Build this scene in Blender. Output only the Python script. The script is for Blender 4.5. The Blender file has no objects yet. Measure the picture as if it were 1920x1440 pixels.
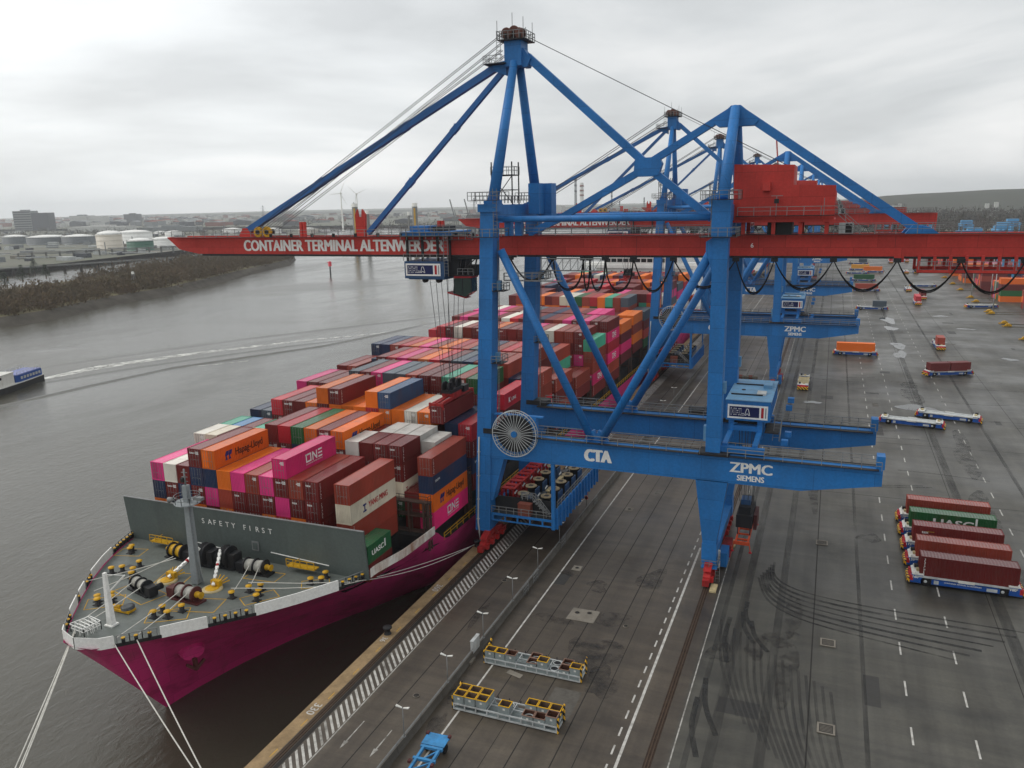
import bpy, math, random
from mathutils import Vector, Matrix
random.seed(7)
R = math.radians
scene = bpy.context.scene

# ---------------------------------------------------------------- camera
cam_data = bpy.data.cameras.new("camera")
cam = bpy.data.objects.new("camera", cam_data)
scene.collection.objects.link(cam)
scene.camera = cam
cam_data.sensor_width = 36.0
cam_data.lens = 27.724
cam_data.clip_start = 0.5
cam_data.clip_end = 30000
CR = (0.92783793, 0.37236166, -0.02153073)
CD = (0.06411428, -0.21609185, -0.97426571)
CF = (-0.36743181, 0.90258025, -0.22437191)
M = Matrix(((CR[0], -CD[0], -CF[0], 49.12), (CR[1], -CD[1], -CF[1], 0.0), (CR[2], -CD[2], -CF[2], 54.5), (0, 0, 0, 1)))
cam.matrix_world = M

# ---------------------------------------------------------------- sky and sun
SUN_EL, SUN_ROT = R(42), R(280)
world = bpy.data.worlds.new("World")
scene.world = world
world.use_nodes = True
wn, wl = world.node_tree.nodes, world.node_tree.links
wn.clear()
w_out = wn.new("ShaderNodeOutputWorld")
w_bg = wn.new("ShaderNodeBackground")
w_bg.inputs["Strength"].default_value = 0.1
w_sky = wn.new("ShaderNodeTexSky")
w_sky.sky_type = 'NISHITA'
w_sky.sun_disc = False
w_sky.sun_elevation = SUN_EL
w_sky.sun_rotation = SUN_ROT
w_sky.dust_density = 4.0
w_tc = wn.new("ShaderNodeTexCoord")
w_map = wn.new("ShaderNodeMapping")
w_map.inputs["Scale"].default_value = (1.0, 1.0, 4.2)
w_map.inputs["Rotation"].default_value = (0.05, 0.0, 0.6)
w_n1 = wn.new("ShaderNodeTexNoise")
w_n1.inputs["Scale"].default_value = 1.55
w_n1.inputs["Detail"].default_value = 6
w_n1.inputs["Roughness"].default_value = 0.5
w_n1.inputs["Distortion"].default_value = 0.35
w_ramp = wn.new("ShaderNodeValToRGB")
els = w_ramp.color_ramp.elements
els[0].position = 0.37
els[0].color = (5.7, 5.9, 6.0, 1)
els[1].position = 0.64
els[1].color = (10.0, 10.05, 10.0, 1)
e = els.new(0.5)
e.color = (7.4, 7.65, 7.75, 1)
w_mix = wn.new("ShaderNodeMix")
w_mix.data_type = 'RGBA'
w_mix.inputs["Factor"].default_value = 0.93
wl.new(w_tc.outputs["Generated"], w_map.inputs["Vector"])
wl.new(w_map.outputs["Vector"], w_n1.inputs["Vector"])
wl.new(w_n1.outputs["Fac"], w_ramp.inputs["Fac"])
wl.new(w_sky.outputs["Color"], w_mix.inputs["A"])
# thinner cloud, and so a bright patch, low over the river to the left
w_dot = wn.new("ShaderNodeVectorMath")
w_dot.operation = 'DOT_PRODUCT'
w_dot.inputs[1].default_value = Vector((-0.72, 0.62, 0.33)).normalized()
w_nrm = wn.new("ShaderNodeVectorMath")
w_nrm.operation = 'NORMALIZE'
wl.new(w_tc.outputs["Generated"], w_nrm.inputs[0])
wl.new(w_nrm.outputs["Vector"], w_dot.inputs[0])
w_r2 = wn.new("ShaderNodeMapRange")
w_r2.interpolation_type = 'SMOOTHSTEP'
w_r2.inputs["From Min"].default_value = 0.86
w_r2.inputs["From Max"].default_value = 1.0
w_r2.inputs["To Min"].default_value = 1.0
w_r2.inputs["To Max"].default_value = 1.4
wl.new(w_dot.outputs["Value"], w_r2.inputs["Value"])
w_mul = wn.new("ShaderNodeVectorMath")
w_mul.operation = 'SCALE'
wl.new(w_ramp.outputs["Color"], w_mul.inputs[0])
wl.new(w_r2.outputs["Result"], w_mul.inputs["Scale"])
wl.new(w_mul.outputs["Vector"], w_mix.inputs["B"])
wl.new(w_mix.outputs["Result"], w_bg.inputs["Color"])
wl.new(w_bg.outputs["Background"], w_out.inputs["Surface"])

sun_data = bpy.data.lights.new("sun", 'SUN')
sun_data.energy = 1.45
sun_data.angle = R(40)
sun_data.color = (1.0, 0.96, 0.9)
sun = bpy.data.objects.new("sun", sun_data)
scene.collection.objects.link(sun)
# the brightest part of the overcast stands over the river
sun.rotation_euler = Vector((0.78, 0.12, -0.78)).to_track_quat('-Z', 'Y').to_euler()

scene.view_settings.view_transform = 'Standard'
scene.view_settings.look = 'None'
scene.view_settings.exposure = 0.0
scene.view_settings.gamma = 1.0
scene.cycles.max_bounces = 6
scene.cycles.diffuse_bounces = 2
scene.cycles.glossy_bounces = 3
scene.cycles.transparent_max_bounces = 8
scene.cycles.volume_bounces = 3
scene.cycles.use_denoising = True

# ---------------------------------------------------------------- mesh helpers
TXT = {}

def text_geo(s, bold=0.0):
    """flat letters, cap height 1, starting at x = 0, baseline at y = 0"""
    key = (s, bold)
    if key in TXT:
        return TXT[key]
    def raw(t):
        cu = bpy.data.curves.new("t", 'FONT')
        cu.body = t
        cu.resolution_u = 3
        cu.offset = bold
        ob = bpy.data.objects.new("t", cu)
        scene.collection.objects.link(ob)
        dg = bpy.context.evaluated_depsgraph_get()
        me = ob.evaluated_get(dg).to_mesh()
        vs = [(v.co.x, v.co.y) for v in me.vertices]
        fs = [tuple(p.vertices) for p in me.polygons]
        ob.evaluated_get(dg).to_mesh_clear()
        bpy.data.objects.remove(ob)
        bpy.data.curves.remove(cu)
        return vs, fs
    hv, _ = raw("H")
    k = 1.0 / max(v[1] for v in hv)
    vs, fs = raw(s)
    x0 = min(v[0] for v in vs)
    vs = [((x - x0) * k, y * k) for x, y in vs]
    TXT[key] = (vs, fs, max(v[0] for v in vs))
    return TXT[key]


class MB:
    def __init__(self):
        self.v, self.f, self.m, self.s = [], [], [], []

    def face(self, pts, m=0, s=False):
        n = len(self.v)
        self.v += [tuple(p) for p in pts]
        self.f.append(tuple(range(n, n + len(pts))))
        self.m.append(m)
        self.s.append(s)

    def box(self, x0, x1, y0, y1, z0, z1, m=0):
        n = len(self.v)
        self.v += [(x0, y0, z0), (x1, y0, z0), (x1, y1, z0), (x0, y1, z0), (x0, y0, z1), (x1, y0, z1), (x1, y1, z1), (x0, y1, z1)]
        for q in ((0, 3, 2, 1), (4, 5, 6, 7), (0, 1, 5, 4), (1, 2, 6, 5), (2, 3, 7, 6), (3, 0, 4, 7)):
            self.f.append(tuple(n + i for i in q))
            self.m.append(m)
            self.s.append(False)

    def hull8(self, a, b, m=0):
        """two quads (lists of four points) joined to a closed block"""
        n = len(self.v)
        self.v += [tuple(p) for p in a] + [tuple(p) for p in b]
        for q in ((0, 3, 2, 1), (4, 5, 6, 7), (0, 1, 5, 4), (1, 2, 6, 5), (2, 3, 7, 6), (3, 0, 4, 7)):
            self.f.append(tuple(n + i for i in q))
            self.m.append(m)
            self.s.append(False)

    def beam(self, p, q, w, h=None, m=0, up=(0, 0, 1)):
        h = h or w
        p, q = Vector(p), Vector(q)
        d = (q - p)
        if d.length < 1e-6:
            return
        d.normalize()
        u = Vector(up)
        if abs(d.dot(u)) > 0.98:
            u = Vector((0, 1, 0)) if abs(d.y) < 0.9 else Vector((1, 0, 0))
        sx = d.cross(u).normalized() * (w / 2)
        sz = sx.cross(d).normalized() * (h / 2)
        a = [p - sx - sz, p + sx - sz, p + sx + sz, p - sx + sz]
        b = [q - sx - sz, q + sx - sz, q + sx + sz, q - sx + sz]
        self.hull8(a, b, m)

    def tube(self, pts, r, n=8, m=0, cap=True):
        pts = [Vector(p) for p in pts]
        rr = r if isinstance(r, (list, tuple)) else [r] * len(pts)
        base = len(self.v)
        prev = None
        for i, p in enumerate(pts):
            d = (pts[min(i + 1, len(pts) - 1)] - pts[max(i - 1, 0)]).normalized()
            if prev is None:
                a = Vector((0, 0, 1)) if abs(d.z) < 0.9 else Vector((1, 0, 0))
                u = d.cross(a).normalized()
            else:
                u = (prev - d * prev.dot(d)).normalized()
            prev = u
            w = d.cross(u)
            for k in range(n):
                t = 2 * math.pi * k / n
                self.v.append(tuple(p + (u * math.cos(t) + w * math.sin(t)) * rr[i]))
        for i in range(len(pts) - 1):
            for k in range(n):
                a, b = base + i * n + k, base + i * n + (k + 1) % n
                self.f.append((a, b, b + n, a + n))
                self.m.append(m)
                self.s.append(n > 5)
        if cap:
            self.f.append(tuple(base + k for k in range(n))[::-1])
            self.f.append(tuple(base + (len(pts) - 1) * n + k for k in range(n)))
            self.m += [m, m]
            self.s += [False, False]

    def prism(self, poly, a, b, axis='y', m=0):
        def P(u, v, t):
            return {'y': (u, t, v), 'x': (t, u, v), 'z': (u, v, t)}[axis]
        n, k = len(self.v), len(poly)
        self.v += [P(u, v, a) for u, v in poly] + [P(u, v, b) for u, v in poly]
        self.f.append(tuple(n + i for i in range(k)))
        self.f.append(tuple(n + k + i for i in reversed(range(k))))
        for i in range(k):
            j = (i + 1) % k
            self.f.append((n + i, n + k + i, n + k + j, n + j))
        self.m += [m] * (k + 2)
        self.s += [False] * (k + 2)

    def lathe(self, c, prof, n=24, axis='z', m=0, smooth=True):
        """prof: list of (radius, height along axis)"""
        base = len(self.v)
        for r, h in prof:
            for k in range(n):
                t = 2 * math.pi * k / n
                a, b = r * math.cos(t), r * math.sin(t)
                o = {'z': (a, b, h), 'y': (a, h, b), 'x': (h, a, b)}[axis]
                self.v.append((c[0] + o[0], c[1] + o[1], c[2] + o[2]))
        for i in range(len(prof) - 1):
            for k in range(n):
                a, b = base + i * n + k, base + i * n + (k + 1) % n
                self.f.append((a, b, b + n, a + n))
                self.m.append(m)
                self.s.append(smooth)
        for i in (0, len(prof) - 1):
            if prof[i][0] > 1e-4:
                self.f.append(tuple(base + i * n + k for k in range(n)))
                self.m.append(m)
                self.s.append(False)

    def rail(self, pts, h=1.1, step=2.4, m=0, t=0.07):
        """hand rail with posts, two bars"""
        for p, q in zip(pts[:-1], pts[1:]):
            p, q = Vector(p), Vector(q)
            up = Vector((0, 0, 1))
            L = (q - p).length
            n = max(1, round(L / step))
            for i in range(n + 1):
                a = p.lerp(q, i / n)
                self.beam(a, a + up * h, t, t, m)
            self.beam(p + up * h, q + up * h, t, t, m)
            self.beam(p + up * h * 0.55, q + up * h * 0.55, t * 0.8, t * 0.8, m)

    def ladder(self, p, q, w=0.6, m=0, side=(1, 0, 0)):
        p, q, s = Vector(p), Vector(q), Vector(side).normalized() * (w / 2)
        self.beam(p - s, q - s, 0.07, 0.07, m)
        self.beam(p + s, q + s, 0.07, 0.07, m)
        n = max(2, int((q - p).length / 0.5))
        for i in range(1, n):
            a = p.lerp(q, i / n)
            self.beam(a - s, a + s, 0.05, 0.05, m)

    def text(self, s, o, ux, uy, cap, m=0, width=None, bold=0.02, lift=0.0):
        """flat lettering; bold strokes are the same outline laid beside itself"""
        vs, fs, w = text_geo(s)
        o, ux, uy = Vector(o), Vector(ux).normalized(), Vector(uy).normalized()
        nz = ux.cross(uy)
        kx = cap if width is None else width / w
        b = bold * 0.9 * cap
        for i, (dx, dy) in enumerate(((0, 0), (-b, 0), (b, 0), (-b * 0.6, b * 0.6), (b * 0.6, b * 0.6)) if bold > 0.005 else ((0, 0),)):
            oo = o + ux * dx + uy * dy + nz * (lift + 0.002 * i)
            n = len(self.v)
            self.v += [tuple(oo + ux * (x * kx) + uy * (y * cap)) for x, y in vs]
            for f in fs:
                self.f.append(tuple(n + j for j in f))
                self.m.append(m)
                self.s.append(False)
        return w * kx

    def sheet(self, poly, z, m=0):
        self.face([(x, y, z) for x, y in poly], m)

    def xform(self, mat, start=0):
        for i in range(start, len(self.v)):
            self.v[i] = tuple(mat @ Vector(self.v[i]))

    def mesh(self, name, mats):
        me = bpy.data.meshes.new(name)
        me.from_pydata(self.v, [], self.f)
        for a in (mats if isinstance(mats, (list, tuple)) else [mats]):
            me.materials.append(a)
        me.polygons.foreach_set("material_index", self.m)
        me.polygons.foreach_set("use_smooth", self.s)
        me.update()
        return me

    def build(self, name, mats, parent=None, loc=None):
        return link(name, self.mesh(name, mats), parent, loc)


def link(name, me, parent=None, loc=None, rotz=0.0):
    o = bpy.data.objects.new(name, me)
    scene.collection.objects.link(o)
    if parent:
        o.parent = parent
    if loc:
        o.location = loc
    if rotz:
        o.rotation_euler = (0, 0, rotz)
    return o


def tag(o, label=None, cat=None, group=None, kind=None):
    if label:
        o["label"] = label
    if cat:
        o["category"] = cat
    if group:
        o["group"] = group
    if kind:
        o["kind"] = kind
    return o


def thing(name, loc, label, cat, group=None, rotz=0.0):
    o = bpy.data.objects.new(name, None)
    o.empty_display_size = 0.5
    scene.collection.objects.link(o)
    o.location = loc
    o.rotation_euler = (0, 0, rotz)
    return tag(o, label, cat, group)


def copy_tree(o, parent=None):
    c = o.copy()
    scene.collection.objects.link(c)
    if parent:
        c.parent = parent
    for ch in KIDS.get(o.name, o.children):
        copy_tree(ch, c)
    return c

KIDS = {}

def structure(name, mb, mats, **k):
    return tag(mb.build(name, mats, **k), kind="structure")
# ---------------------------------------------------------------- materials
def new_mat(name):
    ma = bpy.data.materials.new(name)
    ma.use_nodes = True
    nt = ma.node_tree
    return ma, nt.nodes, nt.links, nt.nodes["Principled BSDF"]


def lin(c):
    return tuple(((x / 255) / 12.92 if x <= 10 else (((x / 255) + 0.055) / 1.055) ** 2.4) for x in c) + (1,)


def noise(n, l, vec, scale, detail=5, rough=0.55, stretch=None, dist=0.0):
    if stretch:
        mp = n.new("ShaderNodeMapping")
        mp.inputs["Scale"].default_value = stretch
        l.new(vec, mp.inputs["Vector"])
        vec = mp.outputs["Vector"]
    t = n.new("ShaderNodeTexNoise")
    t.inputs["Scale"].default_value = scale
    t.inputs["Detail"].default_value = detail
    t.inputs["Roughness"].default_value = rough
    t.inputs["Distortion"].default_value = dist
    l.new(vec, t.inputs["Vector"])
    return t.outputs["Fac"]


def ramp(n, l, fac, a, b, ca=(0, 0, 0, 1), cb=(1, 1, 1, 1)):
    r = n.new("ShaderNodeValToRGB")
    r.color_ramp.elements[0].position = a
    r.color_ramp.elements[1].position = b
    r.color_ramp.elements[0].color = ca
    r.color_ramp.elements[1].color = cb
    l.new(fac, r.inputs["Fac"])
    return r.outputs["Color"]


def mix(n, l, fac, a, b, blend='MIX'):
    x = n.new("ShaderNodeMix")
    x.data_type = 'RGBA'
    x.blend_type = blend
    for key, val in (("Factor", fac), ("A", a), ("B", b)):
        if hasattr(val, "is_output"):
            l.new(val, x.inputs[key])
        else:
            x.inputs[key].default_value = val
    return x.outputs["Result"]


def math_n(n, l, op, a, b=None, clamp=False):
    x = n.new("ShaderNodeMath")
    x.operation = op
    x.use_clamp = clamp
    for i, val in enumerate((a, b)):
        if val is None:
            continue
        if hasattr(val, "is_output"):
            l.new(val, x.inputs[i])
        else:
            x.inputs[i].default_value = val
    return x.outputs[0]


def plated(n, l, pos, col, w, h, rust):
    """welded plates of slightly different tone, dark seams, thin rust runs"""
    sp = n.new("ShaderNodeSeparateXYZ")
    l.new(pos, sp.inputs[0])
    cb = n.new("ShaderNodeCombineXYZ")
    l.new(math_n(n, l, 'ADD', sp.outputs["X"], sp.outputs["Y"]), cb.inputs[0])
    l.new(sp.outputs["Z"], cb.inputs[1])
    br = n.new("ShaderNodeTexBrick")
    br.inputs["Color1"].default_value = (0.9, 0.9, 0.9, 1)
    br.inputs["Color2"].default_value = (1.08, 1.08, 1.08, 1)
    br.inputs["Mortar"].default_value = (0.62, 0.62, 0.62, 1)
    br.inputs["Scale"].default_value = 1.0
    br.inputs["Mortar Size"].default_value = 0.03
    br.inputs["Brick Width"].default_value = w
    br.inputs["Row Height"].default_value = h
    l.new(cb.outputs[0], br.inputs["Vector"])
    col = mix(n, l, 1.0, col, br.outputs["Color"], 'MULTIPLY')
    run = ramp(n, l, noise(n, l, pos, 1.0, 3, 0.6, (1.7, 1.7, 0.05)), 0.64, 0.74)
    spot = ramp(n, l, noise(n, l, pos, 0.25, 4, 0.6), 0.5, 0.68)
    return mix(n, l, math_n(n, l, 'MULTIPLY', math_n(n, l, 'MULTIPLY', run, spot), rust), col, lin((96, 58, 38)))


def paint(name, rgb, rough=0.5, dirt=0.45, dirtcol=None, scale=0.35, metal=0.0, bump=0.0, fine=3.0, plates=None, spec=0.3):
    ma, n, l, p = new_mat(name)
    c = lin(rgb)
    geo = n.new("ShaderNodeNewGeometry")
    pos = geo.outputs["Position"]
    d = lin(dirtcol) if dirtcol else tuple(x * 0.45 + 0.008 for x in c[:3]) + (1,)
    f1 = ramp(n, l, noise(n, l, pos, scale, 7, 0.6, (1, 1, 0.3)), 0.42, 0.72)
    f2 = ramp(n, l, noise(n, l, pos, fine, 4, 0.6), 0.3, 0.75, (0.86, 0.86, 0.86, 1), (1.06, 1.06, 1.06, 1))
    f1m = math_n(n, l, 'MULTIPLY', f1, dirt)
    col = mix(n, l, f1m, c, d)
    col = mix(n, l, 1.0, col, f2, 'MULTIPLY')
    if plates:
        col = plated(n, l, pos, col, *plates)
    l.new(col, p.inputs["Base Color"])
    p.inputs["Specular IOR Level"].default_value = spec
    r = math_n(n, l, 'MULTIPLY_ADD', f1, 0.2)
    r.node.inputs[2].default_value = rough
    l.new(r, p.inputs["Roughness"])
    p.inputs["Metallic"].default_value = metal
    if bump:
        b = n.new("ShaderNodeBump")
        b.inputs["Strength"].default_value = bump
        b.inputs["Distance"].default_value = 0.1
        l.new(noise(n, l, pos, fine, 5), b.inputs["Height"])
        l.new(b.outputs["Normal"], p.inputs["Normal"])
    return ma


BLUE = paint("crane_blue_paint", (39, 117, 186), 0.45, 0.4, (42, 82, 124), 0.22, plates=(7.5, 3.1, 0.35), spec=0.3)
BLUE2 = paint("crane_roof_paint", (96, 150, 190), 0.5, 0.6, (120, 130, 135), 0.5)
RED = paint("crane_red_paint", (194, 62, 55), 0.55, 0.4, (138, 48, 44), 0.25, plates=(5.8, 3.4, 0.25), spec=0.25)
BOGIE = paint("bogie_red_paint", (176, 40, 40), 0.5, 0.6, (70, 28, 26), 0.8)
STEEL = paint("galvanised_steel", (132, 134, 134), 0.5, 0.5, (84, 84, 82), 0.8, 0.0)
DARK = paint("dark_machinery", (34, 36, 40), 0.55, 0.5, (60, 54, 48), 0.8)
BLACK = paint("black_rubber", (22, 22, 24), 0.7, 0.3, (46, 44, 42), 1.0)
ROPE = paint("wire_rope", (62, 64, 66), 0.6, 0.2)
WHITE = paint("white_paint", (222, 222, 216), 0.5, 0.4, (160, 154, 142), 0.8)
LETTER = paint("white_lettering", (240, 240, 236), 0.55, 0.25, (190, 186, 178), 0.8)
NAVYSIGN = paint("navy_sign_face", (26, 34, 84), 0.45, 0.15)
SIGNRED = paint("red_sign_stripe", (176, 34, 44), 0.45, 0.15)
SIGNGREY = paint("grey_sign_stripe", (142, 146, 152), 0.45, 0.15)
YELLOW = paint("yellow_paint", (214, 164, 26), 0.5, 0.5, (130, 100, 40), 0.9)
CREAM = paint("cream_deck", (196, 180, 138), 0.6, 0.6, (128, 112, 84), 0.9)
GLASS = paint("dark_glass", (26, 34, 36), 0.12, 0.1)
GREENGLASS = paint("green_tinted_glass", (44, 62, 56), 0.15, 0.3)
DECK = paint("ship_deck_paint", (104, 110, 106), 0.4, 0.5, (80, 82, 76), 0.35)
DECKDARK = paint("dark_deck_paint", (66, 70, 72), 0.4, 0.4, (52, 54, 54), 0.35)
BREAK = paint("breakwater_paint", (92, 101, 98), 0.5, 0.35, (62, 66, 64), 0.25)
MASTGREY = paint("mast_grey_paint", (146, 152, 154), 0.5, 0.3)
WINE = paint("winch_brown_paint", (88, 44, 44), 0.5, 0.4)
ROPEW = paint("mooring_rope", (214, 212, 204), 0.8, 0.4, (160, 156, 146), 2.0)
SHIPWHITE = paint("ship_white_paint", (246, 246, 242), 0.5, 0.22, (190, 182, 170), 0.3)
RUSTWHITE = paint("rust_streaked_white", (232, 228, 220), 0.5, 0.9, (150, 92, 54), 0.5)
LETTERHULL = paint("faded_hull_lettering", (150, 90, 122), 0.6, 0.4)
ORANGE = paint("lifeboat_orange", (226, 84, 30), 0.45, 0.3)
CONC = paint("concrete", (128, 122, 112), 0.8, 0.55, (84, 80, 74), 0.45, bump=0.2)
BARR = paint("barrier_concrete", (98, 94, 88), 0.8, 0.6, (78, 74, 68), 0.5, bump=0.2)
COPING = paint("quay_coping_concrete", (156, 132, 98), 0.75, 0.6, (92, 76, 58), 0.5, bump=0.2)
RAILRUST = paint("rusty_rail_groove", (58, 44, 34), 0.7, 0.5, (26, 22, 20), 1.2)
MARK = paint("road_marking_paint", (196, 194, 188), 0.6, 0.65, (104, 100, 94), 1.2)
MARKWORN = paint("worn_road_marking", (172, 170, 164), 0.6, 1.0, (86, 82, 76), 0.9)
SEAM = paint("asphalt_seam", (40, 38, 36), 0.7, 0.5, (58, 54, 50), 0.6)
BINGREY = paint("grey_bin_paint", (142, 152, 152), 0.5, 0.5, (96, 98, 96), 1.0)
BININ = paint("bin_rusty_inside", (112, 94, 82), 0.8, 0.6, (70, 50, 40), 1.0)
PALEGREY = paint("pale_grey_paint", (190, 194, 194), 0.5, 0.5, (130, 128, 124), 1.0)
CHBLUE = paint("light_blue_chassis", (64, 140, 196), 0.5, 0.5, (60, 84, 104), 0.9)
AGVBLUE = paint("vehicle_blue", (28, 80, 158), 0.45, 0.4, (26, 50, 90), 0.8)
RMGBLUE = paint("yard_crane_blue", (84, 158, 206), 0.5, 0.3)
TANKWHITE = paint("tank_white", (246, 246, 242), 0.5, 0.3, (180, 176, 168), 0.1)
TANKCREAM = paint("tank_cream", (212, 204, 190), 0.5, 0.3, (176, 160, 140), 0.1)
TANKGREY = paint("tank_grey", (104, 110, 114), 0.5, 0.3)
TANKGREEN = paint("tank_green", (54, 104, 86), 0.5, 0.3)
BLDDARK = paint("dark_cladding", (62, 66, 74), 0.5, 0.3)
BLDGREY = paint("grey_cladding", (128, 132, 134), 0.6, 0.3)
BLDPALE = paint("pale_cladding", (196, 196, 192), 0.6, 0.3)
BRICK = paint("red_brick", (128, 70, 56), 0.8, 0.4)
PINKRED = paint("beacon_red", (206, 40, 60), 0.5, 0.2)
TIMBER = paint("dark_timber", (54, 48, 42), 0.8, 0.4)
PILE = paint("steel_pile", (112, 114, 112), 0.6, 0.5, (84, 74, 62), 0.1)
BARK = paint("bare_branches", (78, 68, 58), 0.9, 0.5, (58, 50, 42), 0.05)
TWIG = paint("winter_twigs", (96, 80, 58), 0.95, 0.8, (72, 68, 44), 0.03)
TWIG2 = paint("far_trees", (64, 57, 48), 0.95, 0.8, (62, 66, 52), 0.01)
FOREST = paint("wooded_hill", (60, 62, 50), 0.95, 0.9, (54, 58, 46), 0.006)

# hull: one magenta paint, rust streaks near the edge
HULL, n, l, p = new_mat("hull_magenta_paint")
pos = n.new("ShaderNodeNewGeometry").outputs["Position"]
f = ramp(n, l, noise(n, l, pos, 0.35, 7, 0.62, (1, 1, 0.12)), 0.55, 0.78)
f2 = ramp(n, l, noise(n, l, pos, 0.06, 4, 0.5), 0.35, 0.7, (0.8, 0.8, 0.8, 1), (1.05, 1.05, 1.05, 1))
c = mix(n, l, math_n(n, l, 'MULTIPLY', f, 0.55), lin((204, 52, 122)), lin((122, 56, 70)))
c = mix(n, l, 1.0, c, f2, 'MULTIPLY')
c = plated(n, l, pos, c, 9.0, 2.4, 0.8)
scuff = ramp(n, l, noise(n, l, pos, 0.22, 8, 0.7, (1, 0.4, 1), 0.5), 0.5, 0.66, (1, 1, 1, 1), (0.55, 0.5, 0.52, 1))
c = mix(n, l, 1.0, c, scuff, 'MULTIPLY')
l.new(c, p.inputs["Base Color"])
p.inputs["Roughness"].default_value = 0.45
p.inputs["Specular IOR Level"].default_value = 0.3

# containers: colour of the object itself, rust and fading on top
CONT, n, l, p = new_mat("container_paint")
oi = n.new("ShaderNodeObjectInfo")
geo = n.new("ShaderNodeNewGeometry")
va = n.new("ShaderNodeVectorMath")
va.operation = 'ADD'
l.new(geo.outputs["Position"], va.inputs[0])
l.new(oi.outputs["Random"], va.inputs[1])
vec = va.outputs["Vector"]
f = ramp(n, l, noise(n, l, vec, 0.5, 8, 0.68, (1, 1, 0.45)), 0.5, 0.78)
g = ramp(n, l, noise(n, l, vec, 0.16, 3, 0.5), 0.3, 0.72, (0.78, 0.78, 0.78, 1), (1.1, 1.1, 1.1, 1))
h = ramp(n, l, oi.outputs["Random"], 0.0, 1.0, (0.76, 0.74, 0.74, 1), (1.2, 1.18, 1.2, 1))
c = mix(n, l, math_n(n, l, 'MULTIPLY', f, 0.42), oi.outputs["Color"], lin((104, 66, 50)))
c = mix(n, l, 1.0, c, g, 'MULTIPLY')
c = mix(n, l, 1.0, c, h, 'MULTIPLY')
l.new(c, p.inputs["Base Color"])
p.inputs["Roughness"].default_value = 0.58
p.inputs["Specular IOR Level"].default_value = 0.28

# roofs: the same paint, wet from the rain
ROOFWET = CONT.copy()
ROOFWET.name = "wet_container_roof"
rb_ = ROOFWET.node_tree.nodes["Principled BSDF"]
rb_.inputs["Roughness"].default_value = 0.26
rb_.inputs["Specular IOR Level"].default_value = 0.9

# striped hazard paint
HAZARD, n, l, p = new_mat("black_and_yellow_stripes")
pos = n.new("ShaderNodeNewGeometry").outputs["Position"]
w = n.new("ShaderNodeTexWave")
w.bands_direction = 'DIAGONAL'
w.inputs["Scale"].default_value = 0.75
l.new(pos, w.inputs["Vector"])
l.new(ramp(n, l, w.outputs["Fac"], 0.48, 0.52, lin((30, 28, 26)), lin((222, 168, 24))), p.inputs["Base Color"])
p.inputs["Roughness"].default_value = 0.5

# asphalt of the terminal
GROUND, n, l, p = new_mat("wet_asphalt")
pos = n.new("ShaderNodeNewGeometry").outputs["Position"]
sep = n.new("ShaderNodeSeparateXYZ")
l.new(pos, sep.inputs[0])
zone = ramp(n, l, math_n(n, l, 'DIVIDE', sep.outputs["X"], 100.0), 0.368, 0.372)
base = mix(n, l, zone, lin((84, 76, 66)), lin((79, 77, 70)))
lanes = ramp(n, l, noise(n, l, pos, 1.0, 4, 0.6, (0.32, 0.012, 0.3)), 0.33, 0.7, (0.66, 0.65, 0.64, 1), (1.2, 1.2, 1.19, 1))
cross = ramp(n, l, noise(n, l, pos, 1.0, 4, 0.6, (0.03, 0.34, 0.3), 1.2), 0.38, 0.68, (0.76, 0.76, 0.77, 1), (1.12, 1.12, 1.11, 1))
blot = ramp(n, l, noise(n, l, pos, 0.11, 9, 0.68, None, 0.4), 0.52, 0.7, (1, 1, 1, 1), (0.55, 0.55, 0.56, 1))
fine = ramp(n, l, noise(n, l, pos, 2.6, 6, 0.7), 0.3, 0.75, (0.84, 0.84, 0.84, 1), (1.12, 1.12, 1.12, 1))
c = base
for t in (lanes, cross, blot, fine):
    c = mix(n, l, 1.0, c, t, 'MULTIPLY')
l.new(c, p.inputs["Base Color"])
rg = ramp(n, l, noise(n, l, pos, 0.05, 7, 0.6), 0.35, 0.7, (0.3, 0.3, 0.3, 1), (0.62, 0.62, 0.62, 1))
l.new(rg, p.inputs["Roughness"])
b = n.new("ShaderNodeBump")
b.inputs["Strength"].default_value = 0.25
b.inputs["Distance"].default_value = 0.05
l.new(noise(n, l, pos, 4.0, 6, 0.7), b.inputs["Height"])
l.new(b.outputs["Normal"], p.inputs["Normal"])

def worn(name, rgb, a, b_, scale, rough=0.7, stretch=None):
    """a mark with its own ragged outline, see-through between the flecks"""
    ma, n, l, p = new_mat(name)
    pos = n.new("ShaderNodeNewGeometry").outputs["Position"]
    p.inputs["Base Color"].default_value = lin(rgb)
    p.inputs["Roughness"].default_value = rough
    l.new(ramp(n, l, noise(n, l, pos, scale, 7, 0.66, stretch), a, b_), p.inputs["Alpha"])
    return ma

TYRE = worn("tyre_rubber_streaks", (48, 47, 46), 0.3, 0.95, 0.6, 0.6, (1, 0.12, 1))
ARC = worn("tyre_rubber_arcs", (38, 38, 37), 0.3, 0.66, 0.25)
OIL = worn("oil_stain", (48, 45, 42), 0.42, 0.8, 0.45, 0.45)
FOAM = worn("water_foam", (226, 226, 220), 0.36, 0.7, 0.22, 0.6)
PUDDLE, n, l, p = new_mat("puddle_water")
p.inputs["Base Color"].default_value = lin((70, 70, 68))
p.inputs["Roughness"].default_value = 0.03
pos = n.new("ShaderNodeNewGeometry").outputs["Position"]
l.new(ramp(n, l, noise(n, l, pos, 0.35, 5, 0.6), 0.3, 0.42), p.inputs["Alpha"])

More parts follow.
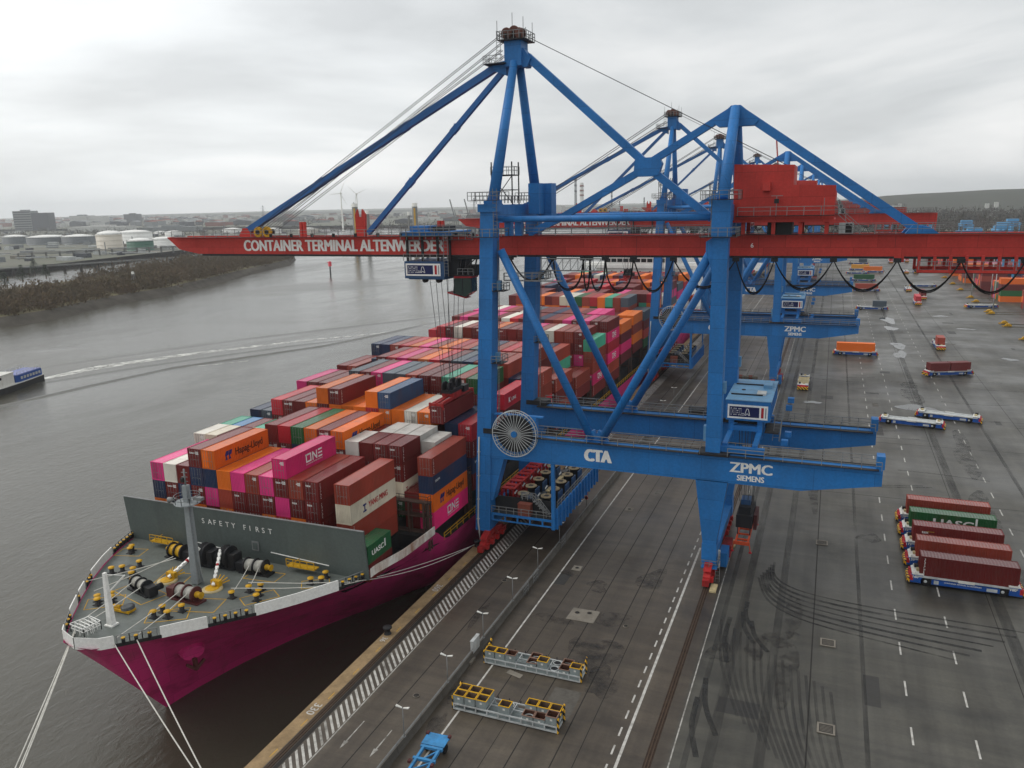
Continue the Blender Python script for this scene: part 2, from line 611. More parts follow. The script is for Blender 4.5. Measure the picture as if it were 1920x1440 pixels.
# river
WATER, n, l, p = new_mat("river_water")
pos = n.new("ShaderNodeNewGeometry").outputs["Position"]
cc = ramp(n, l, noise(n, l, pos, 0.012, 5, 0.6, (1, 0.4, 1)), 0.3, 0.7, lin((62, 60, 50)), lin((76, 73, 63)))
l.new(cc, p.inputs["Base Color"])
l.new(ramp(n, l, noise(n, l, pos, 0.013, 6, 0.6, (1, 0.5, 1), 0.8), 0.4, 0.62, (0.07, 0.07, 0.07, 1), (0.26, 0.26, 0.26, 1)), p.inputs["Roughness"])
p.inputs["IOR"].default_value = 1.45
b1 = n.new("ShaderNodeBump")
b1.inputs["Strength"].default_value = 0.24
b1.inputs["Distance"].default_value = 0.6
l.new(noise(n, l, pos, 0.7, 7, 0.66, (1, 0.6, 1), 0.6), b1.inputs["Height"])
b2 = n.new("ShaderNodeBump")
b2.inputs["Strength"].default_value = 0.12
b2.inputs["Distance"].default_value = 2.5
l.new(noise(n, l, pos, 0.05, 4, 0.55, (1, 0.5, 1), 1.0), b2.inputs["Height"])
l.new(b1.outputs["Normal"], b2.inputs["Normal"])
l.new(b2.outputs["Normal"], p.inputs["Normal"])

LAND = paint("far_land_soil", (104, 106, 92), 0.95, 0.9, (124, 122, 116), 0.008)
BANK = paint("river_bank_grass", (98, 92, 62), 0.95, 0.9, (80, 70, 54), 0.03)
STONE = paint("bank_stone", (78, 73, 65), 0.9, 0.7, (52, 48, 42), 0.15, bump=0.5)
# ---------------------------------------------------------------- the setting
ZW = -8.5           # river level, the quay is z = 0

mb = MB()
mb.sheet([(-9000, -1500), (9000, -1500), (9000, 12000), (-9000, 12000)], ZW)
structure("water", mb, WATER)

mb = MB()
mb.sheet([(-0.5, -250), (420, -250), (420, 1250), (-0.5, 1250)], 0.0)
structure("ground", mb, GROUND)

mb = MB()
mb.box(-2.25, -0.5, -250, 1250, -0.6, 0.012)
mb.box(-2.05, -0.5, -250, 1250, -14, -0.6)
for i in range(0, 120):                       # gaps of the fender line along the edge
    y = 40 + i * 2.6
    mb.box(-2.5, -2.2, y, y + 0.9, -1.6, -0.25, 1)
structure("quay_edge", mb, [COPING, BLACK])

mb = MB()
for x, w in ((0.0, 0.75), (35.25, 0.8)):
    mb.sheet([(x - w / 2, -250), (x + w / 2, -250), (x + w / 2, 1250), (x - w / 2, 1250)], 0.006, 0)
    for s in (-0.16, 0.16):
        mb.box(x + s - 0.05, x + s + 0.05, -250, 1250, 0.006, 0.05, 1)
mb.sheet([(0.42, -250), (0.95, -250), (0.95, 1250), (0.42, 1250)], 0.005, 2)
structure("crane_rail_track", mb, [RAILRUST, paint("worn_rail_head", (78, 62, 48), 0.45, 0.5), SEAM])

mb = MB()
def strip(x, w, y0, y1, m=0, z=0.008):
    mb.sheet([(x - w / 2, y0), (x + w / 2, y0), (x + w / 2, y1), (x - w / 2, y1)], z, m)
for i in range(-20, 520):                     # hatched strip beside the waterside rail
    y = 55.6 + i * 1.01
    mb.sheet([(1.1, y), (1.1, y + 0.42), (3.15, y - 1.95), (3.15, y - 2.37)], 0.008, 1 if i % 13 in (5, 6) else 0)
strip(3.32, 0.16, 20, 600, 1)
strip(10.45, 0.16, -40, 600, 1)
strip(14.05, 0.22, -40, 600)
strip(32.4, 0.3, -40, 119.5)
for i in range(-20, 60):
    strip(31.55, 0.2, 76.5 + 3 * i, 78 + 3 * i)
strip(32.4, 0.3, 210, 236)
for i in range(30):
    strip(31.55, 0.2, 198 + 2.2 * i, 199.3 + 2.2 * i)
for x in (59.85, 65.8, 79.15):
    for i in range(-5, 90):
        y = 79.4 + 8.72 * i + (0.2 if x > 70 else 0)
        strip(x, 0.2, y, y + 3.0, 0)
for x, y0, y1 in ((5.14, 58.6, 63.4), (8.75, 58.6, 63.1), (5.2, 120, 126), (8.7, 130, 136)):
    mb.sheet([(x - 0.05, y1), (x + 0.05, y1), (x + 0.08, y0 + 1.3), (x + 0.26, y0 + 1.3), (x, y0), (x - 0.26, y0 + 1.3), (x - 0.08, y0 + 1.3)], 0.008, 1)
for s, x, y, h in (("330", -1.75, 64.2, 0.95), ("36", -1.8, 78.9, 0.75), ("360", -1.75, 94.2, 0.95)):
    mb.text(s, (x, y, 0.018), (0, -1, 0), (1, 0, 0), h, 0, bold=0.03)
for i in range(40):                            # short yellow ticks on the coping
    y = 50 + i * 5.1
    mb.sheet([(-0.9, y), (-0.82, y), (-0.82, y + 1.3), (-0.9, y + 1.3)], 0.018, 2)
structure("road_marking", mb, [MARK, MARKWORN, YELLOW])

mb = MB()
for x, w in ((7.0, 0.14), (17.0, 0.12), (19.7, 0.08), (22.1, 0.14), (26.3, 0.14), (28.4, 0.1), (49.8, 0.16), (71.8, 0.1), (92, 0.1)):
    strip(x, w, -60, 900, 0, 0.004)
for x, w in ((40.8, 1.1), (45.5, 1.0), (55.5, 0.5), (38.6, 0.6), (73, 1.4), (84.5, 0.7)):
    strip(x, w, -60, 700, 1, 0.005)
strip(37.25, 0.14, -60, 900, 2, 0.004)
for y in (152, 188, 214, 300, 352):
    mb.sheet([(37.4, y), (130, y + 1.5), (130, y + 1.65), (37.4, y + 0.15)], 0.0045, 0)
structure("ground_seam", mb, [SEAM, TYRE, MARKWORN])

def curve_strip(pts, w, z, m=0):
    vs = [Vector((x, y, z)) for x, y in pts]
    fine = []
    for i in range(len(vs) - 1):               # smooth the polyline
        p0, p1, p2, p3 = vs[max(i - 1, 0)], vs[i], vs[i + 1], vs[min(i + 2, len(vs) - 1)]
        for k in range(6):
            t = k / 6
            fine.append(0.5 * ((2 * p1) + (p2 - p0) * t + (2 * p0 - 5 * p1 + 4 * p2 - p3) * t * t + (3 * p1 - p0 - 3 * p2 + p3) * t ** 3))
    fine.append(vs[-1])
    L = []
    for i, p in enumerate(fine):
        d = (fine[min(i + 1, len(fine) - 1)] - fine[max(i - 1, 0)]).normalized()
        s = Vector((-d.y, d.x, 0)) * (w / 2)
        L.append((p + s, p - s))
    for a, b in zip(L[:-1], L[1:]):
        mb.face([a[1], b[1], b[0], a[0]], m)

mb = MB()
for k in range(7):                             # curved tyre marks where the carriers turn in
    o = k * 1.25 - 3.2
    curve_strip([(42.0 + k * 0.3, 114.5 + o * 0.8), (43.6 + 0.1 * k, 109 + o), (47.0, 105.6 + o * 1.05), (52, 103.9 + o * 1.1), (60, 102.7 + o * 1.2), (66 + 1.5 * k, 101.9 + o * 1.3)], 0.34 + 0.1 * (k % 3), 0.012 + 0.0006 * k, 1)
for k, (a, b) in enumerate((((41.2, 104), (42.5, 97)), ((41.0, 101), (43, 93.5)), ((42.2, 99), (44.8, 92)), ((38.5, 84), (41, 74)), ((38.2, 80), (39.6, 70)), ((39.5, 99), (40.4, 88)))):
    curve_strip([a, ((a[0] + b[0]) / 2 - 0.5, (a[1] + b[1]) / 2 - 0.3), b], 0.6, 0.018 + 0.0005 * k, 1)
for k in range(16):                            # fainter brushed sweeps nearer the camera
    x = 38.5 + k * 0.9
    curve_strip([(x, 98 - k * 0.8), (x + 1.2, 88 - k), (x + 4.2, 78 - k * 1.1)], 0.35, 0.028 + 0.0003 * k)
for k in range(26):
    x, y = random.uniform(42, 110), random.uniform(125, 420)
    curve_strip([(x, y), (x + 7, y - 0.6 + random.uniform(-1, 1)), (x + 16, y + random.uniform(-2, 2))], 0.5, 0.022 + 0.0003 * k)
structure("ground_tyre_marks", mb, [TYRE, ARC])

def blob(cx, cy, rx, ry, n=22, seed=0):
    rnd = random.Random(seed)
    ph = [rnd.uniform(0, 6.28) for _ in range(4)]
    out = []
    for k in range(n):
        t = 2 * math.pi * k / n
        r = 1 + 0.22 * math.sin(2 * t + ph[0]) + 0.16 * math.sin(3 * t + ph[1]) + 0.1 * math.sin(5 * t + ph[2])
        out.append((cx + rx * r * math.cos(t), cy + ry * r * math.sin(t)))
    return out

mb = MB()
for k, (x, y, rx, ry) in enumerate(((43.4, 92.4, 1.4, 2.4), (46.2, 95.6, 1.8, 2.4), (47.1, 88, 1.2, 6.5), (39.4, 90, 1.4, 2.6), (47.2, 102, 0.9, 7), (20.5, 101.5, 1.6, 1.6), (24.3, 93.2, 3.4, 1.6),
        (17.4, 90.5, 2.4, 1.2), (24.8, 84.5, 2.8, 4.5), (27.3, 79, 1.8, 3.2), (12.4, 71.6, 0.9, 2.4), (12.9, 65.5, 0.9, 2.6), (15.6, 104, 1.4, 1.0), (21.5, 80, 0.8, 1.6), (27.5, 106, 1.6, 4), (78, 122, 2.6, 6), (80, 108, 4, 3.5),
        (48.6, 150, 0.9, 9), (57.5, 132, 1.6, 2.0), (72, 240, 3, 14), (78, 185, 2, 16), (76, 150, 2.2, 12), (44, 250, 1.2, 8), (51, 195, 0.8, 10), (7.6, 88, 0.6, 3))):
    mb.sheet(blob(x, y, rx, ry, seed=k), 0.03 + 0.0004 * k)
structure("ground_oil_stains", mb, OIL)

mb = MB()
for k, (x, y, rx, ry) in enumerate(((73.6, 384, 2.6, 10), (73.3, 360, 2.2, 6), (73.6, 318, 2.6, 6), (73, 300, 2, 7), (72, 223, 4.5, 4), (46.5, 222, 2, 1.6), (88, 330, 3, 3), (101, 365, 3, 1.5), (106, 300, 2.5, 2), (96, 402, 3, 2), (84, 118, 5, 3))):
    mb.sheet(blob(x, y, rx, ry, seed=40 + k), 0.045 + 0.0004 * k)
structure("ground_puddles", mb, PUDDLE)

mb = MB()
mb.sheet([(19.0, 91.2), (22.8, 91.2), (22.9, 94.5), (19.1, 94.4)], 0.05, 0)
mb.sheet([(15.3, 105.1), (16.7, 105.1), (16.7, 106.8), (15.3, 106.8)], 0.05, 0)
mb.sheet([(17.2, 130.8), (18.6, 130.8), (18.6, 132.4), (17.2, 132.4)], 0.05, 0)
mb.sheet([(16.2, 76.9), (18.2, 76.4), (18.3, 77.2), (16.4, 77.7)], 0.05, 0)
rr = random.Random(9)
for k in range(46):                            # repaired rectangles in the asphalt
    x, y = rr.uniform(14, 116), rr.uniform(60, 420)
    if 30 < x < 39:
        continue
    w, d = rr.uniform(1.0, 4.5), rr.uniform(1.5, 9)
    mb.sheet([(x, y), (x + w, y), (x + w, y + d), (x, y + d)], 0.0025 + 0.00002 * k, rr.choice((1, 2)))
structure("ground_slab_patches", mb, [CONC, paint("fresh_asphalt", (58, 57, 55), 0.5, 0.5, (72, 70, 66), 0.8), paint("old_asphalt", (92, 88, 82), 0.6, 0.6, (70, 68, 64), 0.8)])

def manhole(x, y, r, label, square=False):
    m = MB()
    if square:
        for a, b, c_, d in ((-r, r, -r, -r + 0.22), (-r, r, r - 0.22, r), (-r, -r + 0.22, -r + 0.22, r - 0.22), (r - 0.22, r, -r + 0.22, r - 0.22)):
            m.box(a, b, c_, d, 0, 0.06, 1)
        m.box(-r + 0.22, r - 0.22, -r + 0.22, r - 0.22, 0, 0.045, 0)
        for k in range(5):
            m.box(-r + 0.3, r - 0.3, -r + 0.42 + k * (2 * r - 0.9) / 4, -r + 0.48 + k * (2 * r - 0.9) / 4, 0.045, 0.055, 1)
    else:
        m.lathe((0, 0, 0), [(r, 0), (r, 0.035), (r * 0.8, 0.04)], 20, m=1)
        m.lathe((0, 0, 0), [(r * 0.8, 0.03), (r * 0.78, 0.05), (0.01, 0.052)], 20, m=0)
    o = m.build("manhole_cover", [SEAM, CONC], loc=(x, y, 0.05))
    tag(o, label, "manhole cover", "manhole covers set in the quay surface")
manhole(50.4, 127.6, 0.9, "square drain cover in the carrier lane, farthest of the three in line", True)
manhole(51.6, 96.6, 0.9, "square drain cover in the carrier lane, middle one beyond the dark stain", True)
manhole(51.6, 79.0, 0.9, "square rusty drain cover in the carrier lane nearest the camera", True)
manhole(20.0, 93.2, 0.4, "round cover on the wide concrete slab, the one nearer the river")
manhole(21.6, 93.6, 0.4, "round cover on the wide concrete slab, the one nearer the landside rail")
manhole(16.0, 106.0, 0.35, "round cover in a small pale concrete square beside the white lane line")
manhole(17.9, 131.6, 0.35, "round cover in the farthest small concrete square under the crane")
manhole(27.0, 92.0, 0.35, "lone pale round cover in the asphalt between slab and landside rail")
manhole(8.3, 69.3, 0.4, "dark round cover in the road between hatched strip and concrete barrier")
manhole(7.1, 98.5, 0.4, "dark round cover in the waterside road beside the second lamp")

# land on both sides of the river
mb = MB()
mb.sheet([(-1.5, 1250), (-1.5, 1500), (-300, 1800), (-1200, 2000), (-9000, 2000), (-9000, 12000), (9000, 12000), (9000, -1500), (420, -1500), (420, 1250)], -1.0)
mb.sheet([(-770, -600), (-742, 553), (-800, 830), (-840, 1010), (-930, 1420), (-1120, 1560), (-1160, 1760), (-9000, 1900), (-9000, -600)], -1.5)
structure("land", mb, LAND)

shore = [(-381, -200), (-383, 300), (-384, 334), (-402, 384), (-410, 418), (-415, 463), (-451, 556), (-478, 632), (-513, 733), (-560, 805), (-600, 853), (-612, 872)]
prof = [(-4, -10.5), (0, -8.6), (5, -6.0), (11, -3.6), (24, -3.0), (70, -2.4), (110, -2.2), (150, -3.5), (168, -9.5)]
mb = MB()
n0 = len(prof)
for i, (x, y) in enumerate(shore):
    k = max(0.12, 1 - max(0, (y - 700)) / 200)
    for d, z in prof:
        jx = random.uniform(-1.5, 1.5) if 0 < d < 150 else 0
        mb.v.append((x - d * (k if d > 0 else 1) + jx, y + d * 0.28 * k, z + (random.uniform(-0.4, 0.4) if d > 20 and d < 140 else 0)))
for i in range(len(shore) - 1):
    for j in range(n0 - 1):
        a = i * n0 + j
        mb.f.append((a, a + 1, a + n0 + 1, a + n0))
        mb.m.append(0 if j < 3 else 1)
        mb.s.append(False)
structure("river_bank", mb, [STONE, BANK])

# wooded ridge and low hills on the horizon
def ridge(name, pts, depth, mat, zbase=-2):
    m = MB()
    for x, y, h in pts:
        m.v += [(x, y, zbase), (x + depth * 0.1, y + depth * 0.3, zbase + h * 0.55), (x + depth * 0.2, y + depth * 0.7, zbase + h * 0.92), (x + depth * 0.3, y + depth, zbase + h), (x + depth * 0.5, y + depth * 2.2, zbase + h * 0.7)]
    for i in range(len(pts) - 1):
        for j in range(4):
            a = i * 5 + j
            m.f.append((a, a + 5, a + 6, a + 1))
            m.m.append(0)
            m.s.append(True)
    return structure(name, m, mat)
def rp(x0, x1, y0, y1, hs):
    out = []
    for i, h in enumerate(hs):
        t = i / (len(hs) - 1)
        out.append((x0 + (x1 - x0) * t, y0 + (y1 - y0) * t, h))
    return out
hs = [4, 10, 22, 34, 44, 50, 54, 57, 59, 61, 62, 61, 62, 64, 66, 66, 68, 70]
hs = [h * (1 + random.uniform(-0.03, 0.03)) + 6 for h in hs]
ridge("hills", rp(-350, 1500, 3000, 2600, hs), 450, FOREST)
ridge("far_hills", rp(-7000, 500, 5200, 5600, [10 + 4 * math.sin(i * 0.9) + 3 * math.sin(i * 2.3) + random.uniform(0, 3) for i in range(34)]), 600, FOREST)
# ---------------------------------------------------------------- the container ship
XS = -27.6
TOPB = [(55.6, 0), (55.9, 2.2), (57.2, 3.6), (59.1, 5.4), (60.9, 7.1), (62.7, 8.6), (64.8, 10.4), (67, 12.1), (69.2, 13.8), (73.5, 16.6), (78.4, 19.2), (83, 21.1), (90, 22.3), (98, 22.8), (110, 22.9), (340, 22.9), (381, 21)]
WLB = [(55.6, 0), (61, 0.7), (68, 2.2), (76, 4.6), (86, 8.2), (98, 12.4), (110, 16.4), (122, 19.6), (136, 22), (150, 22.9), (330, 22.9), (362, 18), (381, 10)]
def interp(tab, x):
    if x <= tab[0][0]:
        return tab[0][1]
    for (a, b), (c, d) in zip(tab[:-1], tab[1:]):
        if x <= c:
            return b + (d - b) * (x - a) / (c - a)
    return tab[-1][1]
ZTOP = [(55.6, 6.55), (83, 5.4), (84.5, 5.6), (92, 5.4), (99.4, 5.5), (100.2, 4.9), (101, 3.8), (102, 3.1), (103, 2.85), (381, 2.85)]
def stem_y(z):
    return 61.8 - 0.74 * z
def flare(Y):
    return interp([(70, 2.1), (80, 1.7), (92, 0.85), (104, 0.5), (400, 0.5)], Y)
def hull_pt(Y, t, side):
    zt = interp(ZTOP, Y)
    z = ZW - 1.5 + (zt - ZW + 1.5) * t
    k = max(0.0, 1 - (Y - 55.6) / 94.4)
    y = Y + (stem_y(z) - 56.95) * k
    b = interp(WLB, Y) + (interp(TOPB, Y) - interp(WLB, Y)) * t ** flare(Y)
    if Y <= 55.61:
        b = 0.0
    return Vector((XS + side * b, y, z))

ship = thing("container_ship", (0, 0, 0), "long magenta hulled container ship with grey foredeck, moored along the quay", "container ship")
YS = [55.6, 55.75, 55.95, 56.5, 57.2, 58.1, 59.1, 60, 60.9, 62, 63.5, 65, 67, 69.2, 71.5, 74, 76.5, 79, 81.5, 83, 84.5, 88, 92, 96, 99.4, 100.2, 101, 102, 103, 108, 114, 120, 128, 136, 150, 200, 260, 330, 345, 362, 381]
TS = [0, 0.12, 0.22, 0.34, 0.46, 0.58, 0.68, 0.78, 0.87, 0.94, 1.0]
mb = MB()
for side in (1, -1):
    base = len(mb.v)
    for Y in YS:
        for t in TS:
            mb.v.append(tuple(hull_pt(Y, t, side)))
    nt = len(TS)
    for i in range(len(YS) - 1):
        for j in range(nt - 1):
            a = base + i * nt + j
            mb.f.append((a, a + nt, a + nt + 1, a + 1))
            mb.m.append(0)
            mb.s.append(True)
last = (len(YS) - 1) * len(TS)
off = len(YS) * len(TS)
for j in range(len(TS) - 1):
    mb.f.append((last + j, last + j + 1, last + off + j + 1, last + off + j))
    mb.m.append(0)
    mb.s.append(False)
hull = mb.build("hull", HULL, ship)

def ring(y0, y1, step=1.0):
    ys, y = [y0], y0
    while y < y1 - step * 1.2:
        y += step
        ys.append(y)
    return ys + [y1]
def outline(Y, side, out=0.0):
    p = hull_pt(Y, 1.0, side)
    return Vector((p.x + side * out, p.y, p.z))

# fore deck
mb = MB()
ys = ring(56.3, 83.1, 1.2)
for a, b in zip(ys[:-1], ys[1:]):
    pa, pb = outline(a, 1, -0.25), outline(b, 1, -0.25)
    qa, qb = outline(a, -1, -0.25), outline(b, -1, -0.25)
    dz = Vector((0, 0, -0.12))
    mb.face([qa + dz, pa + dz, pb + dz, qb + dz])
DZ = lambda y: interp(ZTOP, y) - 0.12
for poly, m in (((( -41, 73.8), (-40.4, 76), (-38.2, 80.5), (-32.5, 81.8), (-34.4, 77.6)), 1), (((-15.2, 79), (-12.8, 80.8), (-17.5, 79.8), (-20.5, 76)), 1)):
    mb.face([(x, y, DZ(y) + 0.02) for x, y in poly], m)
mb.build("fore_deck", [DECK, DECKDARK], ship)

mb = MB()
def half_at(Y, z):
    t = (z - ZW + 1.5) / (interp(ZTOP, Y) - ZW + 1.5)
    return interp(WLB, Y) + (interp(TOPB, Y) - interp(WLB, Y)) * min(1, t) ** flare(Y)
ys = [83.3, 86, 90, 94, 98, 101, 105, 112, 120, 130, 150, 330, 360, 379]
for a, b in zip(ys[:-1], ys[1:]):
    wa, wb = half_at(a, 2.6) - 0.25, half_at(b, 2.6) - 0.25
    mb.face([(XS - wa, a, 2.6), (XS + wa, a, 2.6), (XS + wb, b, 2.6), (XS - wb, b, 2.6)], 0)
mb.box(XS - 17.4, XS + 17.4, 85.8, 98, 2.65, 5.3, 0)
mb.box(XS - 20.8, XS + 20.8, 98, 336, 2.65, 5.3, 0)
mb.box(XS - 16, XS + 16, 353, 370, 2.65, 5.3, 0)
mb.build("main_deck", [DARK, DECKDARK], ship)

# bulwark: white plates with openings between them
def plate_run(m, y0, y1, side, h, m_i=0, z0=0.0, out=0.06, th=0.16):
    ys = ring(y0, y1, 0.9)
    for a, b in zip(ys[:-1], ys[1:]):
        pa, pb = outline(a, side, out), outline(b, side, out)
        ia, ib = outline(a, side, out - th), outline(b, side, out - th)
        u0, u1 = Vector((0, 0, z0)), Vector((0, 0, h))
        m.hull8([pa + u0, pb + u0, ib + u0, ia + u0], [pa + u1, pb + u1, ib + u1, ia + u1], m_i)
for y0, y1, side, rust in ((55.6, 57.5, 1, 0), (61.0, 64.8, 1, 0), (69.2, 78.6, 1, 0), (83.1, 99.3, 1, 1), (55.6, 57.4, -1, 0), (60.4, 63.4, -1, 0), (64.4, 66.6, -1, 0), (69.4, 76.2, -1, 0), (83.1, 99.3, -1, 1)):
    m = MB()
    plate_run(m, y0, y1, side, 1.22 if not rust else 1.0, 0, -0.25)
    m.build("bulwark", RUSTWHITE if rust else SHIPWHITE, ship)
for y0, y1, side in ((57.5, 61.0, 1), (64.8, 69.2, 1), (78.6, 83.1, 1), (57.4, 60.4, -1), (63.4, 64.4, -1), (66.6, 69.4, -1), (76.2, 82.9, -1)):
    m = MB()
    plate_run(m, y0, y1, side, 0.16, 0, -0.25)
    ys = ring(y0 + 0.25, y1 - 0.25, 0.95)
    pts = [outline(y, side, -0.1) + Vector((0, 0, 0.14)) for y in ys]
    m.rail(pts, 1.0, 1.0, 2, 0.08)
    for i, p in enumerate(pts[:-1]):
        q = (p + pts[i + 1]) / 2
        m.tube([q, q + Vector((0, 0, 0.55))], 0.2, 8, 0)
        m.tube([q + Vector((0, 0, 0.55)), q + Vector((0, 0, 0.64))], 0.23, 8, 1)
    m.build("fairlead", [DARK, YELLOW, STEEL], ship)

# faded name letters following the bow plating
mb = MB()
y = 71.2
for ch in "ONE HUMBER":
    if ch == " ":
        y += 1.1
        continue
    Y = y - 1.5
    o = hull_pt(Y, 0.86, 1)
    ux = (hull_pt(Y + 1.2, 0.86, 1) - o).normalized()
    uy = (hull_pt(Y, 0.93, 1) - o).normalized()
    mb.text(ch, o + ux.cross(uy).normalized() * 0.07, ux, uy, 0.95, 0, bold=0.03)
    y += 1.42
mb.build("hull_lettering", LETTERHULL, hull)

# anchor pocket on the bow
o = hull_pt(63.6, 0.64, 1)
nrm = Vector((0.84, -0.5, -0.18)).normalized()
m = MB()
c0 = o + nrm * 0.1
ux = Vector((0.45, 0.8, 0)).normalized()
uy = nrm.cross(ux) * -1
for k in range(10):
    t = 2 * math.pi * k / 10
    t2 = 2 * math.pi * (k + 1) / 10
    e0 = c0 + ux * math.cos(t) * 1.7 + uy * math.sin(t) * 1.3
    e1 = c0 + ux * math.cos(t2) * 1.7 + uy * math.sin(t2) * 1.3
    f0 = c0 + nrm * 1.0 + ux * math.cos(t) * 1.35 + uy * math.sin(t) * 1.0
    f1 = c0 + nrm * 1.0 + ux * math.cos(t2) * 1.35 + uy * math.sin(t2) * 1.0
    m.face([e0, e1, f1, f0], 0)
    m.face([f0, f1, c0 + nrm * 1.0], 0)
m.build("anchor_pocket", HULL, ship)
m = MB()
a0 = c0 + nrm * 1.15 + Vector((0, 0, -0.6))
m.beam(a0, a0 + Vector((0.1, 0, -1.6)), 0.5, 0.4, 0)
for s in (-1, 1):
    m.beam(a0 + Vector((0.1, 0, -1.5)), a0 + ux * s * 1.1 + Vector((0.1, 0, -0.5)), 0.35, 0.3, 0)
m.build("anchor", WINE, ship)

# breakwater with its lettering
m = MB()
m.hull8([(-48.6, 83.0, 5.3), (-6.1, 83.0, 5.3), (-6.1, 83.25, 5.3), (-48.6, 83.25, 5.3)], [(-48.9, 82.7, 12.15), (-6.3, 82.7, 12.35), (-6.3, 82.95, 12.35), (-48.9, 82.95, 12.15)], 0)
for k in range(18):
    x = -47.5 + k * 2.4
    m.hull8([(x, 83.25, 5.4), (x + 0.1, 83.25, 5.4), (x + 0.1, 84.6, 5.4), (x, 84.6, 5.4)], [(x, 82.95, 11.5), (x + 0.1, 82.95, 11.5), (x + 0.1, 83.1, 11.5), (x, 83.1, 11.5)], 0)
m.beam((-48.9, 82.8, 12.17), (-6.3, 82.8, 12.37), 0.34, 0.1, 1)
for a, b, z in ((-36.2, -28.2, 6.6), (-22, -12.3, 7.0)):
    m.beam((a, 82.86, z), (b, 82.86, z - 0.5), 0.1, 0.1, 2)
m.box(-25.2, -24.0, 82.78, 82.84, 6.9, 8.3, 1)
m.box(-25.0, -24.2, 82.74, 82.8, 7.1, 8.1, 0)
bw = m.build("breakwater", [BREAK, STEEL, SHIPWHITE], ship)
m = MB()
x = -33.9
for ch in "SAFETY FIRST":
    if ch != " ":
        m.text(ch, (x, 82.76, 9.85), (1, 0, 0), (0, -0.04, 1), 0.78, 0, bold=0.015)
    x += 1.08
m.build("breakwater_lettering", SHIPWHITE, bw)

# fore mast
m = MB()
MX, MY = -27.1, 73.9
m.hull8([(MX - .5, MY - .5, 5.8), (MX + .5, MY - .5, 5.8), (MX + .5, MY + .5, 5.8), (MX - .5, MY + .5, 5.8)], [(MX - .34, MY - .34, 19.6), (MX + .34, MY - .34, 19.6), (MX + .34, MY + .34, 19.6), (MX - .34, MY + .34, 19.6)], 0)
m.ladder((MX + .62, MY - .3, 6), (MX + .5, MY - .3, 19), 0.4, 0, (0, 1, 0))
m.lathe((MX, MY, 17.2), [(1.7, 0), (1.7, 0.14)], 14, m=0)
m.rail([(MX + 1.65 * math.cos(k * math.pi / 5), MY + 1.65 * math.sin(k * math.pi / 5), 17.34) for k in range(11)], 0.9, 1.2, 1, 0.06)
m.tube([(MX - 1.9, MY - 0.4, 17.6), (MX - 2.6, MY - 0.6, 17.4)], [0.22, 0.42], 10, 1)
m.box(MX + 1.2, MX + 2.6, MY - 0.3, MY + 0.3, 17.8, 18.2, 1)
m.tube([(MX, MY, 19.6), (MX, MY, 21.8)], 0.12, 6, 1)
for z in (20.1, 20.7, 21.3):
    m.beam((MX - 0.5, MY, z), (MX + 0.5, MY, z + 0.05), 0.08, 0.08, 1)
m.box(MX - 0.5, MX - 0.1, MY - 0.3, MY + 0.3, 20.0, 20.6, 2)
m.beam((MX + 0.8, MY + 0.3, 5.9), (MX + 0.6, MY, 9), 0.12, 0.12, 0)
m.build("fore_mast", [MASTGREY, STEEL, DARK], ship)

# small white davit near the stem
m = MB()
m.hull8([(-28.6, 60.8, 6.2), (-27.8, 60.8, 6.2), (-27.8, 61.5, 6.2), (-28.6, 61.5, 6.2)], [(-28.35, 61.0, 13.0), (-28.0, 61.0, 13.0), (-28.0, 61.35, 13.0), (-28.35, 61.35, 13.0)], 0)
m.beam((-28.1, 61.2, 10.4), (-25.0, 61.2, 13.2), 0.16, 0.16, 0)
m.beam((-28.1, 61.2, 12.8), (-25.0, 61.2, 13.2), 0.05, 0.05, 0)
m.box(-28.8, -27.6, 60.6, 61.7, 6.15, 6.4, 0)
m.build("davit", SHIPWHITE, ship)

# winches: axis roughly across the deck
def winch(x, y, rot, mat, drums, n=2, r=0.95, w=1.5, end_side=1, motor=True):
    m = MB()
    z = DZ(y)
    m.box(-n * w / 2 - 0.9, n * w / 2 + 0.9, -0.8, 0.8, 0, 0.25, 0)
    x0 = -n * w / 2
    for i in range(n + 1):
        m.lathe((x0 + i * w - 0.08, 0, 1.15), [(r, 0), (r, 0.16)], 18, 'x', 0, False)
        m.box(x0 + i * w - 0.12, x0 + i * w + 0.12, -0.55, 0.55, 0.2, 1.0, 0)
    for i in range(n):
        m.lathe((x0 + i * w + 0.1, 0, 1.15), [(r * 0.74, 0), (r * 0.78, (w - 0.2) / 2), (r * 0.74, w - 0.2)], 18, 'x', 1)
    m.lathe((x0 + n * w if end_side > 0 else x0 - 1.0, 0, 1.15), [(0.34, 0), (0.44, 0.3), (0.3, 0.55), (0.46, 1.0)], 14, 'x', 2)
    if motor:
        xx = x0 - 1.5 if end_side > 0 else -x0 + 0.2
        m.box(xx, xx + 1.3, -0.6, 0.6, 0.2, 1.5, 0)
        m.tube([(xx + 0.6, 0.4, 0.9), (xx + 0.6, 1.6, 0.9)], 0.42, 12, 0)
    m.xform(Matrix.Translation((x, y, z)) @ Matrix.Rotation(rot, 4, 'Z'))
    m.build("mooring_winch", [mat, drums, YELLOW], ship)
DRUMROPE = paint("drum_rope_lay", (176, 174, 166), 0.8, 0.4, (120, 116, 108), 3.0)
winch(-32.0, 69.3, -0.25, DARK, DRUMROPE, 2, 0.9, 1.4, -1)
winch(-24.6, 69.6, -0.05, WINE, DRUMROPE, 2, 1.0, 1.5, 1)
winch(-21.8, 79.4, 0.05, DARK, DRUMROPE, 2, 1.05, 1.5, 1)
winch(-35.8, 79.6, -0.05, DARK, YELLOW, 2, 1.1, 1.2, -1)
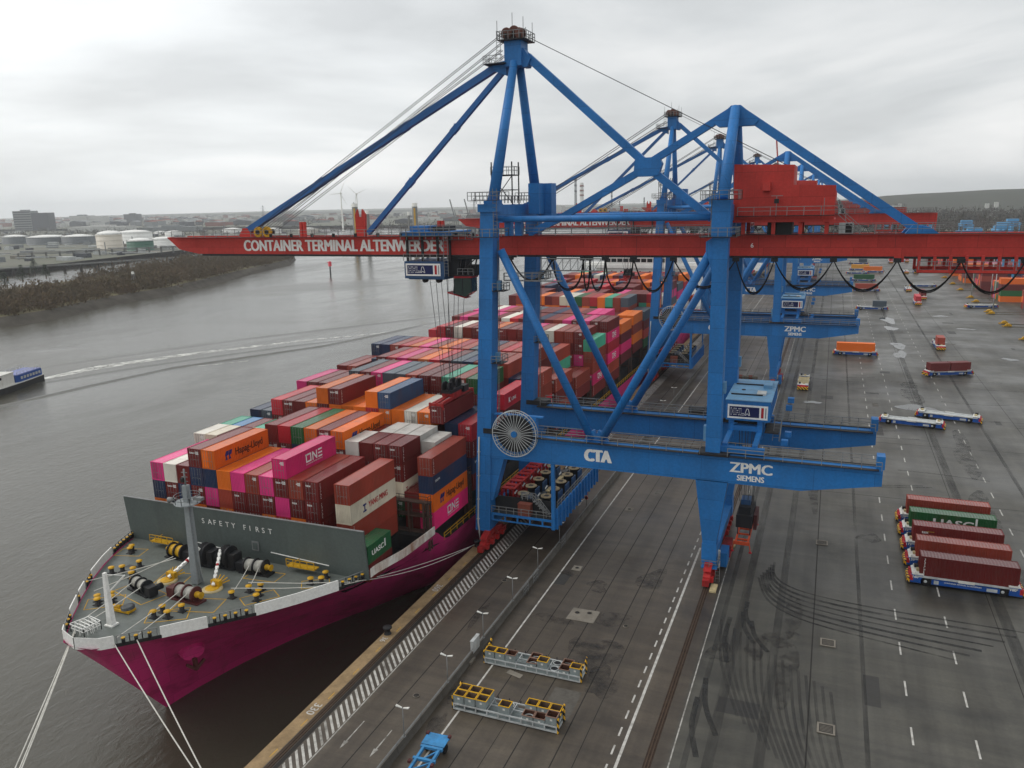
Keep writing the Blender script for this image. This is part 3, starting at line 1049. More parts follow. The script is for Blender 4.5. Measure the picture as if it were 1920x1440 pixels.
for x, y in ((-30.3, 79.2), (-26.8, 79.6)):
    m = MB()
    z = DZ(y)
    m.box(x - 1.6, x + 1.6, y - 0.9, y + 1.1, z, z + 0.5, 0)
    m.lathe((x - 0.6, y, z + 1.7), [(1.5, 0), (1.6, 0.2), (1.1, 0.45), (1.1, 0.75), (1.6, 1.0), (1.5, 1.2)], 20, 'x', 0)
    m.box(x + 0.7, x + 1.7, y - 0.8, y + 0.9, z + 0.3, z + 2.4, 0)
    m.lathe((x - 1.9, y, z + 1.3), [(0.9, 0), (0.9, 1.1)], 16, 'x', 0)
    m.build("windlass", DARK, ship)
for (x0, y0), (x1, y1) in (((-30.2, 78.0), (-31.4, 73.2)), ((-26.9, 78.4), (-23.9, 73.4))):
    m = MB()
    z = DZ(y1)
    n = 16
    for i in range(n):
        a, b = i / n, (i + 1) / n
        za = z + 2.9 - (2.9 - 0.5) * a ** 0.8
        zb = z + 2.9 - (2.9 - 0.5) * b ** 0.8
        m.beam((x0 + (x1 - x0) * a, y0 + (y1 - y0) * a, za), (x0 + (x1 - x0) * b, y0 + (y1 - y0) * b, zb), 0.42 if i % 2 else 0.26, 0.26 if i % 2 else 0.42, 1 if i == 6 else 0)
    m.build("anchor_chain", [SHIPWHITE, SIGNRED], ship)
    m = MB()
    m.lathe((x1, y1 - 0.2, z), [(1.35, 0.02), (1.35, 0.16), (0.95, 0.2)], 20, m=0)
    m.lathe((x1, y1 - 0.2, z + 0.05), [(0.95, 0), (0.9, 0.25), (0.55, 0.2)], 20, m=1)
    for k in range(7):
        t = 0.4 + k * 0.45
        m.beam((x1 + math.cos(t) * 0.2, y1 + 0.5, z + 0.3), (x1 + math.cos(t) * 1.4, y1 + 1.6 + 0.2 * math.sin(t), z + 0.3 + 0.9 * math.sin(t)), 0.12, 0.12, 1)
    m.box(x1 - 0.7, x1 + 0.7, y1 + 0.3, y1 + 0.9, z, z + 1.0, 1)
    m.build("hawse_ring", [CREAM, YELLOW], ship)

BOL = [(-44.3, 79.1), (-43.8, 78.3), (-40.5, 72.1), (-39.5, 73.0), (-38.7, 75.2), (-37.6, 73.1), (-36.6, 71.9), (-35.0, 65.1), (-34.2, 64.4), (-34.0, 66.3), (-33.1, 65.6), (-24.9, 64.4), (-23.3, 65.0), (-25.0, 65.9), (-22.9, 66.9),
       (-16.2, 72.6), (-16.9, 73.9), (-17.7, 75.3), (-12.7, 79.2), (-11.5, 79.9), (-19.7, 72.1), (-18.8, 74.3), (-12.0, 81.6)]
bol_me = MB()
bol_me.lathe((0, 0, 0), [(0.3, 0), (0.3, 0.85)], 12, m=0)
bol_me.lathe((0, 0, 0.85), [(0.42, 0), (0.42, 0.14), (0.01, 0.17)], 12, m=1)
bol_me.box(-0.5, 0.5, -0.4, 0.4, 0, 0.1, 0)
bol_me = bol_me.mesh("bollard", [DARK, YELLOW])
for x, y in BOL:
    link("bollard", bol_me, ship, (x, y, DZ(y)))
m = MB()
m.box(-30.8, -28.4, 63.8, 65.0, 6.2, 6.5, 0)
m.lathe((-29.2, 64.5, 6.5), [(0.8, 0), (0.8, 0.3), (0.5, 0.35)], 14, m=1)
m.tube([(-31.2, 64.2, 6.6), (-30.2, 64.3, 6.6)], 0.28, 10, 0)
m.build("hatch_cover", [YELLOW, DECKDARK], ship)
def outline_box(x, y, w, d, rot=0.5, t=0.1):
    m = MB()
    c, s = math.cos(rot), math.sin(rot)
    P = [(-w, -d), (w, -d), (w, d), (-w, d)]
    P = [(x + a * c - b * s, y + a * s + b * c) for a, b in P]
    for (ax, ay), (bx, by) in zip(P, P[1:] + P[:1]):
        m.beam((ax, ay, DZ(ay) + 0.03), (bx, by, DZ(by) + 0.03), t, 0.02, 0)
    m.build("deck_line", YELLOW, ship)
for a in ((-44, 78.6, 1.9, 1.3, 0.3), (-34, 65.3, 2.2, 1.5, 0.7), (-23.8, 65.5, 2.4, 1.5, 0.6), (-22.3, 69, 2.8, 1.8, 0.3), (-16.5, 73.5, 1.2, 2.2, -0.6), (-12.2, 79.5, 1.8, 1.2, 0.6), (-32, 69, 3.4, 1.8, -0.25), (-20.2, 79, 2.4, 1.4, 0.1), (-31.2, 73.8, 2.0, 1.8, 0.3)):
    outline_box(*a)
for x0, x1 in ((-43, -38.5), (-18.2, -13.6)):
    m = MB()
    m.box(x0, x1, 81.3, 82.4, 6.2, 6.35, 0)
    m.rail([(x0, 81.3, 6.35), (x1, 81.3, 6.35)], 1.0, 1.2, 0, 0.08)
    m.beam((x0, 81.6, 5.9), (x0 + 1.6, 82.2, 7.2), 0.1, 0.1, 0)
    m.build("deck_step", YELLOW, ship)
m = MB()
for k in range(5):
    m.rail([(-30.9 + k * 0.15, 57.9 + k * 0.5, 6.55), (-28.4, 57.6 + k * 0.45, 6.55)], 1.0, 1.0, 0, 0.07)
m.rail([(-30.9, 57.9, 6.55), (-30.2, 60.0, 6.55), (-28.0, 59.6, 6.55), (-28.4, 57.6, 6.55)], 1.1, 1.0, 0, 0.07)
m.build("bow_platform", SHIPWHITE, ship)
m = MB()
for a, b in (((-33.6, 76.9), (-40.6, 67.9)), ((-34.4, 77.2), (-37.0, 66.3)), ((-33.2, 69.4), (-31.4, 59.4)), ((-30.9, 68.9), (-30.4, 58.6)), ((-25.3, 69.4), (-24.2, 58.4)), ((-23.9, 69.3), (-22.5, 59.9)), ((-22.5, 79.0), (-19.7, 72.1)), ((-21.0, 79.2), (-18.8, 74.3)), ((-19.7, 72.1), (-8.6, 78.8)), ((-18.8, 74.3), (-7.4, 80.6))):
    m.tube([(a[0], a[1], DZ(a[1]) + 1.4), ((a[0] + b[0]) / 2, (a[1] + b[1]) / 2, DZ((a[1] + b[1]) / 2) + 0.85), (b[0], b[1], DZ(b[1]) + 0.6)], 0.06, 5, 0)
m.build("deck_rope", ROPEW, ship)

# lashing bridges between the container bays
BAYS = [86.0, 100.5, 115.0, 129.5, 144.0, 158.5, 173.0, 187.5, 202.0, 216.5, 231.0, 245.5, 260.0, 274.5, 289.0, 303.5, 318.0]
m = MB()
cols = [XS - 22.2 + k * 2.567 for k in range(0, 18)]
for x in cols + [XS + 22.2]:
    m.box(x - 0.14, x + 0.14, -0.5, -0.2, 2.7, 10.4)
    m.box(x - 0.1, x + 0.1, 0.35, 0.6, 2.7, 10.4)
for z in (5.6, 8.2, 10.4):
    m.box(XS - 22.4, XS + 22.4, -0.5, 0.6, z - 0.16, z)
for z in (8.2, 10.4):
    m.rail([(XS - 22.3, -0.4, z), (XS + 22.3, -0.4, z)], 1.0, 5.1, 0, 0.07)
    m.rail([(XS + 22.3, -0.4, z), (XS + 22.3, 0.5, z)], 1.0, 1.1, 0, 0.07)
lash_me = m.mesh("lashing_bridge", [paint("lashing_bridge_paint", (84, 66, 58), 0.6, 0.6, (60, 50, 46), 0.6)])
for y in BAYS[1:]:
    link("lashing_bridge", lash_me, ship, (0, y - 1.15, 0))
m = MB()
m.rail([(XS + 22.7, 103, 2.85), (XS + 22.7, 334, 2.85)], 1.15, 2.3, 0, 0.09)
m.build("deck_railing", YELLOW, ship)

# bridge tower far aft
m = MB()
m.box(XS - 20, XS + 20, 339, 352, 2.7, 25.6, 0)
m.box(XS - 25.4, XS + 24.4, 338.2, 346, 25.6, 27.0, 0)
m.build("bridge_tower", SHIPWHITE, ship)
m = MB()
m.box(XS - 16, XS + 16, 338.6, 346, 27.0, 30.6, 0)
m.box(XS - 25.2, XS - 16, 339, 344, 27.0, 27.9, 0)
m.box(XS + 16, XS + 24.2, 339, 344, 27.0, 27.9, 0)
m.box(XS - 17, XS + 17, 338, 347, 30.6, 30.9, 0)
whs = m.build("wheelhouse", SHIPWHITE, ship)
for k in range(12):
    m = MB()
    m.box(XS - 15.6 + k * 2.63, XS - 13.4 + k * 2.63, 338.5, 338.62, 28.2, 29.7)
    m.build("window", GLASS, whs)
for z in (18, 21, 23.6):
    for k in range(9):
        m = MB()
        m.box(XS - 17.4 + k * 4.2, XS - 16.8 + k * 4.2, 338.92, 339.02, z, z + 0.8)
        m.build("porthole", GLASS, whs)
m = MB()
m.hull8([(XS - 1.4, 341, 30.9), (XS + 1.4, 341, 30.9), (XS + 1.4, 343.5, 30.9), (XS - 1.4, 343.5, 30.9)], [(XS - 0.8, 341.6, 37), (XS + 0.8, 341.6, 37), (XS + 0.8, 343, 37), (XS - 0.8, 343, 37)], 0)
m.beam((XS - 4, 342, 34), (XS + 4, 342, 34), 0.4, 0.4, 0)
m.tube([(XS, 342.3, 37), (XS, 342.3, 41)], 0.25, 6, 0)
m.lathe((XS - 6, 343, 31), [(0.4, 0), (1.2, 1.2), (1.0, 2.2), (0.1, 2.6)], 10, m=0)
m.lathe((XS + 7, 343, 31), [(0.4, 0), (1.2, 1.2), (1.0, 2.2), (0.1, 2.6)], 10, m=0)
m.build("radar_mast", SHIPWHITE, ship)
m = MB()
m.tube([(XS + 21.4, 344, 12.5), (XS + 21.4, 346, 12.3), (XS + 21.4, 351, 12.3), (XS + 21.4, 353, 12.7)], [0.5, 1.4, 1.4, 0.6], 12, 0)
m.build("lifeboat", ORANGE, ship)
m = MB()
m.box(XS - 5, XS + 5, 356, 366, 5, 27, 0)
m.box(XS - 5.05, XS + 5.05, 355.95, 366.05, 24, 29, 1)
m.build("funnel", [SHIPWHITE, HULL], ship)

# mooring lines
def mooring(a, b, sag, label, r=0.07):
    a, b = Vector(a), Vector(b)
    m = MB()
    pts = []
    for i in range(15):
        t = i / 14
        q = a.lerp(b, t)
        q.z -= sag * 4 * t * (1 - t)
        pts.append(q - a)
    m.tube(pts, r, 6)
    o = m.build("mooring_line", ROPEW, loc=a)
    tag(o, label, "mooring line", "mooring lines of the ship")
mooring((-31.0, 58.6, 6.7), (-1.5, 16.5, 0.5), 0.6, "leftmost of the three white mooring lines off the ship's bow")
mooring((-30.6, 58.2, 6.7), (-1.5, 18.0, 0.5), 0.6, "middle one of the three white mooring lines off the ship's bow")
mooring((-30.2, 57.8, 6.7), (-1.5, 18.6, 0.5), 0.6, "rightmost of the three parallel white mooring lines off the ship's bow")
mooring((-23.8, 57.6, 6.7), (-1.6, 48.0, 0.5), 0.35, "white mooring line crossing the bow flare, the lower of two")
mooring((-22.4, 59.4, 6.7), (-1.6, 48.3, 0.5), 0.35, "white mooring line crossing the bow flare, the upper of two")
mooring((-7.6, 79.6, 6.1), (-1.9, 107.5, 0.5), 0.5, "thin spring line from the foredeck to the quay by the crane foot, upper strand", 0.05)
mooring((-6.9, 81.0, 6.0), (-1.9, 107.8, 0.5), 1.1, "slack spring line from the foredeck to the quay by the crane foot, lower strand", 0.05)
# ---------------------------------------------------------------- shipping containers
COL = {'m': ((112, 34, 32), "maroon"), 'b': ((152, 62, 46), "brick brown"), 'r': ((186, 40, 52), "red"), 'o': ((232, 118, 34), "orange"), 'h': ((236, 112, 24), "orange"),
       'p': ((218, 58, 128), "pink"), 'P': ((232, 44, 118), "pink"), 'w': ((226, 222, 208), "white"), 'y': ((226, 216, 192), "white"), 'n': ((38, 54, 84), "navy blue"), 'g': ((32, 96, 50), "green"),
       'u': ((28, 88, 52), "dark green"), 't': ((70, 168, 136), "turquoise"), 's': ((76, 88, 98), "slate grey"), 'k': ((190, 36, 54), "red"), 'l': ((90, 148, 198), "light blue"), 'q': ((216, 214, 206), "white refrigerated"),
       'B': ((58, 92, 132), "steel blue"), 'a': ((226, 160, 60), "amber"), 'c': ((186, 66, 52), "rust red")}
CW = 2.438

def cont_mesh(L, H, front):
    """body of one container, bottom centre of the near end at the origin; front: 'panel' or 'door'"""
    m = MB()
    w = CW / 2
    for x in (-w, w):                           # corner posts and rails
        s = 1 if x < 0 else -1
        for y0, y1 in ((0, 0.16), (L - 0.16, L)):
            m.box(min(x, x + s * 0.16), max(x, x + s * 0.16), y0, y1, 0, H)
        m.box(min(x, x + s * 0.08), max(x, x + s * 0.08), 0.16, L - 0.16, 0, 0.17)
        m.box(min(x, x + s * 0.08), max(x, x + s * 0.08), 0.16, L - 0.16, H - 0.09, H)
    for y0, y1 in ((0, 0.12), (L - 0.12, L)):
        m.box(-w + 0.16, w - 0.16, y0, y1, 0, 0.16)
        m.box(-w + 0.16, w - 0.16, y0, y1, H - 0.12, H)
    def corr(a, b, pitch, fn, depth, mi=0):
        n = max(2, round((b - a) / pitch))
        st = (b - a) / n
        prev = None
        for i in range(n):
            for f, d in ((0.0, 0), (0.3, 0), (0.5, depth), (0.8, depth)):
                cur = (a + (i + f) * st, d)
                if prev:
                    m.face(fn(prev, cur), mi)
                prev = cur
        m.face(fn(prev, (b, 0)), mi)
    corr(0.16, L - 0.16, 0.36, lambda p, q: [(w - 0.006 - p[1], p[0], 0.17), (w - 0.006 - q[1], q[0], 0.17), (w - 0.006 - q[1], q[0], H - 0.09), (w - 0.006 - p[1], p[0], H - 0.09)], 0.045)
    corr(0.16, L - 0.16, 0.36, lambda p, q: [(-w + 0.006 + p[1], p[0], 0.17), (-w + 0.006 + q[1], q[0], 0.17), (-w + 0.006 + q[1], q[0], H - 0.09), (-w + 0.006 + p[1], p[0], H - 0.09)], 0.045)
    corr(0.12, L - 0.12, 0.42, lambda p, q: [(-w + 0.08, p[0], H - 0.02 - p[1]), (w - 0.08, p[0], H - 0.02 - p[1]), (w - 0.08, q[0], H - 0.02 - q[1]), (-w + 0.08, q[0], H - 0.02 - q[1])], 0.03, 1)
    m.face([(-w, 0.02, 0.1), (w, 0.02, 0.1), (w, L - .02, 0.1), (-w, L - .02, 0.1)])
    m.face([(-w + 0.16, L - 0.03, 0.16), (w - 0.16, L - 0.03, 0.16), (w - 0.16, L - 0.03, H - 0.12), (-w + 0.16, L - 0.03, H - 0.12)])
    if front == 'panel':
        corr(-w + 0.16, w - 0.16, 0.25, lambda p, q: [(p[0], 0.01 + p[1], 0.16), (q[0], 0.01 + q[1], 0.16), (q[0], 0.01 + q[1], H - 0.12), (p[0], 0.01 + p[1], H - 0.12)], 0.045)
    else:
        m.face([(-w + 0.16, 0.09, 0.16), (w - 0.16, 0.09, 0.16), (w - 0.16, 0.09, H - 0.12), (-w + 0.16, 0.09, H - 0.12)])
    for x in (-w, w - 0.17):                    # corner castings, a touch proud
        for y0 in (-0.006, L - 0.17):
            for z0 in (-0.004, H - 0.115):
                m.box(x - 0.005, x + 0.175, y0, y0 + 0.176, z0, z0 + 0.12)
    me = m.mesh("shipping_container", [CONT, ROOFWET])
    return me

def door_mesh(H):
    m = MB()
    w = CW / 2 - 0.17
    m.box(-w, -0.012, 0.02, 0.075, 0.17, H - 0.13, 0)
    for k in range(4):
        z = 0.3 + k * (H - 0.6) / 4
        m.box(-w + 0.06, -0.07, 0.008, 0.02, z, z + (H - 0.6) / 4 - 0.1, 0)
    for x in (-w * 0.72, -w * 0.28):
        m.tube([(x, -0.01, 0.12), (x, -0.01, H - 0.1)], 0.02, 6, 1)
        for z in (0.25, H * 0.36, H * 0.62, H - 0.28):
            m.box(x - 0.05, x + 0.05, -0.02, 0.012, z, z + 0.07, 1)
        m.box(x, x + 0.32, -0.025, -0.005, H * 0.42, H * 0.42 + 0.05, 1)
    return m.mesh("door", [CONT, STEEL])

H9, H8 = 2.896, 2.591
CM = {}
for L in (12.192, 6.058):
    for H in (H9, H8):
        for fr in ('panel', 'door'):
            CM[(L, H, fr)] = cont_mesh(L, H, fr)
DM = {H: door_mesh(H) for H in (H9, H8)}

# lettering, in container coordinates
def side_frame(face, L):
    """origin function and axes for the +x side, the -x side and the near end"""
    if face == '+x':
        return lambda a, z: (CW / 2 + 0.012, a, z), (0, 1, 0)
    if face == '-x':
        return lambda a, z: (-CW / 2 - 0.012, L - a, z), (0, -1, 0)
    return lambda a, z: (-CW / 2 + a, -0.03, z), (1, 0, 0)
LTR = {}
NAVYTXT = paint("navy_lettering", (32, 40, 110), 0.55, 0.2)
BROWNTXT = paint("dark_brown_lettering", (64, 36, 22), 0.55, 0.2)
REDTXT = paint("red_lettering", (196, 52, 54), 0.55, 0.3)
GOLD = paint("gold_lettering", (206, 176, 60), 0.55, 0.3)

def lettering(kind, face, L=12.192):
    key = (kind, face, L)
    if key in LTR:
        return LTR[key]
    P, ux = side_frame(face, L)
    m = MB()
    Z = (0, 0, 1)
    mats = [LETTER]
    if kind == 'hapag':
        mats = [BROWNTXT, NAVYTXT]
        m.text("Hapag-Lloyd", P(4.5, 0.95), ux, Z, 1.1, 0, width=6.2, bold=0.03)
        for k in range(2):                      # the two leaning hooks of the emblem
            q = 2.2 + k * 0.72
            pts = [(q, 0.75), (q + 0.55, 0.75), (q + 0.35, 1.35), (q + 0.7, 1.45), (q + 0.95, 2.1), (q + 0.35, 2.1), (q + 0.05, 1.6), (q + 0.15, 1.1)]
            m.face([P(*t) for t in pts], 1)
    elif kind == 'one':
        z0, hh, t = 0.95, 1.3, 0.24
        def bar(a0, a1, b0, b1):
            m.face([P(a0, b0), P(a1, b0), P(a1, b1), P(a0, b1)])
        a = 4.6
        bar(a, a + t, z0, z0 + hh); bar(a + 1.05, a + 1.05 + t, z0, z0 + hh); bar(a + t, a + 1.05, z0, z0 + t); bar(a + t - 0.35, a + 1.05, z0 + hh - t, z0 + hh)
        a = 6.15
        bar(a, a + t, z0, z0 + hh); bar(a + 0.95, a + 0.95 + t, z0, z0 + hh)
        m.face([P(a + t, z0 + hh), P(a + t - 0.001, z0 + hh - 0.4), P(a + 0.95, z0), P(a + 0.951, z0 + 0.4)])
        a = 7.6
        for b in (z0, z0 + (hh - t) / 2, z0 + hh - t):
            bar(a, a + 1.0, b, b + t)
        m.text("OCEAN NETWORK EXPRESS", P(4.6, 0.6), ux, Z, 0.17, 0, width=4.0, bold=0.01)
    elif kind == 'yang':
        mats = [REDTXT, NAVYTXT]
        m.text("YANG MING", P(4.6, 1.0), ux, Z, 0.85, 0, width=5.2, bold=0.04)
        q = 3.1
        for a0, a1, b0, b1 in ((q, q + 0.9, 1.65, 1.9), (q + 0.32, q + 0.58, 0.95, 1.65), (q, q + 0.9, 0.72, 0.95)):
            m.face([P(a0, b0), P(a1, b0), P(a1, b1), P(a0, b1)], 1)
    elif kind == 'yang_s':
        mats = [REDTXT]
        m.text("YANG MING", P(1.6, 1.0), ux, Z, 0.6, 0, width=3.4, bold=0.01)
        m.face([P(0.8, 1.7), P(1.4, 1.7), P(1.4, 1.85), P(0.8, 1.85)])
        m.face([P(1.0, 0.9), P(1.2, 0.9), P(1.2, 1.7), P(1.0, 1.7)])
    elif kind == 'uasc':
        a, w_, cap = (1.0, 3.0, 0.72) if L < 8 else (3.4, 5.6, 1.15)
        if face == 'low':
            pass
        m.text("UASC", P(a, 0.95), ux, Z, cap, 0, width=w_, bold=0.07)
        m.face([P(a + w_ + 0.25, 0.95), P(a + w_ + 0.55, 0.95), P(a + w_ + 0.55, 0.95 + cap * 1.6), P(a + w_ + 0.25, 0.95 + cap * 1.6)])
    elif kind == 'kline':
        m.text("K", P(2.2, 0.9), ux, Z, 0.95, 0, bold=0.09)
        m.text("LINE", P(3.6, 1.0), ux, Z, 0.6, 0, width=2.2, bold=0.03)
    elif kind == 'vert':
        z = H9 - 0.5
        for ch in "TEXTAINER":
            m.text(ch, P(0.5 if face != '-x' else 0.5, z), ux, Z, 0.2, 0, bold=0.05)
            z -= 0.26
    elif kind == 'tex':
        m.text("tex", P(0.42, H9 - 0.78), ux, Z, 0.36, 0, width=0.85, bold=0.06)
    elif kind == 'code':
        for k, (a, b) in enumerate(((1.5, 2.1), (1.35, 2.1), (1.55, 2.1))):
            m.face([P(a, H9 - 0.5 - k * 0.17), P(b, H9 - 0.5 - k * 0.17), P(b, H9 - 0.4 - k * 0.17), P(a, H9 - 0.4 - k * 0.17)])
    elif kind == 'geseaco':
        mats = [LETTER, GOLD]
        m.text("tex", P(1.2, 1.75), ux, Z, 0.42, 0, width=0.9, bold=0.06)
        m.face([P(1.8, 2.0), P(2.9, 2.05), P(2.9, 2.13), P(1.8, 2.08)], 1)
    elif kind == 'safm':
        m.text("SAFM", P(0.9, 1.75), ux, Z, 0.36, 0, width=1.5, bold=0.04)
    me = m.mesh("lettering", mats)
    LTR[key] = me
    return me

SPECS = []          # every container of the place, nearest ones become objects of their own

def spec(x, y, z, c, L=12.192, H=H9, rot=0.0, front=None, marks=(), label=None, group="shipping containers"):
    SPECS.append(dict(x=x, y=y, z=z, c=c, L=L, H=H, rot=rot, front=front, marks=marks, label=label, group=group))

ORD = ["first", "second", "third", "fourth", "fifth", "sixth", "seventh", "eighth", "ninth", "tenth", "eleventh", "twelfth", "thirteenth", "fourteenth", "fifteenth", "sixteenth", "seventeenth", "eighteenth", "nineteenth", "twentieth"]
PITCH, XR = 2.567, -5.2
def colx(k):
    return XR - PITCH * k - CW / 2

WEIGHTS = "mmmmmmmmmmbbbbbrroooppwnnsgt"
STACKS = {}          # (bay, column, half) -> list top first

def stack(bay, k, s, n, half=None, dz=0.0, marks=None):
    STACKS[(bay, k, half)] = (s, n, dz, marks or {})

rs = random.Random(11)
def fill(bay, ks, n, dz=0.0, depth=2, half=None, vary=0.0, top=None):
    for i, k in enumerate(ks):
        s = ''.join(rs.choice(WEIGHTS) for _ in range(depth))
        if top:
            s = top[i % len(top)] + s[1:]
        stack(bay, k, s, n - (1 if rs.random() < vary else 0), half, dz)

# bay 1 (nearest the bow), columns counted from the quay side
for k, s, n, dz in ((2, "bybb", 4, 0.22), (3, "m", 1, 0), (4, "mmmm", 4, 0.1), (5, "bmom", 4, 0.1), (6, "Pmprm", 5, 0), (7, "pmom", 4, 0), (8, "bmmm", 4, 0), (9, "pmmm", 4, 0), (10, "obom", 4, 0), (11, "hnpmm", 5, 0), (12, "mnmom", 5, 0), (13, "mnnm", 4, 0), (14, "wmnm", 4, 0), (15, "pnom", 4, 0)):
    stack(0, k, s, n, None, dz)
# bay 2
stack(1, 0, "bnhPm", 4, None, 0.08)
stack(1, 1, "mm", 2, 'a')
stack(1, 1, "qm", 4, 'b', 0.6)
for k, s in ((2, "mmyu"), (3, "mm"), (4, "mm"), (5, "qm")):
    stack(1, k, s, 4, 'a', 1.5)
for k, s in ((2, "qq"), (3, "qm"), (4, "qm"), (5, "mm")):
    stack(1, k, s, 4, 'b', 1.5 if k < 5 else 0.9)
for k, s in ((6, "hmm"), (7, "mmm"), (8, "omm"), (9, "gnm"), (10, "rmm"), (11, "mmm")):
    stack(1, k, s, 5)
for k, s in ((12, "bm"), (13, "bm"), (14, "wm"), (15, "mm"), (16, "ym"), (17, "wr")):
    stack(1, k, s, 4, 'a')
for k, s in ((12, "bm"), (13, "wm"), (14, "tm"), (15, "mm"), (16, "lt"), (17, "tm")):
    stack(1, k, s, 4, 'b', -0.1)
# bay 3
stack(2, 0, "rmnm", 4, None, 1.4)
stack(2, 1, "nmmm", 4, None, 1.4)
stack(2, 2, "mm", 3, None, 1.0)
for k, s, n in ((3, "om", 5), (4, "wm", 5), (5, "oo", 5), (6, "Boo", 6), (7, "oro", 6), (8, "om", 5), (9, "om", 5), (10, "moo", 6), (11, "omm", 6), (12, "om", 5), (13, "mm", 5), (14, "mm", 5), (15, "rm", 5), (16, "sm", 4), (17, "nm", 4)):
    stack(2, k, s, n, None, 0.0 if n != 4 else 0.6)
# bay 4
stack(3, 0, "kmkm", 5, None, 0.3)
stack(3, 1, "am", 4, None, 0.6)
for k, s, n in ((2, "gm", 6), (3, "bm", 6), (4, "tm", 6), (5, "mm", 6), (6, "mm", 6), (7, "bm", 6), (8, "sm", 6), (9, "sm", 6), (10, "pm", 6), (11, "mm", 6), (12, "sm", 6), (13, "sm", 5), (14, "mm", 5), (15, "mm", 5), (16, "mm", 5), (17, "pm", 5)):
    stack(3, k, s, n)
# bay 5
stack(4, 0, "bbkr", 5, 'a', 0.2)
stack(4, 0, "bbkr", 5, 'b', 0.2)
stack(4, 1, "ns", 5)
for k, s in ((2, "bm"), (3, "bm"), (4, "bm"), (5, "nm"), (6, "sm"), (7, "mm"), (8, "rm"), (9, "om"), (10, "bm"), (11, "pm"), (12, "rm"), (13, "mm")):
    stack(4, k, s, 6)
stack(4, 14, "mm", 5, 'b', 1.0)
stack(4, 15, "nm", 5, 'b', 1.0)
for k, s in ((16, "bm"), (17, "mm")):
    stack(4, k, s, 5, None, 0.4)
# bay 6
for k, s in ((0, "bmbb"), (1, "mm"), (2, "bm"), (3, "bm"), (4, "rm"), (5, "bb"), (6, "nn"), (7, "sn"), (8, "bm"), (9, "rr"), (10, "om"), (11, "bm"), (12, "pm"), (13, "or"), (14, "rm"), (15, "bm"), (16, "nm"), (17, "nm")):
    stack(5, k, s, 6 if k > 1 else 4, None, -0.2)
fill(6, range(2, 18), 5, 0.0)
stack(6, 0, "bm", 3)
stack(6, 1, "bm", 3)
# tall block amidships
stack(7, 0, "tbbPm", 5, None, 0.6)
for k, s in ((1, "mmpm"), (2, "bmrp"), (3, "bmpm"), (4, "wmom"), (5, "bmmm"), (6, "pmmm"), (7, "mmmm"), (8, "mrmm"), (9, "mmsm"), (10, "opsm"), (11, "bbmm"), (12, "mrmm"), (13, "bwmm"), (14, "wsmm"), (15, "mrmm"), (16, "rmmm"), (17, "mmmm")):
    stack(7, k, s, 6, None, -0.3 if k < 16 else -0.3)
stack(7, 17, "rpmm", 5, None, 1.6)
stack(8, 0, "mPrPbm", 6, None, 0.3)
fill(8, range(1, 18), 6, 0.3, 2, top="mpmpbmnmmrwmpm")
fill(9, range(2, 18), 6, 0.2, 2, top="ppmbmnmmswmbpwm")
stack(9, 0, "omPm", 5, None, 0.4)
stack(9, 1, "mgmm", 5, None, 0.4)
stack(10, 0, "obom", 5, None, 0.8)
stack(10, 1, "obom", 5, None, 0.8)
for i, k in enumerate(range(2, 18)):
    stack(11, k, "sbtorbgwybmombbm"[i] + "bbgogomoroobomom"[i] + "mm", 6, None, 1.3)
    stack(10, k, "mm", 5)
stack(11, 0, "smcg", 5, None, 0.0)
stack(11, 1, "sgmm", 5, None, 0.0)
for b_, n_, dz_ in ((12, 6, 1.0), (13, 6, 1.6), (14, 6, 1.9), (15, 7, 0.0), (16, 6, 2.2)):
    fill(b_, range(1, 18), n_, dz_, 3, vary=0.12)
    stack(b_, 0, ''.join(rs.choice(WEIGHTS) for _ in range(4)), n_ - (b_ % 2), None, dz_)

def topz(bay, k):
    best = 0
    for h in (None, 'a', 'b'):
        st = STACKS.get((bay, k, h))
        if st:
            best = max(best, 5.35 + 2.9 * st[1] + st[2])
    return best

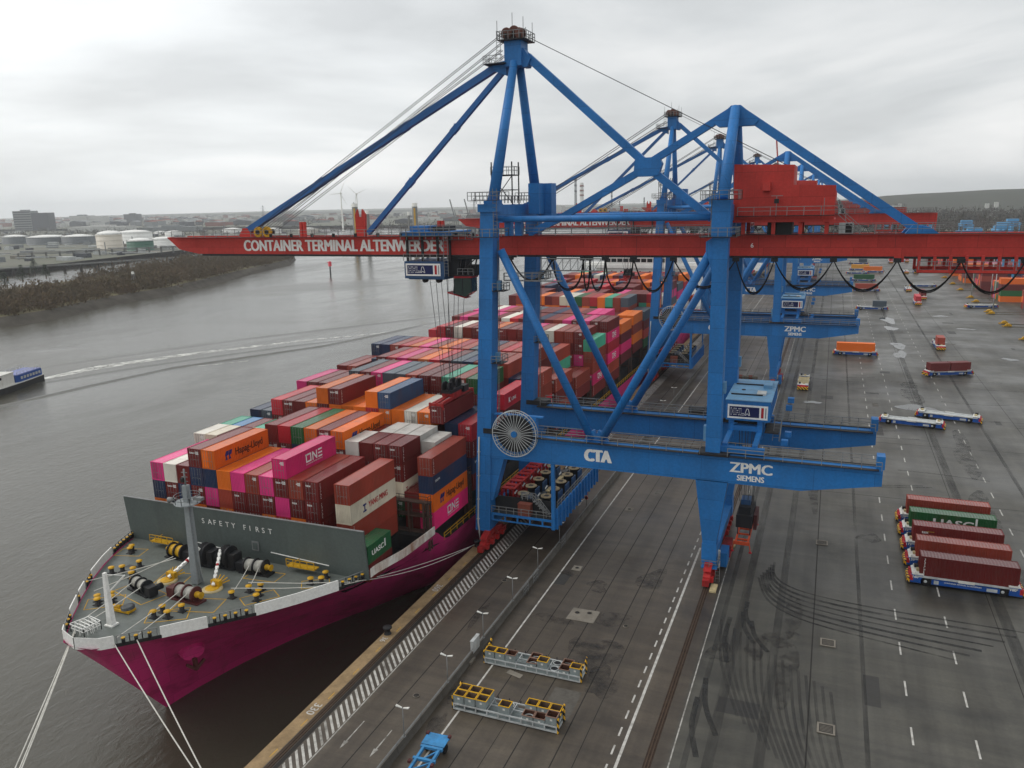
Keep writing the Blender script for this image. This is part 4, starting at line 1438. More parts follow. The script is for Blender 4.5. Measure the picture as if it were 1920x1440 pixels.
POSW = {0: "topmost", 1: "second from top", 2: "third from top", 3: "fourth from top", 4: "fifth from top", 5: "sixth from top"}
for (bay, k, half), (s, n, dz, marks) in STACKS.items():
    L = 6.058 if half else 12.192
    y0 = BAYS[bay] + (6.12 if half == 'b' else 0)
    ztop = 5.35 + 2.9 * n + dz
    front = min(topz(bay - 1, j) for j in (k - 1, k) if j >= 0) if bay else 0
    if half == 'b' and (bay, k, 'a') in STACKS:
        front = 5.35 + 2.9 * STACKS[(bay, k, 'a')][1] + STACKS[(bay, k, 'a')][2]
    side = topz(bay, k - 1) if k else 0
    for i, c in enumerate(s):
        zt = ztop - i * 2.9
        if i > 0 and zt < front - 1.2 and zt < side + 0.2:
            continue
        if zt - H9 < 2.8:
            continue
        cn = COL[c][1]
        where = f"{ORD[bay]} bay from the bow, {ORD[k]} stack from the quay"
        hw = {"a": ", front half", "b": ", rear half", None: ""}[half]
        if hw:
            lab = f"short {cn} container, {ORD[bay]} bay from bow, {ORD[k]} stack from quay{hw}, {('top' if i == 0 else 'lower' if i == 1 else 'third')}"
        else:
            lab = f"{cn} container, {where}, {POSW[i]}"
        mk = []
        fr = None
        if c == 'h':
            mk.append(('hapag', '+x')); fr = 'door'
        elif c == 'P':
            mk.append(('one', '+x')); fr = 'door'
        elif c == 'y':
            mk.append(('yang' if L > 8 else 'yang_s', '+x')); fr = 'panel'
        elif c == 'u':
            mk.append(('uasc', '+x'))
        elif c == 'k':
            mk.append(('kline', '+x'))
        elif c == 'm' and rs.random() < 0.45:
            mk += [('tex', '-y'), ('vert', '+x')]; fr = 'door'
        elif c in 'mb' and rs.random() < 0.5:
            mk.append(('vert', '+x'))
        elif c == 'n':
            mk.append(('safm', '+x'))
        if fr is None:
            fr = 'door' if rs.random() < 0.6 else 'panel'
        if fr == 'door' and rs.random() < 0.5:
            mk.append(('code', '-y'))
        spec(colx(k), y0, zt - H9, c, L, H9, 0.0, fr, mk, lab, "containers stacked on the ship")
spec(-7.6, 83.6, 7.2, 'u', 6.058, H8, 0, 'panel', [('uasc', '+x')], "short dark green lettered container beside the breakwater's quayside end, low on the deck", "containers stacked on the ship")
spec(-7.6, 83.7, 4.6, 'm', 6.058, H8, 0, 'panel', [], "short maroon container under the green one beside the breakwater", "containers stacked on the ship")
spec(-10.85, 113.4, 18.55, 'm', 12.192, H9, 0, 'door', [('tex', '-y'), ('vert', '+x')], "maroon container hanging from the red spreader above the ship's stacks", "containers stacked on the ship")

def build_containers():
    C0 = Vector((49.12, 0, 54.5))
    S = sorted(SPECS, key=lambda s: (Vector((s['x'], s['y'], s['z'])) - C0).length)
    near, far = S[:298], S[298:]
    for s in near:
        fr = s['front'] or 'panel'
        o = link("shipping_container", CM[(s['L'], s['H'], fr)], None, (s['x'], s['y'], s['z']), s['rot'])
        col = lin(COL[s['c']][0])
        o.color = col
        tag(o, s['label'], "container", s['group'])
        if fr == 'door':
            for mir in (False, True):
                d = link("door", DM[s['H']], o)
                d.color = col
                if mir:
                    d.scale = (-1, 1, 1)
        for kind, face in s['marks']:
            link("lettering", lettering(kind, face, s['L']), o)
        if s['c'] == 'q' or s['label'].startswith("white container, second"):
            pass
    if far:
        m = MB()
        cols = []
        for s in far:
            w = CW / 2
            st = len(m.v)
            f0 = len(m.f)
            L, H = s['L'], s['H']
            m.box(-w, w, 0, L, 0, H)
            for x in (-w - 0.02, w - 0.14):
                for y in (-0.02, L - 0.14):
                    m.box(x, x + 0.16, y, y + 0.16, 0.01, H + 0.01)
            for k in range(9):
                y = 0.7 + k * (L - 1.4) / 8
                m.box(w, w + 0.03, y - 0.12, y + 0.12, 0.2, H - 0.15)
            m.xform(Matrix.Translation((s['x'], s['y'], s['z'])) @ Matrix.Rotation(s['rot'], 4, 'Z'), st)
            c = lin(COL[s['c']][0])
            k = random.uniform(0.85, 1.12)
            cols += [(c[0] * k, c[1] * k, c[2] * k, 1.0)] * (len(m.f) - f0)
        FAR, n, l, p = new_mat("far_container_paint")
        at = n.new("ShaderNodeAttribute")
        at.attribute_name = "paint"
        l.new(at.outputs["Color"], p.inputs["Base Color"])
        p.inputs["Roughness"].default_value = 0.55
        me = m.mesh("distant_containers", FAR)
        ca = me.color_attributes.new("paint", 'FLOAT_COLOR', 'CORNER')
        buf = []
        for po in me.polygons:
            buf += list(cols[po.index]) * po.loop_total
        ca.data.foreach_set("color", buf)
        tag(link("distant_containers", me), "mass of stacked containers in the distance on the ship and in the yard", "containers", None, "stuff")
# ---------------------------------------------------------------- ship-to-shore gantry cranes
YC = 119.5
crane = thing("gantry_crane", (0, YC, 0), "nearest blue gantry crane with long red boom, its spreader over the moored ship's foremost stacks", "gantry crane", "gantry cranes along the quay")
def part(name, m, mats, parent=None):
    return m.build(name, mats, parent or crane)

def wx(z):                                     # waterside legs lean a little towards the river
    return -1.0 + 0.045 * z

for sy in (-1, 1):
    yc = 9.5 * sy
    # waterside leg, widening into a foot
    m = MB()
    def sec(z, w, d):
        x = wx(z)
        return [(x - w / 2, yc - d / 2, z), (x + w / 2, yc - d / 2, z), (x + w / 2, yc + d / 2, z), (x - w / 2, yc + d / 2, z)]
    m.hull8(sec(2.6, 2.5, 2.4), sec(15, 2.5, 2.4), 0)
    m.hull8(sec(15.004, 2.4, 2.38), sec(54.2, 2.1, 2.38), 0)
    for z in (27, 40):
        m.hull8(sec(z, 2.3, 2.42), sec(z + 0.06, 2.3, 2.42), 0)
    m.hull8([(wx(9) + 1.2, yc - 1, 8), (wx(9) + 1.6, yc - 1, 8), (wx(9) + 1.6, yc + 1, 8), (wx(9) + 1.2, yc + 1, 8)], [(wx(15) + 1.2, yc - 1, 15.2), (wx(15) + 3.4, yc - 1, 15.2), (wx(15) + 3.4, yc + 1, 15.2), (wx(15) + 1.2, yc + 1, 15.2)], 0)
    m.box(wx(54) - 1.35, wx(54) + 1.5, yc - 1.5, yc + 1.5, 53.2, 54.35, 0)
    part("leg", m, BLUE)
    if sy < 0:
        m = MB()
        pts = [(wx(z) - 0.75, yc - 1.36, z) for z in (18.5, 14, 9, 4)] + [(-1.2, yc - 1.5, 1.0)]
        m.tube(pts, 0.13, 8)
        for z in (16, 12, 8, 4.6):
            m.box(wx(z) - 0.95, wx(z) - 0.55, yc - 1.5, yc - 1.2, z, z + 0.12)
        part("cable_pipe", m, PALEGREY)
    # landside leg: tapered foot, straight upper leg
    m = MB()
    x = 35.1
    m.hull8([(x - 0.95, yc - 1.1, 5.6), (x + 0.95, yc - 1.1, 5.6), (x + 0.95, yc + 1.1, 5.6), (x - 0.95, yc + 1.1, 5.6)], [(x - 2.25, yc - 1.1, 15.3), (x + 2.25, yc - 1.1, 15.3), (x + 2.25, yc + 1.1, 15.3), (x - 2.25, yc + 1.1, 15.3)], 0)
    m.box(x - 1.05, x + 1.05, yc - 1.15, yc + 1.15, 2.6, 5.597, 0)
    m.box(x - 1.0, x + 1.0, yc - 1.1, yc + 1.1, 19.2, 52.6, 0)
    m.box(x - 1.2, x + 1.2, yc - 1.3, yc + 1.3, 49.4, 54.2, 0)
    m.prism([(x - 1.0, 44.8), (x - 1.9, 47.6), (x - 1.9, 48.8), (x - 1.0, 49.4)], yc - 0.9, yc + 0.9, 'y', 0)
    part("leg", m, BLUE)
    # portal beam carrying the landside trolley
    m = MB()
    d = 1.1
    m.prism([(0.9, 15.2), (47.0, 15.2), (57.0, 17.0), (57.0, 19.2), (-0.9 if sy < 0 else 0.2, 19.2), (0.2, 15.6)], yc - d, yc + d, 'y', 0)
    m.box(56.2, 57.2, yc - 0.9, yc + 0.9, 19.2, 21.0, 0)
    m.box(2.0, 56.5, yc - 1.45 * sy - 0.55, yc - 1.45 * sy + 0.55, 19.0, 19.14, 1) if sy > 0 else m.box(2.6, 56.5, yc - 1.75, yc - 1.0, 19.22, 19.3, 1)
    m.box(2.0, 56.4, yc + 0.3, yc + 0.6, 19.2, 19.42, 2)
    for k in range(18):
        m.box(4 + k * 2.9, 4.25 + k * 2.9, yc - d - 0.06, yc - d, 18.5, 18.95, 0)
    m.box(-0.2, 3.6, yc - 1.3, yc + 1.4, 19.2, 20.0, 1)
    m.box(33.2, 37.4, yc - 1.7, yc + 1.4, 19.12, 19.5, 1)
    bm = part("portal_beam", m, [BLUE, DARK, DARK])
    m = MB()
    ye = yc - 1.7
    m.rail([(2.6, ye, 19.3), (33.4, ye, 19.3)], 1.15, 2.4, 0, 0.09)
    m.rail([(37.2, ye, 19.3), (56.8, ye, 19.3)], 1.15, 2.4, 0, 0.09)
    m.rail([(2.6, yc + 1.3, 19.3), (56.8, yc + 1.3, 19.3)], 1.15, 2.4, 0, 0.09)
    m.build("railing", STEEL, bm)
    if sy < 0:
        f = yc - d - 0.03
        for txt, tx, tz, cap, tw, bo in (("CTA", 16.45, 16.35, 1.75, 3.9, 0.13), ("ZPMC", 37.6, 16.95, 1.4, 5.6, 0.07), ("SIEMENS", 38.6, 15.78, 0.78, 3.6, 0.06)):
            m = MB()
            m.text(txt, (tx, f, tz), (1, 0, 0), (0, 0, 1), cap, 0, width=tw, bold=bo)
            m.build("beam_lettering", LETTER, bm)
    # V braces, tie beam
    for a, b in (((3.0, yc, 47.6), (17.2, yc, 19.4)), ((33.9, yc, 47.6), (18.6, yc, 19.4))):
        m = MB()
        m.tube([a, b], 0.62, 14)
        part("brace", m, BLUE)
    m = MB()
    m.prism([(16.0, 19.2), (19.8, 19.2), (19.2, 20.6), (18.2, 21.0), (17.9, 20.2), (17.6, 21.0), (16.6, 20.6)], yc - 0.35, yc + 0.35, 'y', 0)
    part("brace_gusset", m, BLUE)
    m = MB()
    m.tube([(2.4, yc, 52.1), (34.2, yc, 52.0)], 0.46, 14)
    m.box(2.4, 3.6, yc - 0.4, yc + 0.4, 51.6, 52.6)
    part("tie_beam", m, BLUE)
    # masts
    m = MB()
    m.tube([(1.9, yc, 54.3), (2.45, yc * 0.12, 75.2)], [0.86, 0.62], 16)
    m.box(0.9, 3.0, yc - 1.0, yc + 1.0, 54.35, 54.9)
    part("mast_leg", m, BLUE)
    m = MB()
    m.tube([(35.1, yc, 54.2), (35.2, yc * 0.05, 66.6)], [0.82, 0.7], 16)
    part("mast_leg", m, BLUE)
    # platforms round the leg heads
    for lx, z in ((wx(54), 54.9), (wx(49.6), 49.6), (35.1, 54.3), (35.1, 49.5)):
        m = MB()
        y0, y1 = yc - 2.2, yc + 2.2
        m.box(lx - 1.9, lx + 2.2, y0, yc - 1.55, z - 0.08, z, 0)
        m.box(lx - 1.9, lx + 2.2, yc + 1.55, y1, z - 0.08, z, 0)
        m.box(lx - 2.6, lx - 1.4, y0, y1, z - 0.1, z - 0.02, 0)
        m.rail([(lx - 2.6, y0, z), (lx + 2.2, y0, z), (lx + 2.2, y1, z), (lx - 2.6, y1, z), (lx - 2.6, y0, z)], 1.15, 1.3, 1, 0.08)
        part("leg_platform", m, [DARK, STEEL])
    m = MB()
    for lx, z in ((wx(42) + 1.9, 41.6), (wx(30) + 1.9, 30.5)):
        m.box(lx - 0.9, lx + 1.0, yc - 1.2, yc + 1.2, z - 0.1, z, 0)
        m.rail([(lx - 0.8, yc - 1.2, z), (lx + 1.0, yc - 1.2, z), (lx + 1.0, yc + 1.2, z), (lx - 0.8, yc + 1.2, z)], 1.1, 1.0, 1, 0.08)
        m.box(lx - 0.7, lx - 0.1, yc + 0.2, yc + 1.0, z, z + 1.4, 2)
    m.ladder((wx(30) + 1.35, yc + 0.7, 20), (wx(48) + 1.2, yc + 0.7, 49), 0.5, 1, (0, 1, 0))
    m.box(33.7, 34.1, yc - 0.8, yc + 0.2, 21, 23.2, 2)
    m.box(36.1, 36.5, yc - 0.6, yc + 0.4, 28, 29.6, 2)
    part("leg_fitting", m, [DARK, STEEL, BLUE2])
    m = MB()
    lx = 1.45 if sy < 0 else 1.4
    m.ladder((lx + 1.35, yc - 1.35, 49.7), (lx + 1.35, yc - 1.35, 56.5), 0.6, 0, (1, 0, 0))
    for k in range(9):
        z = 50.6 + k * 0.65
        m.beam((lx + 1.0, yc - 1.4, z), (lx + 1.35, yc - 1.9, z), 0.05, 0.05)
        m.beam((lx + 1.7, yc - 1.4, z), (lx + 1.35, yc - 1.9, z), 0.05, 0.05)
    m.ladder((33.75, yc - 0.6, 49.7), (33.75, yc - 0.6, 55.5), 0.6, 0, (0, 1, 0))
    part("ladder", m, STEEL)

# cross beams between the frames
for x0, x1, z0, z1 in ((0.5, 2.4, 51.9, 54.2), (34.2, 36.0, 51.4, 53.6)):
    m = MB()
    m.box(x0, x1, -8.3, 8.3, z0, z1)
    m.box(x0 + 0.4, x1 - 0.4, -2.8, -1.6, 49.2, z0)
    m.box(x0 + 0.4, x1 - 0.4, 1.6, 2.8, 49.2, z0)
    part("cross_beam", m, BLUE)
for x, z0, z1 in ((-0.1, 15.3, 18.9), (35.1, 15.3, 18.9)):
    pass
for b_ in ((34.2, 36.0, -8.4, 8.4, 2.7, 4.4), (-1.9, 0.2, -8.3, 8.3, 2.7, 4.6)):
    m = MB()
    m.box(*b_)
    m.box(b_[0] - 0.1, b_[1] + 0.1, b_[2], b_[3], b_[5], b_[5] + 0.12)
    part("sill_beam", m, BLUE)

# bogies
for lx in (-0.9, 35.15):
    for sy in (-1, 1):
        m = MB()
        yc = 9.5 * sy
        lo, hi = (yc - 4.0, yc + 5.0) if sy < 0 else (yc - 5.0, yc + 4.0)
        if lx > 0 and sy < 0:
            lo = yc - 3.6
        x = lx if lx > 0 else 0.0
        m.prism([(lo + 0.8, 2.0), (hi - 0.8, 2.0), (yc + 1.2, 2.75), (yc - 1.2, 2.75)], x - 0.55, x + 0.55, 'x', 0)
        n = 8
        for k in range(n):
            y = lo + 0.5 + k * (hi - lo - 1.0) / (n - 1)
            m.lathe((x - 0.14, y, 0.42), [(0.4, 0), (0.4, 0.28)], 14, 'x', 1, False)
        for k in range(4):
            a = lo + 0.3 + k * (hi - lo - 0.6) / 4
            b = a + (hi - lo - 0.6) / 4 - 0.2
            m.prism([(a, 0.55), (b, 0.55), (b - 0.2, 1.3), ((a + b) / 2, 1.75), (a + 0.2, 1.3)], x - 0.5, x + 0.5, 'x', 0)
            m.box(x + 0.5, x + 0.95, a + 0.3, a + 0.95, 0.5, 1.3, 0)
        for k in range(2):
            a = lo + 0.8 + k * (hi - lo) / 2
            m.prism([(a, 1.5), (a + 2.8, 1.5), (a + 1.8, 2.15), (a + 1.0, 2.15)], x - 0.42, x + 0.42, 'x', 0)
        m.box(x - 0.45, x + 0.45, lo - 0.5, lo + 0.2, 0.3, 1.2, 2)
        m.box(x - 0.45, x + 0.45, hi - 0.2, hi + 0.5, 0.3, 1.2, 2)
        part("bogie", m, [BOGIE, DARK, BOGIE])
m = MB()
x = 35.15
m.box(x - 1.0, x + 1.3, -11.4, -8.0, 2.1, 2.25, 0)
m.rail([(x - 1.0, -11.4, 2.25), (x + 1.3, -11.4, 2.25), (x + 1.3, -8.0, 2.25)], 1.1, 1.1, 1, 0.07)
m.ladder((x + 1.35, -11.2, 0.1), (x + 1.35, -11.2, 2.3), 0.6, 1, (1, 0, 0))
m.box(x + 0.7, x + 1.6, -14.6, -12.2, 0.05, 0.3, 2)
m.box(x + 1.5, x + 2.4, 1.8, 4.2, 0.05, 0.35, 2)
m.box(x + 0.9, x + 2.1, -6.6, -3.4, 0.4, 2.6, 0)
m.box(x + 0.9, x + 2.2, -3, 0.4, 0.4, 2.3, 3)
m.box(x + 0.8, x + 1.2, -7.6, -7.0, 0.6, 3.3, 4)
part("drive_platform", m, [BLUE, STEEL, CREAM, BOGIE, WHITE])

# boom: twin red box girders
m = MB()
for y in (-2.9, 2.2):
    m.prism([(-68.2, 49.3), (-65.5, 47.2), (-61.0, 46.4), (3.0, 46.4), (3.0, 49.25), (-68.2, 49.45)], y, y + 0.75, 'y', 0)
    m.box(-68.2, 3.0, y - 0.08, y + 0.83, 49.25, 49.35, 0)
    for k in range(24):
        m.box(-60 + k * 2.6, -59.8 + k * 2.6, y + 0.75, y + 0.85, 46.5, 49.1, 0)
for x in (-64, -50, -36, -22, -8):
    m.box(x, x + 0.7, -2.2, 2.3, 48.1, 49.1, 0)
m.box(-60, 3, -3.05, -2.95, 46.05, 46.4, 1)
boom = part("boom", m, [RED, DARK])
m = MB()
for y in (-2.9, 2.2):
    m.box(3.05, 74.4, y, y + 0.75, 46.45, 49.2, 0)
    m.box(3.05, 74.4, y - 0.08, y + 0.83, 49.2, 49.32, 0)
    m.box(3.05, 74.4, y - 0.05, y + 0.2, 46.15, 46.45, 1)
    for k in range(4):
        m.box(22 + 17.3 * k, 22.04 + 17.3 * k, y - 0.012, y, 46.5, 49.15, 1)
for x in (8, 20, 34, 48, 62, 73.6):
    m.box(x, x + 0.7, -2.2, 2.3, 47.9, 49.1, 0)
m.box(56.6, 57.8, -2.96, -2.9, 45.7, 47.6, 0)
for k in range(28):
    m.box(4 + k * 2, 4.18 + k * 2, -3.2, -2.9, 46.2, 46.42, 1)
girder = part("trolley_girder", m, [RED, DARK])
m = MB()
m.text("CONTAINER TERMINAL ALTENWERDER", (-50.2, -2.93, 46.95), (1, 0, 0), (0, 0, 1), 1.85, 0, width=40.4, bold=0.075)
m.build("boom_lettering", LETTER, boom)
m = MB()
m.text("6", (38.3, -2.93, 47.6), (1, 0, 0), (0, 0, 1), 0.6, 0, bold=0.02)
m.build("girder_lettering", LETTER, girder)
m = MB()
for y in (-3.6, 3.6):
    m.box(-66, 74, y - 0.45 if y < 0 else y - 0.3, y + 0.3 if y < 0 else y + 0.45, 49.36, 49.44, 1)
    yy = y - 0.4 if y < 0 else y + 0.4
    m.rail([(-66, yy, 49.44), (-3, yy, 49.44)], 1.15, 2.6, 0, 0.08)
    m.rail([(4.5, yy, 49.44), (33.3, yy, 49.44)], 1.15, 2.6, 0, 0.08)
    m.rail([(49, yy, 49.44), (74, yy, 49.44)], 1.15, 2.6, 0, 0.08)
for k in range(10):
    x = -44 + k * 4.4
    m.box(x, x + 0.35, -3.5, -3.1, 49.45, 49.95, 1)
m.build("boom_walkway", [STEEL, DARK], boom)
m = MB()
m.prism([(-53.4, 49.3), (-50.0, 49.3), (-51.2, 50.9), (-52.2, 50.9)], -0.6, 0.6, 'y', 0)
m.box(-53.4, -50.0, -2.3, 2.3, 49.0, 49.3, 0)
m.build("boom_bracket", RED, boom)
for x, h in ((-39.2, 2.6), (-27.0, 4.6), (-11.6, 2.5)):
    m = MB()
    m.box(x - 1.0, x + 1.0, -2.3, 2.3, 49.0, 49.3, 0)
    for y in (0,):
        if h > 4:
            m.prism([(x - 1.0, 49.3), (x + 0.8, 49.3), (x + 1.0, 49.3 + h * 0.8), (x + 0.35, 49.3 + h), (x + 0.2, 49.3 + h * 0.72), (x - 0.5, 49.3 + h * 0.72), (x - 0.6, 49.3 + h), (x - 1.05, 49.3 + h * 0.8)], y - 0.25, y + 0.25, 'y', 0)
        else:
            m.box(x - 0.6, x - 0.1, y - 0.25, y + 0.25, 49.3, 49.3 + h, 0)
            m.box(x + 0.1, x + 0.55, y - 0.25, y + 0.25, 49.3, 49.3 + h, 0)
    m.build("boom_bracket", RED, boom)
for x in (-48.6, -46.6):
    m = MB()
    m.lathe((x, -0.9, 50.2), [(0.9, 0), (1.0, 0.25), (0.9, 0.5)], 20, 'y', 0, False)
    m.lathe((x, -1.0, 50.2), [(0.45, 0), (0.45, 2.0)], 14, 'y', 1, False)
    m.build("rope_sheave", [YELLOW, DARK], boom)

# red frame hung under the rear girder
m = MB()
for y in (-3.1, 2.9):
    m.box(59.4, 74.3, y - 0.2, y + 0.2, 44.4, 44.75, 0)
    for k in range(9):
        x = 59.4 + k * 1.82
        m.box(x, x + 0.35, y - 0.16, y + 0.16, 44.75, 46.6, 0)
m.box(59.4, 74.3, -2.9, 2.7, 44.3, 44.4, 1)
m.rail([(59.6, -3.4, 44.75), (74.2, -3.4, 44.75)], 1.1, 1.8, 2, 0.07)
part("service_gallery", m, [RED, DARK, STEEL])

# apex head with sheaves and platforms
m = MB()
m.box(1.0, 3.7, -1.5, 1.5, 74.6, 78.2, 0)
m.prism([(3.7, 77.2), (5.0, 75.6), (4.4, 74.4), (3.7, 74.4)], -0.9, 0.9, 'y', 0)
m.prism([(1.0, 75.6), (-1.4, 75.2), (-1.0, 74.2), (1.0, 73.4)], -0.9, 0.9, 'y', 0)
m.box(-2.2, 1.3, -2.2, 2.2, 75.0, 75.15, 1)
m.rail([(-2.2, -2.2, 75.15), (0.9, -2.2, 75.15)], 1.1, 1.0, 2, 0.08)
m.rail([(-2.2, 2.2, 75.15), (-2.2, -2.2, 75.15)], 1.1, 1.0, 2, 0.08)
m.box(0.2, 4.6, -2.2, 2.2, 78.2, 78.35, 1)
m.rail([(0.2, -2.2, 78.35), (4.6, -2.2, 78.35), (4.6, 2.2, 78.35), (0.2, 2.2, 78.35), (0.2, -2.2, 78.35)], 1.15, 0.9, 2, 0.08)
m.ladder((0.4, -2.25, 75.2), (0.4, -2.25, 79.6), 0.6, 2, (1, 0, 0))
for x, y, h in ((0.2, -2.2, 81), (1.8, 0, 82.4), (4.4, -2.2, 81.2), (4.5, 1.4, 81), (3.2, 2.0, 80.6)):
    m.beam((x, y, 78.3), (x, y, h), 0.07, 0.07, 2)
part("mast_head", m, [BLUE, DARK, STEEL])
m = MB()
for x, y, z in ((1.3, -1.2, 79.3), (2.3, -0.6, 79.6), (3.5, -1.0, 79.1), (1.5, 0.8, 79.3), (2.5, 1.0, 79.6)):
    m.lathe((x, y - 0.25, z), [(0.75, 0), (0.85, 0.12), (0.6, 0.25), (0.85, 0.38), (0.75, 0.5)], 18, 'y', 0, False)
    m.box(x - 0.15, x + 0.15, y - 0.4, y + 0.4, 78.35, z, 1)
part("head_sheave", m, [paint("rusty_sheave", (104, 64, 54), 0.6, 0.5), DARK])

# stays
def stay(a, b, w, h, joints=2, mat=BLUE):
    m = MB()
    m.beam(a, b, w, h)
    a, b = Vector(a), Vector(b)
    for k in range(joints):
        q = a.lerp(b, (k + 1) / (joints + 1))
        d = (b - a).normalized() * 0.7
        m.beam(q - d, q + d, w + 0.14, h + 0.14)
        m.box(q.x - 0.15, q.x + 0.15, q.y - 0.1, q.y + 0.1, q.z + 0.3, q.z + 0.9)
    part("stay", m, mat)
DBLUE = paint("stay_blue_paint", (46, 104, 168), 0.45, 0.4, (60, 74, 92), 0.2)
stay((-0.6, 0, 75.0), (-51.6, 0, 50.4), 1.0, 1.05, 2, DBLUE)
stay((0.2, 0, 74.2), (-25.6, 0, 49.9), 0.8, 0.78, 2, DBLUE)
def brace_arm(a, b, w, h):
    m = MB()
    m.beam(a, b, w, h)
    part("back_brace", m, BLUE)
brace_arm((4.2, 0, 76.0), (22.3, 0, 59.9), 1.0, 1.15)
brace_arm((34.6, 0, 66.3), (23.4, 0, 59.9), 0.9, 1.0)
brace_arm((22.2, 0, 58.8), (9.0, 0, 51.8), 0.9, 1.0)
brace_arm((9.2, 0, 51.9), (4.0, 0, 49.6), 0.9, 1.0)
brace_arm((23.3, 0, 58.8), (32.4, 0, 51.6), 0.9, 1.1)
brace_arm((35.9, 0, 66.2), (59.4, 0, 49.8), 0.95, 1.15)
m = MB()
m.prism([(21.2, 60.5), (24.6, 60.5), (25.1, 59.6), (24.6, 58.0), (23.8, 57.8), (21.6, 57.8), (20.9, 58.3), (21.0, 59.6)], -0.62, 0.62, 'y')
part("brace_node", m, BLUE)
m = MB()
m.prism([(34.6, 67.0), (35.9, 67.0), (38.4, 64.9), (37.8, 64.2), (33.0, 64.2), (32.2, 64.8)], -0.66, 0.66, 'y')
part("brace_node", m, BLUE)
m = MB()
for y in (-2.5, 2.5):
    m.prism([(57.6, 49.3), (61.8, 49.3), (60.6, 50.2), (58.6, 50.6)], y - 0.4, y + 0.4, 'y')
m.box(58.6, 60.2, -2.9, 2.9, 49.4, 49.8)
part("brace_node", m, BLUE)
m = MB()
for y in (-1.6, -1.0, 1.0, 1.6):
    m.tube([(1.0, y, 79.4), (-47.5, y * 1.6, 50.9)], 0.055, 5)
    m.tube([(0.6, y, 77.0), (-46.6, y * 1.6, 50.6)], 0.055, 5)
for y in (-0.5, 0.5):
    m.tube([(3.8, y, 79.0), (43.0, y, 58.4)], 0.05, 5)
part("hoist_rope", m, ROPE)

# red machine house
m = MB()
m.prism([(35.9, 51.4), (48.9, 51.4), (48.9, 55.8), (43.6, 56.0), (43.6, 58.6), (35.8, 58.9)], -4.4, 4.4, 'y', 0)
m.box(35.6, 49.1, -4.6, 4.6, 51.1, 51.4, 0)
for k in range(33):
    x = 36.2 + k * 0.39
    m.box(x, x + 0.07, -4.44, -4.4, 51.5, (58.6 - (x - 36) * 0.03) if x < 43.5 else 55.6, 0)
m.box(39.7, 40.7, -5.2, -4.4, 55.3, 56.4, 0)
for x in (37.0, 41, 44.5, 47.8):
    m.box(x, x + 0.5, -4.0, -3.4, 49.3, 51.1, 0)
    m.box(x, x + 0.5, 3.4, 4.0, 49.3, 51.1, 0)
m.box(40.4, 43.6, -3, 3, 49.4, 51.1, 1)
m.box(49.6, 51.4, -3.6, -3.0, 49.5, 50.9, 2)
m.box(50.4, 51.2, -3.64, -3.6, 49.6, 50.8, 1)
m.box(36.3, 48.9, -5.5, -4.6, 51.9, 52.0, 1)
house = part("machine_house", m, [RED, DARK, PALEGREY])
m = MB()
m.rail([(36.6, -5.5, 52.0), (49.4, -5.5, 52.0), (49.4, -4.6, 52.0)], 1.15, 2.0, 0, 0.08)
m.ladder((49.4, -4.2, 52.0), (52.2, -4.2, 49.5), 0.7, 0, (0, 1, 0))
m.rail([(49.4, -4.6, 52.0), (52.2, -4.6, 49.5)], 1.0, 1.2, 0, 0.07)
m.beam((41.6, -5.4, 52), (41.6, -5.4, 54.6), 0.09, 0.09, 0)
m.box(41.3, 41.9, -5.5, -5.2, 53.6, 54.2, 1)
m.beam((40.9, -5.4, 54.6), (42.4, -5.4, 54.6), 0.08, 0.08, 0)
m.beam((47.6, -5.4, 52), (47.6, -5.4, 54.2), 0.09, 0.09, 0)
m.build("house_railing", [STEEL, DARK], house)

# lift house and service tower beside the waterside mast
m = MB()
m.box(3.2, 5.0, 2.0, 5.0, 52.6, 57.4, 0)
m.box(4.4, 6.2, 4.6, 7.0, 52, 57.4, 0)
part("lift_house", m, BLUE)
m = MB()
for x in (-0.8, 2.6):
    for y in (-3.4, -0.6):
        m.beam((x, y, 54.2), (x, y, 60.6), 0.16, 0.16, 0)
for z in (56.4, 58.6):
    for x in (-0.8, 2.6):
        m.beam((x, -3.4, z), (x, -0.6, z), 0.12, 0.12, 0)
    for y in (-3.4, -0.6):
        m.beam((-0.8, y, z), (2.6, y, z), 0.12, 0.12, 0)
m.beam((-0.8, -3.4, 54.4), (2.6, -3.4, 58.5), 0.1, 0.1, 0)
m.beam((2.6, -3.4, 54.4), (-0.8, -3.4, 58.5), 0.1, 0.1, 0)
m.box(-0.9, 2.7, -3.5, -0.5, 58.6, 58.7, 0)
m.rail([(-0.9, -3.5, 58.7), (2.7, -3.5, 58.7), (2.7, -0.5, 58.7), (-0.9, -0.5, 58.7), (-0.9, -3.5, 58.7)], 1.2, 0.9, 1, 0.07)
m.rail([(-1.2, -8.6, 54.4), (-1.2, 8.6, 54.4)], 1.1, 1.4, 1, 0.07)
m.rail([(3.4, -8.6, 54.4), (3.4, 2, 54.4)], 1.1, 1.4, 1, 0.07)
part("service_tower", m, [DARK, STEEL])

